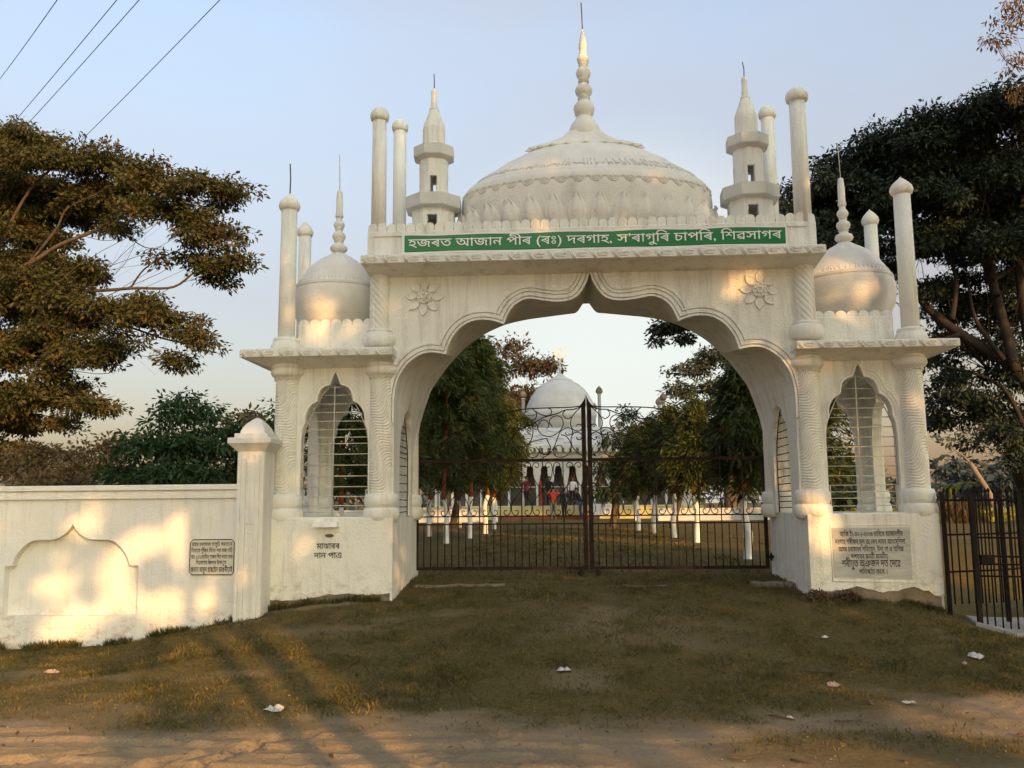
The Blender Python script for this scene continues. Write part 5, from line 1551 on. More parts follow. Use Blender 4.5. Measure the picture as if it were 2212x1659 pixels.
# stall table in front of the shrine
tb = thing("stall_table", "table under a white cloth in front of the shrine", "table", (2.1, 36.2, 0.78))
mb = MB(); mb.box(1.35, 2.75, 35.7, 36.5, 1.50, 1.56); part("table_top", mb, "red_wood", tb)
for (x, y) in ((1.42, 35.78), (2.68, 35.78), (1.42, 36.42), (2.68, 36.42)):
    mb = MB(); mb.box(x - 0.03, x + 0.03, y - 0.03, y + 0.03, 0.76, 1.50); part("leg", mb, "red_wood", tb)
mb = MB(); n = 24; o = 0
for i in range(n + 1):
    x = 1.50 + 1.05 * i / n; w = 0.03 * math.sin(i * 1.6); mb.v += [(x, 35.66 + w, 0.98 + 0.03 * math.sin(i * 0.9)), (x, 35.67, 1.48), (x, 35.68, 1.575), (x, 36.5, 1.575)]
for i in range(n):
    for k in range(3): mb.face((4 * i + k, 4 * i + 4 + k, 4 * i + 5 + k, 4 * i + 1 + k))
ct = part("draped_cloth", mb, "cloth_white", tb); sd = ct.modifiers.new("s", "SOLIDIFY"); sd.thickness = 0.008
mb = MB(); p = at(1168, 1073, 39.7)
for i in range(9):
    t = i / 8; w = 0.10 + 0.05 * t
    mb.v += [(p.x - 0.05 + 0.03 * math.sin(t * 3), p.y, p.z + 0.9 - 1.35 * t), (p.x - 0.05 + w, p.y - 0.05 * math.sin(t * 5), p.z + 0.9 - 1.3 * t - 0.1 * t)]
for i in range(8): mb.face((2 * i, 2 * i + 1, 2 * i + 3, 2 * i + 2))
rc_ = part("red_cloth", mb, "cloth_red", None); sd = rc_.modifiers.new("s", "SOLIDIFY"); sd.thickness = 0.02
tag(rc_, "bright red cloth hanging in a shrine arch", "cloth")

# ================================================================== people by the shrine
def person(label, x, y, z0, face_ang, shirt, trousers, pose="stand", h=1.66, scarf=None, group="people by the shrine"):
    """pose: stand, arms_up, walk, bend"""
    t = thing("person", label, "person", (x, y, z0), group)
    k = h / 1.70
    J = {}
    lean = 0.0 if pose != "bend" else 0.38
    def P(a, b, c):     # body frame: a = left/right, b = front, c = up
        if c > 0.95 and lean: 
            d = c - 0.95; b = b + math.sin(lean) * d; c = 0.95 + math.cos(lean) * d
        ca, sa = math.cos(face_ang), math.sin(face_ang)
        return (x + k * (a * ca - b * sa), y + k * (a * sa + b * ca), z0 + k * c)
    st = 0.16 if pose == "walk" else 0.02
    nodes = [("pelvis", P(0, 0, .95), .135), ("waist", P(0, .01, 1.10), .120), ("chest", P(0, .01, 1.28), .140), ("neckb", P(0, 0, 1.42), .075), ("neck", P(0, .015, 1.49), .052), ("headl", P(0, .03, 1.565), .078), ("headm", P(0, .03, 1.62), .092), ("headt", P(0, .02, 1.685), .062)]
    E = [("pelvis", "waist"), ("waist", "chest"), ("chest", "neckb"), ("neckb", "neck"), ("neck", "headl"), ("headl", "headm"), ("headm", "headt")]
    for s, nm in ((-1, "l"), (1, "r")):
        f = st * s
        nodes += [("hip" + nm, P(.09 * s, 0, .88), .095), ("knee" + nm, P(.10 * s, .03 + f * .6, .50), .063), ("calf" + nm, P(.10 * s, f * .9, .33), .056), ("ank" + nm, P(.10 * s, f - .01, .085), .040), ("toe" + nm, P(.115 * s, f + .15, .035), .034)]
        E += [("pelvis", "hip" + nm), ("hip" + nm, "knee" + nm), ("knee" + nm, "calf" + nm), ("calf" + nm, "ank" + nm), ("ank" + nm, "toe" + nm)]
        if pose == "arms_up":
            arm = [P(.19 * s, 0, 1.39), P(.34 * s, .10, 1.33), P(.20 * s, .26, 1.53), P(.13 * s, .28, 1.58)]
        elif pose == "bend":
            arm = [P(.19 * s, 0, 1.38), P(.22 * s, .18, 1.16), P(.16 * s, .36, 1.0), P(.14 * s, .42, .95)]
        else:
            arm = [P(.19 * s, 0, 1.39), P(.235 * s, -.02 - f * .3, 1.12), P(.235 * s, .06 - f * .5, .88), P(.23 * s, .09 - f * .6, .80)]
        nodes += [("sho" + nm, arm[0], .062), ("elb" + nm, arm[1], .046), ("wri" + nm, arm[2], .032), ("hand" + nm, arm[3], .036)]
        E += [("chest", "sho" + nm), ("sho" + nm, "elb" + nm), ("elb" + nm, "wri" + nm), ("wri" + nm, "hand" + nm)]
    idx = {nm: i for i, (nm, _, _) in enumerate(nodes)}
    me = bpy.data.meshes.new("body"); me.from_pydata([c for _, c, _ in nodes], [(idx[a], idx[b_]) for a, b_ in E], [])
    ob = bpy.data.objects.new("body", me); link(ob, t)
    sk = ob.modifiers.new("skin", "SKIN"); 
    for i, (nm, _, r) in enumerate(nodes): me.skin_vertices[0].data[i].radius = (r * k, r * k)
    me.skin_vertices[0].data[0].use_root = True
    ss = ob.modifiers.new("sub", "SUBSURF"); ss.levels = 2; ss.render_levels = 2
    bpy.context.view_layer.update()
    dg = bpy.context.evaluated_depsgraph_get()
    m2 = bpy.data.meshes.new_from_object(ob.evaluated_get(dg))
    ob.modifiers.clear(); ob.data = m2
    m2.materials.clear()
    for nm in ("skin", shirt, trousers): m2.materials.append(M[nm])
    hd = [Vector(c) for n_, c, _ in nodes if n_.startswith("hand")]
    for p in m2.polygons:
        zz = (p.center.z - z0) / k
        isHand = min((p.center - q).length for q in hd) < 0.085 * k
        p.material_index = 0 if (zz > 1.455 * (1 if not lean else 0.97) or zz < 0.075 or isHand) else (1 if zz > 0.93 else 2)
        p.use_smooth = True
    # fingers: four and a thumb on each hand
    for s, nm in ((-1, "l"), (1, "r")):
        hp = Vector(nodes[idx["hand" + nm]][1]); wp = Vector(nodes[idx["wri" + nm]][1]); d = (hp - wp).normalized()
        side = d.cross(Vector((0, 0, 1)))
        if side.length < 0.2: side = d.cross(Vector((1, 0, 0)))
        side.normalize(); cv = side.cross(d) * 0.012 * k
        mb = MB()
        for i, L in enumerate((.062, .072, .070, .056)):
            b0 = hp + side * (i - 1.5) * 0.017 * k + d * 0.015 * k
            mb.tube([b0, b0 + d * L * .5 * k + cv * .4, b0 + d * L * k + cv * 1.6], [.009 * k, .008 * k, .006 * k], 5)
        tb0 = wp.lerp(hp, .55) + side * -0.03 * k
        mb.tube([tb0, tb0 + (d * .6 - side * .6) * .03 * k, tb0 + (d - side * .5) * .055 * k], [.011 * k, .010 * k, .007 * k], 5)
        part("fingers", mb, "skin", t)
    # hair, nose, ears, eyes
    hc = Vector(P(0, .025, 1.625)); fwd = Vector((-math.sin(face_ang), math.cos(face_ang), 0)); rt = Vector((math.cos(face_ang), math.sin(face_ang), 0))
    mb = MB(); mb.smooth = True
    U, V = 14, 8
    for j in range(V + 1):
        ph = j / V * 1.75
        for i in range(U):
            a = 2 * PI * i / U
            r = 0.105 * k
            v = hc + rt * (r * 0.92 * math.sin(ph) * math.cos(a)) + fwd * (r * (math.sin(ph) * math.sin(a)) - 0.016 * k - (0.02 * k if (math.sin(a) > 0.2 and ph > 0.9) else 0)) + Vector((0, 0, r * math.cos(ph) + 0.012 * k))
            if math.sin(a) > 0.1 and ph > 1.0: v.z = hc.z + 0.062 * k + (v.z - hc.z) * 0.25
            mb.v.append(tuple(v))
    for j in range(V):
        for i in range(U): mb.face((j * U + i, j * U + (i + 1) % U, (j + 1) * U + (i + 1) % U, (j + 1) * U + i))
    part("hair", mb, scarf if scarf else "hair", t)
    mb = MB()
    fc = hc + fwd * 0.088 * k
    mb.tube([fc + Vector((0, 0, 0.02 * k)), fc + fwd * 0.022 * k + Vector((0, 0, -0.018 * k)), fc + Vector((0, 0, -0.026 * k))], [.007 * k, .011 * k, .008 * k], 5)
    for s in (-1, 1):
        e_ = hc + rt * 0.09 * k * s; mb.tube([e_ + Vector((0, 0, .028 * k)), e_ + rt * .012 * k * s, e_ + Vector((0, 0, -.03 * k))], [.008 * k, .012 * k, .007 * k], 5)
    part("nose_and_ears", mb, "skin", t)
    mb = MB()
    for s in (-1, 1):
        e_ = hc + fwd * 0.086 * k + rt * 0.034 * k * s + Vector((0, 0, .008 * k)); mb.lathe([(0, e_.z - .007 * k), (.010 * k, e_.z), (0, e_.z + .007 * k)], e_.x, e_.y, 8)
    mb.tube([hc + fwd * .084 * k + rt * -.026 * k + Vector((0, 0, -.052 * k)), hc + fwd * .090 * k + Vector((0, 0, -.054 * k)), hc + fwd * .084 * k + rt * .026 * k + Vector((0, 0, -.052 * k))], .005 * k, 4)
    part("eyes_and_mouth", mb, "hair", t)
    return t
def gfar(y): return float(ground_base(np.array([0.0]), np.array([y]))[0])
TH = 1.45
person("person in a red shirt and grey trousers raising both hands to the face", at(1196, 1100, 35.5).x, 35.5, gfar(35.5), 0.0, "cloth_red", "cloth_grey", "arms_up", 1.68)
person("person in maroon standing in the leftmost visible shrine arch", at(1137, 1070, 39.2).x, 39.2, TH, 0.4, "cloth_maroon", "cloth_dark", "walk", 1.66)
person("person in dark clothes standing up on the shrine floor, left of the red shirt", at(1187, 1060, 39.0).x, 39.0, TH, 2.6, "cloth_dark", "cloth_dark", "stand", 1.62)
person("person in a white top with a red head covering on the shrine floor", at(1237, 1065, 39.1).x, 39.1, TH, 2.9, "cloth_white", "cloth_dark", "stand", 1.60, "cloth_red")
person("person in a black top and blue jeans just left of the gate centre posts", at(1254, 1095, 37.6).x, 37.6, gfar(37.6), 1.2, "cloth_dark", "cloth_blue", "bend", 1.70)
person("person all in black standing right of the red shirt", at(1219, 1095, 37.0).x, 37.0, gfar(37.0), 0.5, "cloth_dark", "cloth_dark", "stand", 1.62)
person("person in a blue top beside the stall table", at(1336, 1092, 36.6).x, 36.6, gfar(36.6), 1.4, "cloth_blue", "cloth_dark", "stand", 1.66)
# ================================================================== trees
def leaves_mesh(name, C, D, N, L, Wd, mat):
    """rhombic leaves: C centres of the stalk end, D long axis, N blade normal, L lengths, Wd widths"""
    C = np.asarray(C); D = D / np.linalg.norm(D, axis=1, keepdims=True)
    S = np.cross(D, N); S /= np.maximum(np.linalg.norm(S, axis=1, keepdims=True), 1e-6)
    Nn = np.cross(S, D)
    L = np.asarray(L).reshape(-1, 1); Wd = np.asarray(Wd).reshape(-1, 1)
    V = np.stack([C, C + D * L * 0.45 + S * Wd * 0.5 + Nn * Wd * 0.12, C + D * L, C + D * L * 0.45 - S * Wd * 0.5 + Nn * Wd * 0.12], 1).reshape(-1, 3)
    n = len(C)
    me = bpy.data.meshes.new(name)
    me.vertices.add(n * 4); me.vertices.foreach_set("co", V.reshape(-1).astype(np.float32))
    me.loops.add(n * 4); me.polygons.add(n)
    me.loops.foreach_set("vertex_index", np.arange(n * 4, dtype=np.int32))
    me.polygons.foreach_set("loop_start", np.arange(0, n * 4, 4, dtype=np.int32))
    me.update(calc_edges=True)
    me.materials.append(M[mat])
    return me
def rand_unit(n):
    v = rng.normal(size=(n, 3)); return v / np.linalg.norm(v, axis=1, keepdims=True)
def fill_clusters(centres, per, cr, flat, leaf, droop=0.3, up=0.8, wr=0.42):
    """leaf sprigs round each cluster centre"""
    k = len(centres); n = k * per
    c = np.repeat(np.asarray(centres), per, 0)
    off = rand_unit(n) * (rng.random((n, 1)) ** 0.5) * cr
    off[:, 2] *= flat
    D = off + rand_unit(n) * cr * 0.6; D[:, 2] -= droop * cr
    N = rand_unit(n); N[:, 2] += up
    L = leaf * rng.uniform(0.5, 1.45, n)
    return c + off, D, N, L, L * wr * rng.uniform(0.7, 1.3, n)
def tree(name, label, base, fork, pads, mat, bark="bark", trunk_r=0.3, density=1.0, per=34, leaf=0.22, cr=0.55, flat=0.45, cat="tree", group=None, limb_r=0.10, twigs=0.5, shell=0.6, droop=0.3, wr=0.42, top_only=True, fill=()):
    """pads: (centre Vector, rx, ry, rz)"""
    t = thing(name, label, cat, tuple(base), group)
    mb = MB(); base = Vector(base); fork = Vector(fork)
    mid = base.lerp(fork, 0.5) + Vector((rng.normal() * 0.12, rng.normal() * 0.12, 0))
    mb.tube(catmull([base - Vector((0, 0, 0.3)), base.lerp(mid, 0.4), mid, fork], 4), [trunk_r * (1.25 - 0.45 * i / 12) for i in range(13)], 9)
    allC = []; order = []
    for pk, (c, rx, ry, rz) in enumerate(list(pads) + list(fill)):
        c = Vector(c)
        n = max(3, int(density * (rx * ry * 2.2 + rx * rz * 2.2) / (cr * cr)))
        u = rand_unit(n); rad = shell + (1 - shell) * rng.random((n, 1))
        if top_only: u[:, 2] = np.where(u[:, 2] < -0.25, -u[:, 2] * 0.6, u[:, 2])
        pts = np.array(c) + u * rad * np.array([rx, ry, rz])
        allC.append(pts)
        if pk >= len(pads): continue
        order.append((( c - fork).length, pk, c, rz, pts, n))
    pool = [(fork.copy(), limb_r * 1.5), (base.lerp(fork, 0.85), limb_r * 1.5)]
    for d_, pk, c, rz, pts, n in sorted(order, key=lambda q: q[0]):
        cp = c - Vector((0, 0, rz * 0.35))
        # leave the parent bough where the detour is short
        s0, r0 = min(pool, key=lambda q: (q[0] - cp).length + 0.55 * (q[0] - fork).length + (0 if q[1] > 0.02 else 5))
        L_ = (cp - s0).length
        w1 = Vector((rng.normal(), rng.normal(), rng.normal() * 0.7 + 0.5)) * 0.10 * L_
        w2 = Vector((rng.normal(), rng.normal(), rng.normal() * 0.7 + 0.2)) * 0.08 * L_
        ln = catmull([s0, s0.lerp(cp, 0.33) + w1, s0.lerp(cp, 0.7) + w2, cp], 5)
        r1 = min(r0 * 0.85, limb_r * (0.5 + 0.09 * L_))
        rr = [r1 * (1.0 - 0.72 * i / (len(ln) - 1)) for i in range(len(ln))]
        mb.tube(ln, rr, 6)
        pool += [(ln[i], rr[i]) for i in range(4, len(ln) - 2)]
        nt = int(n * twigs)
        for q in pts[:nt]:
            q = Vector(q); s_ = ln[rng.integers(len(ln) // 2, len(ln))]
            m_ = s_.lerp(q, 0.5) + Vector((rng.normal(), rng.normal(), rng.normal())) * 0.14 * (q - s_).length
            mb.tube([s_, m_, q], [r1 * 0.26, r1 * 0.17, r1 * 0.06], 4)
    part("trunk", mb, bark, t, fix=False)
    C = np.concatenate(allC)
    me = leaves_mesh("crown", *fill_clusters(C, per, cr, flat, leaf, droop, wr=wr), mat)
    link(bpy.data.objects.new("crown", me), t)
    return t
def pad(px, py, Y, rx, ry, dep=None):
    """sighting of a foliage mass: centre, half width, half height in survey px; dep = half depth in metres"""
    p = at(px, py, Y); s = (Y + 11.0) / 1944.0
    return (p, rx * s, dep if dep else rx * s * 0.9, ry * s)

def fill_pads(poly, n, Y, dY, rx, ry, seed):
    """foliage masses scattered inside a surveyed crown outline"""
    g = random.Random(seed); out = []
    xs = [p[0] for p in poly]; ys = [p[1] for p in poly]
    while len(out) < n:
        x = g.uniform(min(xs), max(xs)); y = g.uniform(min(ys), max(ys)); c = False
        for i in range(len(poly)):
            a = poly[i]; b = poly[i - 1]
            if (a[1] > y) != (b[1] > y) and x < (b[0] - a[0]) * (y - a[1]) / (b[1] - a[1]) + a[0]: c = not c
        if c: out.append(pad(x, y, Y + g.uniform(-dY, dY), g.uniform(*rx), g.uniform(*ry)))
    return out
FL = fill_pads([(-80, 290), (60, 285), (200, 345), (330, 395), (390, 430), (380, 465), (300, 480), (225, 515), (200, 560), (200, 620), (250, 660), (330, 685), (320, 710), (240, 735), (215, 800), (205, 870), (225, 900), (120, 925), (-80, 945)], 75, 25, 2.5, (30, 62), (18, 36), 11)
FL += fill_pads([(230, 370), (560, 402), (545, 425), (470, 470), (520, 500), (545, 600), (480, 615), (410, 595), (425, 540), (380, 480), (250, 470)], 34, 22.5, 1.5, (20, 40), (12, 22), 13)
FL += fill_pads([(230, 650), (330, 650), (430, 700), (475, 740), (440, 790), (370, 795), (335, 725), (240, 720)], 18, 22.5, 1.2, (20, 38), (12, 20), 14)
FL += fill_pads([(-90, 290), (150, 320), (190, 420), (175, 560), (190, 700), (160, 900), (90, 1000), (-90, 1040)], 60, 27, 2.0, (34, 62), (20, 38), 16)
FR = fill_pads([(1700, 440), (1770, 415), (1860, 360), (1970, 285), (2040, 225), (2150, 215), (2290, 150), (2300, 560), (2200, 570), (2100, 550), (2000, 560), (1900, 560), (1800, 540), (1710, 480)], 105, 23.5, 2.5, (34, 66), (22, 42), 12)
FR += fill_pads([(1990, 590), (2230, 590), (2230, 1000), (2150, 980), (2080, 900), (2000, 900), (2010, 780)], 16, 25, 2, (14, 28), (8, 15), 15)
FR += fill_pads([(1985, 555), (2230, 555), (2230, 800), (1990, 800)], 46, 25.5, 2, (13, 30), (7, 15), 17)
FR += fill_pads([(1985, 800), (2230, 800), (2230, 960), (2000, 930)], 22, 25, 2, (13, 28), (7, 14), 18)
# great rain tree at left
RL = [pad(60, 330, 26, 110, 55), pad(200, 360, 24, 100, 50), pad(330, 385, 23, 80, 42), pad(430, 400, 22, 60, 28), pad(505, 408, 22, 46, 20), pad(380, 470, 23, 60, 35), pad(455, 500, 22, 50, 30), pad(500, 570, 22, 42, 30), pad(430, 560, 23, 45, 26),
      pad(345, 560, 24, 28, 26), pad(60, 450, 27, 120, 55), pad(190, 450, 25, 80, 40), pad(270, 440, 25, 60, 35), pad(30, 590, 26, 90, 70), pad(120, 640, 24, 90, 60), pad(220, 670, 23, 65, 35), pad(330, 680, 22, 70, 34), pad(420, 735, 22, 48, 36), pad(370, 775, 22, 36, 18),
      pad(60, 760, 25, 110, 60), pad(160, 780, 23, 75, 50), pad(240, 760, 23, 35, 20), pad(90, 860, 24, 100, 45), pad(190, 880, 23, 50, 22), pad(20, 900, 24, 70, 50), pad(0, 500, 28, 100, 120), pad(460, 450, 23, 26, 14), pad(290, 740, 22, 26, 14)]
g0 = at(-40, 1060, 26)
left_rain = tree("rain_tree", "huge spreading rain tree with olive foliage over the left wall", (g0.x - 1.5, 26, 0.4), at(-20, 800, 26), RL, "leaf_rain", "bark", 0.55, 1.55, 84, 0.19, 0.60, 0.55, limb_r=0.07, twigs=0.25, shell=0.30, fill=FL)
for path, r in (([(-60, 760), (120, 680), (250, 600), (420, 530), (560, 440), (700, 400), (850, 372), (990, 368)], 0.17), ([(-60, 900), (200, 800), (420, 790), (560, 780), (720, 775), (830, 700), (950, 690)], 0.15), ([(-40, 1010), (250, 930), (480, 930), (680, 990), (800, 1015)], 0.12), ([(540, 782), (600, 700), (700, 640), (800, 600)], 0.07),
                ([(110, 690), (230, 540), (280, 450), (400, 390)], 0.10), ([(430, 525), (520, 560), (600, 610), (690, 620)], 0.06), ([(-40, 700), (60, 480), (160, 330), (300, 230)], 0.14), ([(480, 930), (620, 900), (760, 900)], 0.06)):
    k_ = 700 / 1161 / 1.15732
    pts = catmull([at(x * k_, 250 / 1.15732 + y * k_, 24.5 - 0.3 * i) for i, (x, y) in enumerate(path)], 5)
    mb = MB(); mb.tube(pts, [0.62 * r * (1.0 - 0.72 * i / (len(pts) - 1)) for i in range(len(pts))], 8)
    part("limb", mb, "bark", left_rain, fix=False)
# great dark rain tree at right
RR = [pad(1760, 420, 24, 80, 50), pad(1830, 370, 24, 90, 55), pad(1920, 320, 23, 95, 65), pad(2020, 290, 22, 95, 80), pad(2120, 270, 21, 90, 70), pad(2210, 240, 20, 90, 90), pad(1850, 470, 25, 110, 50), pad(1960, 430, 24, 110, 70), pad(2080, 400, 23, 110, 80), pad(2190, 390, 22, 90, 100),
      pad(1740, 490, 26, 60, 40), pad(2000, 540, 24, 80, 40), pad(2100, 530, 23, 80, 45), pad(2190, 540, 22, 60, 60), pad(1800, 560, 28, 50, 40), pad(2030, 640, 26, 50, 28), pad(2110, 660, 25, 60, 26), pad(2190, 680, 24, 50, 34), pad(2040, 740, 25, 45, 22), pad(2130, 760, 24, 42, 20),
      pad(2040, 830, 24, 40, 26), pad(2100, 860, 23, 45, 24), pad(2020, 880, 24, 30, 16), pad(2180, 820, 23, 45, 40), pad(2160, 940, 22, 50, 34), pad(2205, 1000, 22, 40, 40), pad(1900, 600, 28, 60, 50), pad(1700, 440, 26, 30, 30), pad(2100, 960, 24, 24, 14)]
right_rain = tree("rain_tree", "huge dark rain tree with bare inner limbs on the right", (at(2290, 1060, 24).x, 24, 0.5), at(2190, 900, 24), RR, "leaf_rain_dark", "bark_dark", 0.75, 1.5, 84, 0.19, 0.60, 0.55, limb_r=0.12, twigs=0.25, shell=0.25, fill=FR)
for path, r in (([(2600, 1000), (2510, 900), (2400, 835), (2310, 760), (2275, 690)], 0.26), ([(2540, 930), (2485, 720), (2440, 610), (2375, 555), (2320, 470)], 0.20), ([(2490, 740), (2478, 640), (2505, 520), (2495, 400), (2440, 320)], 0.16), ([(2580, 900), (2545, 640), (2565, 450)], 0.22),
                ([(2455, 640), (2390, 620), (2320, 625), (2270, 600)], 0.09), ([(2580, 1120), (2520, 985), (2440, 935), (2350, 915)], 0.10), ([(2400, 835), (2340, 850), (2290, 830)], 0.08), ([(2480, 700), (2540, 660), (2590, 560)], 0.10), ([(2380, 800), (2390, 700), (2360, 620), (2300, 560)], 0.10), ([(2330, 500), (2250, 420), (2180, 400)], 0.09), ([(2510, 900), (2440, 800), (2420, 700)], 0.10)):
    K_ = 1 / 1.15732
    pts = catmull([at(x * K_, y * K_, 22.5 + 0.35 * i) for i, (x, y) in enumerate(path)], 5)
    mb = MB(); mb.tube(pts, [r * (1.0 - 0.62 * i / (len(pts) - 1)) for i in range(len(pts))], 8)
    part("limb", mb, "bark_dark", right_rain, fix=False)
# branch tip of an outer tree, upper right corner
tree("roadside_tree", "rusty leaved branch tips entering the upper right corner", (11.6, 5.5, 0.3), at(2290, 230, 6), [pad(2175, 40, 6, 42, 45, 0.7), pad(2150, 85, 6, 34, 22, 0.5), pad(2200, 130, 6, 30, 24, 0.5), pad(2195, 5, 6, 30, 30, 0.5), pad(2205, 190, 6.5, 20, 22, 0.4), pad(2190, 215, 6.5, 16, 12, 0.3)],
     "leaf_orange", "bark", 0.22, 0.8, 20, 0.095, 0.20, 0.6, limb_r=0.03, twigs=0.8, shell=0.3, droop=0.8, wr=0.33, top_only=False)
# dense round mango tree behind the wall
tree("mango_tree", "dense dark green round tree just behind the left wall", (at(420, 1060, 11).x, 11.5, 0.3), at(420, 1010, 11.5),
     [pad(400, 905, 11.5, 75, 55), pad(345, 985, 11.2, 95, 60), pad(460, 980, 11.2, 90, 65), pad(290, 1040, 11, 65, 50), pad(540, 1030, 11.4, 60, 80), pad(400, 1040, 11, 120, 50), pad(520, 950, 11.6, 40, 40)], "leaf_mango", "bark", 0.2, 1.5, 40, 0.17, 0.34, 0.7, limb_r=0.07, twigs=0.2, shell=0.75, droop=0.55, wr=0.34)
tree("shade_tree", "greyish round tree peeping over the dense dark green one", (at(535, 1060, 40).x, 40, 0.7), at(535, 960, 40), [pad(530, 905, 40, 42, 26), pad(550, 935, 40, 50, 34), pad(500, 930, 40, 32, 24)], "leaf_far", "bark", 0.3, 1.2, 30, 0.4, 0.8, 0.6, twigs=0.2)
tree("shade_tree", "bright green tree edge between the pier and the left pavilion", (at(600, 1060, 16).x, 16, 0.5), at(605, 1000, 16), [pad(592, 900, 16, 24, 30), pad(612, 960, 16, 35, 70), pad(586, 950, 16, 16, 40)], "leaf_mango", "bark", 0.18, 1.4, 30, 0.2, 0.4, 0.7, twigs=0.2)
for lab, px, py, Y, rx, ry in (("dry brown thicket behind the wall at the far left", 60, 990, 17, 90, 50), ("dry brown thicket between the far left and the dense green tree", 200, 980, 16, 70, 60), ("sparse brown saplings below the rain tree crown", 130, 1030, 14, 100, 30)):
    tree("thicket", lab, (at(px, 1060, Y).x, Y, 0.4), at(px, 1040, Y), [pad(px - rx * 0.5, py + 10, Y, rx * 0.6, ry * 0.8), pad(px + rx * 0.4, py, Y, rx * 0.6, ry), pad(px, py + ry * 0.6, Y - 0.5, rx, ry * 0.5)], "leaf_brown", "bark_pale", 0.07, 1.6, 30, 0.15, 0.36, 0.7, cat="bush", group="dry thickets behind the wall", limb_r=0.035, twigs=0.9, shell=0.2)
# trees round the shrine
tree("blossom_tree", "sparse reddish tree left of the shrine dome", (at(1130, 1060, 58).x, 58, 0.8), at(1135, 960, 58), [pad(1105, 760, 58, 30, 34), pad(1140, 800, 58, 40, 40), pad(1185, 800, 58, 34, 40), pad(1200, 850, 58, 24, 30), pad(1130, 860, 58, 45, 36), pad(1165, 880, 58, 40, 40), pad(1100, 900, 57, 40, 50)], "leaf_red", "bark", 0.4, 2.2, 34, 0.34, 0.8, 0.7, limb_r=0.10, twigs=0.3, shell=0.2)
tree("round_tree", "round crowned pale tree right of the shrine, under the arch haunch", (at(1580, 1060, 55).x, 55, 0.8), at(1575, 920, 55), [pad(1490, 800, 55, 45, 30), pad(1545, 775, 55, 50, 30), pad(1600, 790, 55, 45, 34), pad(1470, 850, 55, 36, 26), pad(1540, 840, 55, 40, 24), pad(1630, 830, 55, 50, 45), pad(1500, 900, 54, 40, 20), pad(1570, 880, 54, 60, 30)], "leaf_far", "bark", 0.5, 2.2, 40, 0.34, 0.85, 0.55, limb_r=0.14, twigs=0.25, shell=0.25)
tree("small_tree", "thin yellowish tree behind the shrine poles", (at(1450, 1060, 50).x, 50, 0.8), at(1450, 990, 50), [pad(1435, 900, 50, 20, 26), pad(1465, 920, 50, 26, 24), pad(1445, 950, 50, 22, 20), pad(1420, 940, 50, 14, 24)], "leaf_brown", "bark", 0.16, 0.6, 18, 0.3, 0.7, 0.7, limb_r=0.08, twigs=0.8, shell=0.3)
tree("shade_tree", "leafy bough hanging in from beyond the arch haunch on the right", (at(1640, 1060, 30).x + 1.5, 30, 0.7), at(1680, 760, 30), [pad(1430, 715, 30, 30, 22), pad(1465, 705, 30, 35, 26), pad(1520, 690, 30, 45, 34), pad(1480, 735, 30, 22, 12), pad(1415, 740, 30, 16, 10)], "leaf_rain_dark", "bark", 0.3, 2.2, 40, 0.22, 0.42, 0.5, limb_r=0.06, twigs=0.5, shell=0.3)
# far tree line, right background
for lab, px, py, Y, rx, ry in (("bluish distant tree clump right of the right pavilion", 2050, 1015, 75, 38, 34), ("darker distant trees behind the iron fence", 2120, 1040, 70, 55, 40), ("distant trees at the far right edge", 2200, 1040, 65, 50, 50), ("dark bushy tree seen through the right pavilion window", 1815, 1010, 40, 40, 50), ("dark tree base mass behind the right pavilion", 1840, 1080, 36, 60, 40)):
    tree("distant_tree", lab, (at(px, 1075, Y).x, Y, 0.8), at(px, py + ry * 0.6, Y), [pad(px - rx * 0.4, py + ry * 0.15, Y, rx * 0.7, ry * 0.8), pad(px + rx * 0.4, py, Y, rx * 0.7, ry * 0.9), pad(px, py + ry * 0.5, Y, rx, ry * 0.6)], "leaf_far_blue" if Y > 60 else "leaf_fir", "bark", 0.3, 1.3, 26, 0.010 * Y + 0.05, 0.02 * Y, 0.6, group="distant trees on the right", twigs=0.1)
tree("distant_tree", "tall thin leaning tree with layered tufts beyond the fence", (at(2150, 1075, 60).x, 60, 0.8), at(2095, 1000, 60), [pad(2065, 915, 60, 36, 8), pad(2085, 935, 60, 34, 7), pad(2050, 955, 60, 30, 6), pad(2110, 930, 60, 24, 6), pad(2035, 945, 60, 16, 5)], "leaf_far", "bark_pale", 0.22, 0.5, 14, 0.4, 0.7, 0.4, group="distant trees on the right", limb_r=0.12, twigs=0.6, shell=0.2)
# far wood behind everything
C = []
for k in range(900):
    x = rng.uniform(-150, 150); y = rng.uniform(95, 125); C.append((x, y, 0.8 + rng.random() ** 0.8 * (5.0 + 2.5 * math.sin(x * 0.11) + 2.0 * math.sin(x * 0.37))))
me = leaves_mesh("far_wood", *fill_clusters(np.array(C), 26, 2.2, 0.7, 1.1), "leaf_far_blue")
fw = bpy.data.objects.new("far_wood", me); link(fw); tag(fw, "haze-tinted line of far trees along the horizon", "woodland", None, "stuff")

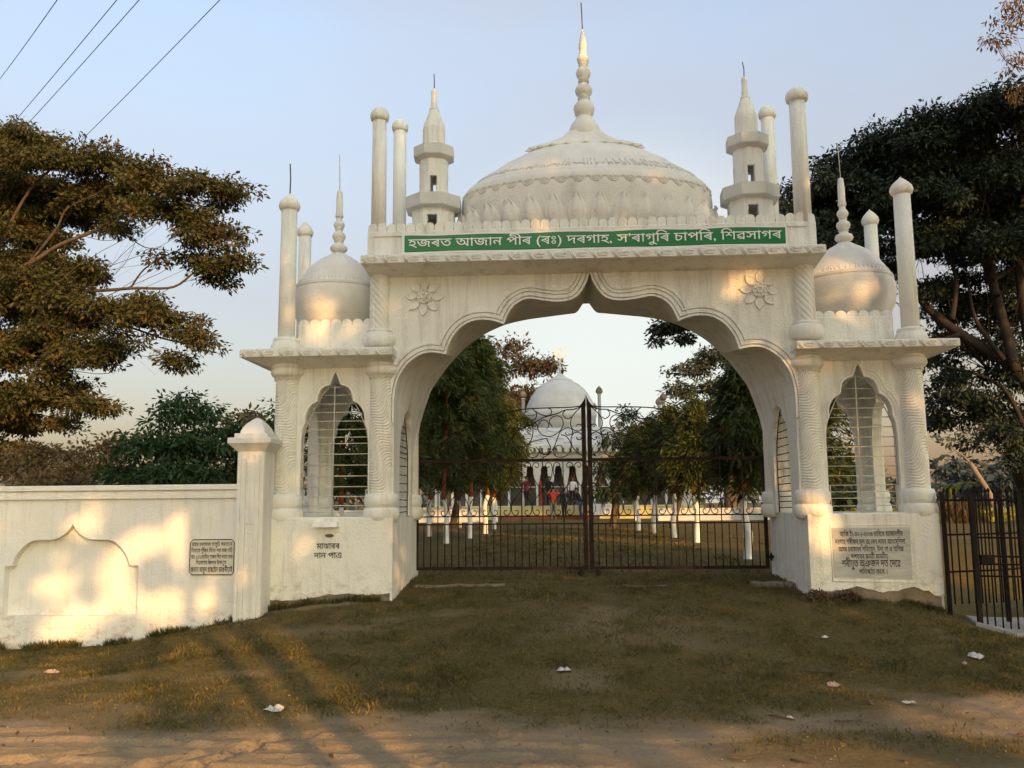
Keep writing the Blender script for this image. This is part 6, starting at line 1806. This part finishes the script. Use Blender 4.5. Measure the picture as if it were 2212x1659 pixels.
# weeping path trees with limewashed trunks
def weeping_meshes(seed, h, rmax, zb, nb):
    """boughs with tufts of long hanging leaves"""
    g = np.random.default_rng(seed); per = 85
    t = g.random(nb) ** 0.85
    z = zb + (h - zb) * t
    a = g.random(nb) * 2 * np.pi
    env = rmax * np.interp(t, [0, 0.12, 0.3, 0.55, 0.8, 0.93, 1.0], [0.66, 0.92, 1.0, 0.82, 0.60, 0.34, 0.10])
    lump = 1 + 0.28 * np.sin(a * 2 + seed * 1.7 + z * 1.9) + 0.20 * np.sin(a * 3 - z * 3.3 + seed)
    r = env * lump * (0.35 + 0.75 * g.random(nb) ** 0.7)
    z = z + g.normal(size=nb) * 0.12
    tip = np.stack([r * np.cos(a), r * np.sin(a), z], 1)
    n = nb * per
    c = np.repeat(tip, per, 0); aa = np.repeat(a, per)
    out = np.stack([np.cos(aa), np.sin(aa), np.zeros(n)], 1)
    s_ = g.random((n, 1))
    C = c - out * s_ * 0.32 + g.normal(size=(n, 3)) * np.array([0.07, 0.07, 0.10]) + np.array([0, 0, 0.10]) * s_
    D = out * g.uniform(0.1, 1.3, (n, 1)) + np.array([0, 0, -1.0]) * g.uniform(0.15, 1.0, (n, 1)) + g.normal(size=(n, 3)) * 0.40
    N = out + g.normal(size=(n, 3)) * 0.6
    L = g.uniform(0.14, 0.28, n)
    return leaves_mesh("crown", C, D, N, L, L * 0.16, "leaf_ashoka")
crowns = [weeping_meshes(s, h, r, zb, n) for s, h, r, zb, n in ((1, 5.3, 0.98, 1.42, 200), (2, 4.6, 0.88, 1.38, 170), (3, 4.2, 0.9, 1.38, 170), (4, 2.95, 0.60, 1.22, 130), (5, 4.4, 0.62, 1.35, 150))]
def trunk_meshes(seed, h):
    g = random.Random(seed); out = []
    mb = MB(); pts = [(g.uniform(-.015, .015) * i, g.uniform(-.012, .012) * i, z) for i, z in enumerate((-0.1, 0.12, 0.4, 0.75, 1.05))]
    mb.tube(catmull(pts, 3), [0.082, 0.074, 0.070, 0.067, 0.065, 0.063, 0.062, 0.061, 0.060, 0.060, 0.059, 0.058, 0.058], 10); out.append(mb.mesh("painted_trunk", "limewash", False))
    mb = MB(); top = pts[-1]; mb.tube([top, (top[0], top[1], 1.35), (0.02, 0, 1.1 + (h - 1.1) * 0.5), (0, 0, h * 0.86)], [0.058, 0.052, 0.036, 0.010], 8); out.append(mb.mesh("upper_trunk", "bark_red", False))
    return out
trunks = [trunk_meshes(s, h) for s, h in ((1, 5.3), (2, 4.6), (3, 4.2), (4, 2.95), (5, 4.4))]
PATH = [(-2.81, 10.9, 0, 1.0, "nearest path tree in the left row, behind the gate"), (-2.53, 13.9, 0, 1.08, "second path tree in the left row"), (-2.42, 17.6, 0, 1.14, "third path tree in the left row"), (-2.50, 22.3, 1, 1.1, "fourth path tree in the left row"), (-3.2, 33, 2, 1.0, "farthest path tree in the left row"), (-4.0, 24.3, 0, 1.0, "path tree standing left of the left row"),
        (-3.9, 15.5, 0, 1.02, "path tree with hidden trunk left of the second one"),
        (3.09, 4.5, 3, 1.05, "nearest path tree in the right row, beside the right gate leaf"), (3.14, 10.5, 3, 1.05, "second path tree in the right row"), (2.96, 13.4, 3, 1.1, "third path tree in the right row"), (2.76, 16.6, 3, 1.1, "fourth path tree in the right row"), (2.50, 19.3, 3, 1.1, "fifth path tree in the right row"), (3.5, 33, 3, 1.1, "farthest path tree in the right row"),
        (4.80, 13.3, 4, 1.0, "path tree with a thin white trunk behind the right row"), (5.4, 8.5, 4, 1.0, "path tree half hidden by the right gate pier"),
        (-4.55, 7.6, 0, 0.86, "path tree seen through the left pavilion window"), (-3.75, 9.0, 1, 0.9, "path tree between the left pavilion and the left row")]
for i, (x, y, v, s, lab) in enumerate(PATH):
    z = gfar(y) if abs(x) < 4 else gz1(x, y)
    t = thing("path_tree", "weeping whitewashed " + lab, "tree", (x, y, z), "whitewashed trees lining the path")
    rot = 1.3 * i
    for nm, me_ in (("painted_trunk", trunks[v][0]), ("upper_trunk", trunks[v][1]), ("crown", crowns[v])):
        o = bpy.data.objects.new(nm, me_); COL.objects.link(o); o.parent = t
        o.rotation_euler = (0, 0, rot); o.scale = (s, s, s)
# bushy dark fir-like tree right of the gate centre
tree("fir_tree", "dark bushy evergreen right of the gate centre post", (1.9, 24, gfar(24)), at(1340, 1000, 24), [pad(1348, 905, 24, 22, 26), pad(1345, 960, 24, 45, 34), pad(1335, 1020, 24, 62, 42), pad(1400, 1010, 24, 45, 48), pad(1380, 960, 24, 30, 26), pad(1330, 1070, 24, 50, 24)], "leaf_fir", "bark", 0.12, 1.6, 36, 0.20, 0.36, 0.8, twigs=0.1, shell=0.6, droop=0.6, wr=0.25)
tree("fir_tree", "dark evergreen filling the view behind the right row of trunks", (3.9, 22, gfar(22)), at(1480, 1020, 22), [pad(1470, 980, 22, 50, 50), pad(1540, 960, 22, 50, 60), pad(1500, 1040, 22, 70, 36), pad(1590, 1000, 22, 50, 60)], "leaf_fir", "bark", 0.12, 1.4, 36, 0.20, 0.38, 0.8, twigs=0.1, shell=0.6, droop=0.6, wr=0.25)
tree("fir_tree", "dark evergreen mass behind the left row of trunks", (-4.6, 27, gfar(27)), at(990, 1020, 27), [pad(960, 980, 27, 70, 70), pad(1040, 1000, 27, 60, 60), pad(920, 1040, 27, 50, 30), pad(1085, 1010, 28, 36, 40)], "leaf_fir", "bark", 0.14, 1.3, 36, 0.22, 0.42, 0.8, twigs=0.1, shell=0.6, droop=0.6, wr=0.25)
# banana plant and mustard bed beyond the fence
bp_ = thing("banana_plant", "yellow green banana plant behind the right pavilion", "plant", (at(2052, 1100, 28).x, 28, 0.7))
p0 = Vector((at(2052, 1100, 28).x, 28, 0.7))
mb = MB(); mb.tube([p0, p0 + Vector((0, 0, 0.7)), p0 + Vector((0.05, 0, 1.4))], [0.13, 0.11, 0.07], 8); part("stem", mb, "leaf_banana", bp_)
for k in range(8):
    a = k * 2.4; mb = MB(); mb.smooth = True; L = 1.3 + 0.3 * math.sin(k * 3); S = 9
    for j in range(S + 1):
        t = j / S; r = L * (t - 0.25 * t * t); z = 1.3 + 1.0 * t - 1.35 * t * t * (0.6 + 0.1 * k % 0.5); w = 0.20 * math.sin(PI * min(1, t * 0.94 + 0.06)) + 0.01
        d = Vector((math.cos(a), math.sin(a), 0)); sd_ = Vector((-d.y, d.x, 0)); c = p0 + d * r + Vector((0, 0, z))
        mb.v += [tuple(c - sd_ * w + Vector((0, 0, 0.06))), tuple(c), tuple(c + sd_ * w + Vector((0, 0, 0.06)))]
    for j in range(S):
        for q_ in range(2): mb.face((j * 3 + q_, j * 3 + q_ + 1, j * 3 + q_ + 4, j * 3 + q_ + 3))
    part("leaf", mb, "leaf_banana", bp_, fix=False)
C = np.stack([rng.uniform(13, 24, 500), rng.uniform(27, 33, 500), rng.uniform(0.75, 1.15, 500)], 1)
me = leaves_mesh("mustard_bed", *fill_clusters(C, 16, 0.4, 0.5, 0.16), "leaf_yellow")
o = bpy.data.objects.new("mustard_bed", me); link(o); tag(o, "sunlit yellow flowering crop beyond the iron fence", "crop", None, "stuff")
hz_ = thing("dry_haystack", "brown dry stalks stacked beside the banana plant", "stack", (at(2075, 1110, 26).x, 26, 0.7))
p0 = Vector((at(2078, 1110, 26).x, 26, 0.7)); n = 900
C = np.stack([p0.x + rng.normal(size=n) * 0.45, p0.y + rng.normal(size=n) * 0.3, rng.uniform(0.8, 1.7, n)], 1); D = np.tile([0, 0, -1.0], (n, 1)) + rng.normal(size=(n, 3)) * 0.25
me = leaves_mesh("stalks", C, D, rand_unit(n), rng.uniform(0.3, 0.7, n), np.full(n, 0.03), "leaf_brown"); link(bpy.data.objects.new("stalks", me), hz_)

# ------------------------------------------------------------------ grass
def grass_field(n, xr, yr, hmin, hmax, wmul=1.0):
    x = rng.uniform(*xr, n); y = rng.uniform(*yr, n)
    d = dirtness(x, y)
    clump = fbm(x * 2.3, y * 2.3, 44, 3)
    keep = rng.random(n) < (1 - d) ** 1.5 * np.clip(0.25 + 1.4 * (clump - 0.3), 0.08, 1)
    # keep the blades off walls, bases and paving
    keep &= ~((x > -3.5) & (x < -2.05) & (y > -0.19)) & ~((x > 2.88) & (x < 4.35) & (y > -0.19)) & ~((x < -3.5) & (y > -0.40)) & ~((x > 4.5) & (y > -0.9))
    x, y, clump = x[keep], y[keep], clump[keep]; m = len(x)
    z = ground_z(x, y) - 0.004
    C = np.stack([x, y, z], 1)
    D = rng.normal(size=(m, 3)) * 0.55; D[:, 2] = np.abs(D[:, 2]) * 0.5 + 0.55
    L = rng.uniform(hmin, hmax, m) * (0.6 + 0.9 * clump)
    return leaves_mesh("grass", C, D, rand_unit(m), L, L * 0.14 * wmul, "grass")
g1 = bpy.data.objects.new("grass", grass_field(230000, (-6.9, 6.2), (-4.9, 1.6), 0.020, 0.052, 1.3)); link(g1); tag(g1, "short dry grass covering the mound before the gateway", "grass", None, "stuff")
g2 = bpy.data.objects.new("grass", grass_field(90000, (-9, 9), (1.7, 22), 0.03, 0.075, 2.0)); link(g2); tag(g2, "dry lawn inside the grounds behind the gate", "grass", None, "stuff")
# ranker blades along the feet of the walls
m = 5200
xw = np.concatenate([rng.uniform(-6.9, -3.85, 2600), rng.uniform(-3.5, -2.05, 900), rng.uniform(2.9, 4.4, 1700)])
yw = np.where(xw < -3.6, -0.40, -0.20) - np.abs(rng.normal(size=m)) * 0.035
cl = fbm(xw * 4, yw * 0 + 3, 91, 3); kk = cl > 0.42; xw, yw, cl = xw[kk], yw[kk], cl[kk]; m = len(xw)
D = rng.normal(size=(m, 3)) * 0.4; D[:, 2] = 1.0; D[:, 1] -= 0.25
L = rng.uniform(0.03, 0.11, m) * (0.5 + cl)
me = leaves_mesh("wall_grass", np.stack([xw, yw, ground_z(xw, yw) - 0.005], 1), D, rand_unit(m), L, L * 0.10, "grass"); o = bpy.data.objects.new("wall_grass", me); link(o); tag(o, "longer grass growing against the feet of the walls", "grass", None, "stuff")
# grit and small stones on the lane, fallen dry leaves
m = 4200
xs_ = rng.uniform(-6, 5.5, m); ys_g = rng.uniform(-5.9, -3.4, m); kk = rng.random(m) < 0.15 + 0.85 * dirtness(xs_, ys_g); xs_, ys_g = xs_[kk], ys_g[kk]; m = len(xs_)
rad = 0.0035 + 0.009 * rng.random(m) ** 4
octv = np.array([[1, 0, 0], [0, 1, 0], [-1, 0, 0], [0, -1, 0], [0, 0, 0.8], [0, 0, -0.5]]); octf = np.array([[0, 1, 4], [1, 2, 4], [2, 3, 4], [3, 0, 4], [1, 0, 5], [2, 1, 5], [3, 2, 5], [0, 3, 5]])
V = octv[None] * rad[:, None, None] * rng.uniform(0.6, 1.4, (m, 6, 1)) + np.stack([xs_, ys_g, ground_z(xs_, ys_g) + rad * 0.3], 1)[:, None]
F = octf[None] + 6 * np.arange(m)[:, None, None]
me = bpy.data.meshes.new("gravel"); me.from_pydata(V.reshape(-1, 3).tolist(), [], F.reshape(-1, 3).tolist()); me.materials.append(M["plinth"])
o = bpy.data.objects.new("gravel", me); link(o); tag(o, "grit and small stones strewn on the sandy lane", "gravel", None, "stuff")
m = 420
xl_ = rng.uniform(-6.5, 5.8, m); yl_ = rng.uniform(-5.6, 0.8, m); D = rng.normal(size=(m, 3)); D[:, 2] *= 0.25; N = rng.normal(size=(m, 3)) * 0.4; N[:, 2] += 1
kk = ~((xl_ < -3.4) & (yl_ > -0.5)) & ~((np.abs(xl_ - 0.4) > 2.3) & (yl_ > -0.3)); 
me = leaves_mesh("fallen_leaves", np.stack([xl_, yl_, ground_z(xl_, yl_) + 0.022], 1)[kk], D[kk], N[kk], rng.uniform(0.03, 0.075, m)[kk], rng.uniform(0.012, 0.03, m)[kk], "leaf_brown"); o = bpy.data.objects.new("fallen_leaves", me); link(o); tag(o, "dry fallen leaves scattered over the grass", "leaves", None, "stuff")
# weeds at the foot of the right base
C = np.stack([rng.uniform(2.72, 3.35, 34), rng.uniform(-0.32, -0.22, 34), rng.uniform(0.48, 0.56, 34)], 1)
me = leaves_mesh("dry_weeds", *fill_clusters(C, 14, 0.04, 0.7, 0.045, 0.0), "twig"); o = bpy.data.objects.new("dry_weeds", me); link(o); tag(o, "dry brown weeds at the corner of the right base", "weeds", None, "stuff")

# ------------------------------------------------------------------ roadside trees behind the camera that shade the gateway
E1 = Vector((-SUN_H.y, SUN_H.x, 0)); E2 = SUN.cross(E1); E2 = E2 if E2.z > 0 else -E2
def uv(p): p = Vector(p); return (p.dot(E1), p.dot(E2))
GAPS = []      # openings cut in the crowns where sunlit patches should fall: (u, v, ru, rv)
def gap(p, ru, rv): u, v = uv(p); GAPS.append((u, v, ru, rv))
def gap_s(px, py, Y, rx, ry):
    p = at(px, py, Y); s = (Y + 11) / 1944.0; gap(p, rx * s * abs(E1.x), ry * s)
zs_ = 700 / 2212 / 1.15732
for (cx, cy, rx, ry) in ((650, 500, 120, 65), (1400, 630, 60, 210), (1120, 660, 70, 90), (1290, 1180, 115, 135), (1690, 1120, 100, 210), (650, 1215, 340, 90), (930, 860, 105, 115), (1720, 355, 130, 45), (80, 470, 95, 75), (560, 1345, 230, 45), (330, 960, 70, 60)):
    gap_s(cx * zs_, 1150 / 1.15732 + cy * zs_, WY, rx * zs_, ry * zs_)
NW = len(GAPS)
for (px, py, Y, rx, ry) in ((548, 955, -0.5, 26, 40), (700, 665, 0.2, 36, 24), (690, 725, 0.0, 40, 20), (612, 640, 0, 10, 70), (872, 1215, 0.3, 24, 85), (1600, 612, -0.06, 60, 28), (1978, 890, -0.1, 14, 50), (1790, 1180, -0.2, 18, 40), (1262, 120, 0.8, 24, 80), (1190, 335, -0.2, 40, 6), (1710, 1000, 0.8, 14, 70), (1250, 30, 0.8, 24, 40)):
    gap_s(px, py, Y, rx, ry)
for (x, y, z, w, h) in ((-3.2, 9, .66, .5, .12), (-2.4, 13.5, 1.1, .35, .5), (0, 12, .66, .8, .1), (3.1, 10, .66, .4, .1), (1.5, 1.7, .9, .5, .2), (-2.8, 10.8, 1.2, .3, .5), (-0.5, 9, .66, .8, .12), (3.1, 4.5, 1.9, .2, .3)):
    gap((x, y, z), w, h)
GA = np.array(GAPS)
ucov = (-7.6, 6.6); vcov = (-1.0, 10.2)
n = 14000
u = rng.uniform(*ucov, n); v = rng.uniform(*vcov, n)
dist = rng.uniform(17, 26, n)
mg = np.where(np.arange(len(GA)) < NW, 0.15, 0.08)
m = np.min(((u[:, None] - GA[None, :, 0]) / (GA[None, :, 2] * 0.9 + mg[None])) ** 2 + ((v[:, None] - GA[None, :, 1]) / (GA[None, :, 3] * 0.9 + mg[None])) ** 2, 1)
keep = (m > rng.uniform(0.75, 1.0, n)) | (rng.random(n) < 0.06)
# crown outline thins out at the top and towards the left
top = 9.6 + 0.5 * np.sin(u * 1.3) + 0.3 * np.sin(u * 3.1)
keep &= v < top
# low down on the left the view to the sun is open between two slim trunks, with scattered boughs beyond
lowc = fbm(u * 1.3, v * 5.0, 71, 3)
keep &= ~((u > -4.12) & (u < -3.20) & (v < 0.62))
keep &= ~((u <= -4.12) & (v < 0.46) & (lowc < 0.68))
u, v, dist = u[keep], v[keep], dist[keep]
C = np.outer(u, np.array(E1)) + np.outer(v, np.array(E2)) + np.outer(dist, np.array(SUN))
cuts = [-9, -3.0, 1.8, 9]
for k, lab in enumerate(("left roadside tree across the lane behind the viewer", "middle roadside tree across the lane behind the viewer", "right roadside tree across the lane behind the viewer")):
    s = (u >= cuts[k]) & (u < cuts[k + 1])
    cc = C[s]; nn_ = len(cc)
    um = (max(cuts[k], ucov[0]) + min(cuts[k + 1], ucov[1])) / 2
    um = (-3.68, -0.4, 4.4)[k]; tr_ = (0.105, 0.2, 0.26)[k]
    bp0 = Vector(E1) * um + SUN_H * (11.0 if k == 0 else 21.5)
    t = thing("roadside_tree", lab, "tree", (bp0.x, bp0.y, 0.0), "roadside trees behind the viewer")
    mb = MB(); mb.tube([bp0 - Vector((0, 0, .3)), bp0 + Vector((0.1, 0, 2.5)), bp0 + Vector((0, 0.1, 6)), bp0 + Vector((0, 0, 11))], [tr_ * 1.15, tr_, tr_ * 0.95, tr_ * 0.3], 9)
    for q in cc[:0 if k == 0 else 60]:
        q = Vector(q); s0 = bp0 + Vector((0, 0, 3 + 6 * rng.random())); mb.tube([s0, s0.lerp(q, 0.5) + Vector((0, 0, 0.3)), q], [0.05, 0.035, 0.012], 4)
    part("trunk", mb, "bark", t, fix=False)
    rep = 4
    c4 = np.repeat(cc, rep, 0) + rng.normal(size=(nn_ * rep, 3)) * 0.07
    N = np.tile(np.array(SUN), (nn_ * rep, 1)) + rng.normal(size=(nn_ * rep, 3)) * 0.45
    D = rng.normal(size=(nn_ * rep, 3))
    L = rng.uniform(0.20, 0.38, nn_ * rep)
    D = D / np.linalg.norm(D, axis=1, keepdims=True)
    me = leaves_mesh("crown", c4 - D * L[:, None] * 0.5, D, N, L, L * 0.62, "leaf_mango"); link(bpy.data.objects.new("crown", me), t)

# added unseen tree on the right, put in to shade the shrine
nq = 2600
uq = rng.uniform(13.5, 25.5, nq); vq = 9.0 + 9.5 * rng.random(nq); kq = fbm(uq * 0.55, vq * 0.55, 81, 3) < 0.60; uq, vq = uq[kq], vq[kq]; nq = len(uq)
Cq = np.outer(uq, np.array(E1)) + np.outer(vq, np.array(E2)) + np.outer(rng.uniform(14, 20, nq), np.array(SUN))
tb_ = Vector((Cq[:, 0].mean(), Cq[:, 1].mean(), 0.0))
t = thing("roadside_tree", "added unseen tall tree beyond the right edge of the view, shading the shrine", "tree", tuple(tb_), "roadside trees behind the viewer")
mb = MB(); mb.tube([tb_ - Vector((0, 0, 0.3)), tb_ + Vector((0.2, 0, 5)), tb_ + Vector((0, 0.2, 11)), tb_ + Vector((0, 0, 19))], [0.6, 0.48, 0.35, 0.08], 9)
for q in Cq[:50]:
    s0 = tb_ + Vector((0, 0, 9 + 7 * rng.random())); q = Vector(q); mb.tube([s0, s0.lerp(q, 0.5) + Vector((0, 0, 0.5)), q], [0.08, 0.05, 0.015], 4)
part("trunk", mb, "bark", t, fix=False)
Dq = rand_unit(nq * 3); Lq = rng.uniform(0.4, 0.75, nq * 3); Nq = np.tile(np.array(SUN), (nq * 3, 1)) + rng.normal(size=(nq * 3, 3)) * 0.5
link(bpy.data.objects.new("crown", leaves_mesh("crown", np.repeat(Cq, 3, 0) + rng.normal(size=(nq * 3, 3)) * 0.2, Dq, Nq, Lq, Lq * 0.6, "leaf_mango")), t)
slim = Vector(E1) * -3.985 + SUN_H * 11.6
t = thing("roadside_tree", "slim bare trunked tree across the lane behind the viewer", "tree", (slim.x, slim.y, 0.0), "roadside trees behind the viewer")
mb = MB(); mb.tube([slim - Vector((0, 0, 0.3)), slim + Vector((0.02, 0, 3)), slim + Vector((0, 0.02, 7)), slim + Vector((0.05, 0, 10.5))], [0.085, 0.075, 0.07, 0.03], 8); part("trunk", mb, "bark", t, fix=False)
Cc = np.array(slim) + np.stack([rng.normal(size=40) * 0.6, rng.normal(size=40) * 0.6, rng.uniform(8.6, 10.6, 40)], 1)
link(bpy.data.objects.new("crown", leaves_mesh("crown", *fill_clusters(Cc, 20, 0.4, 0.7, 0.2), "leaf_mango")), t)
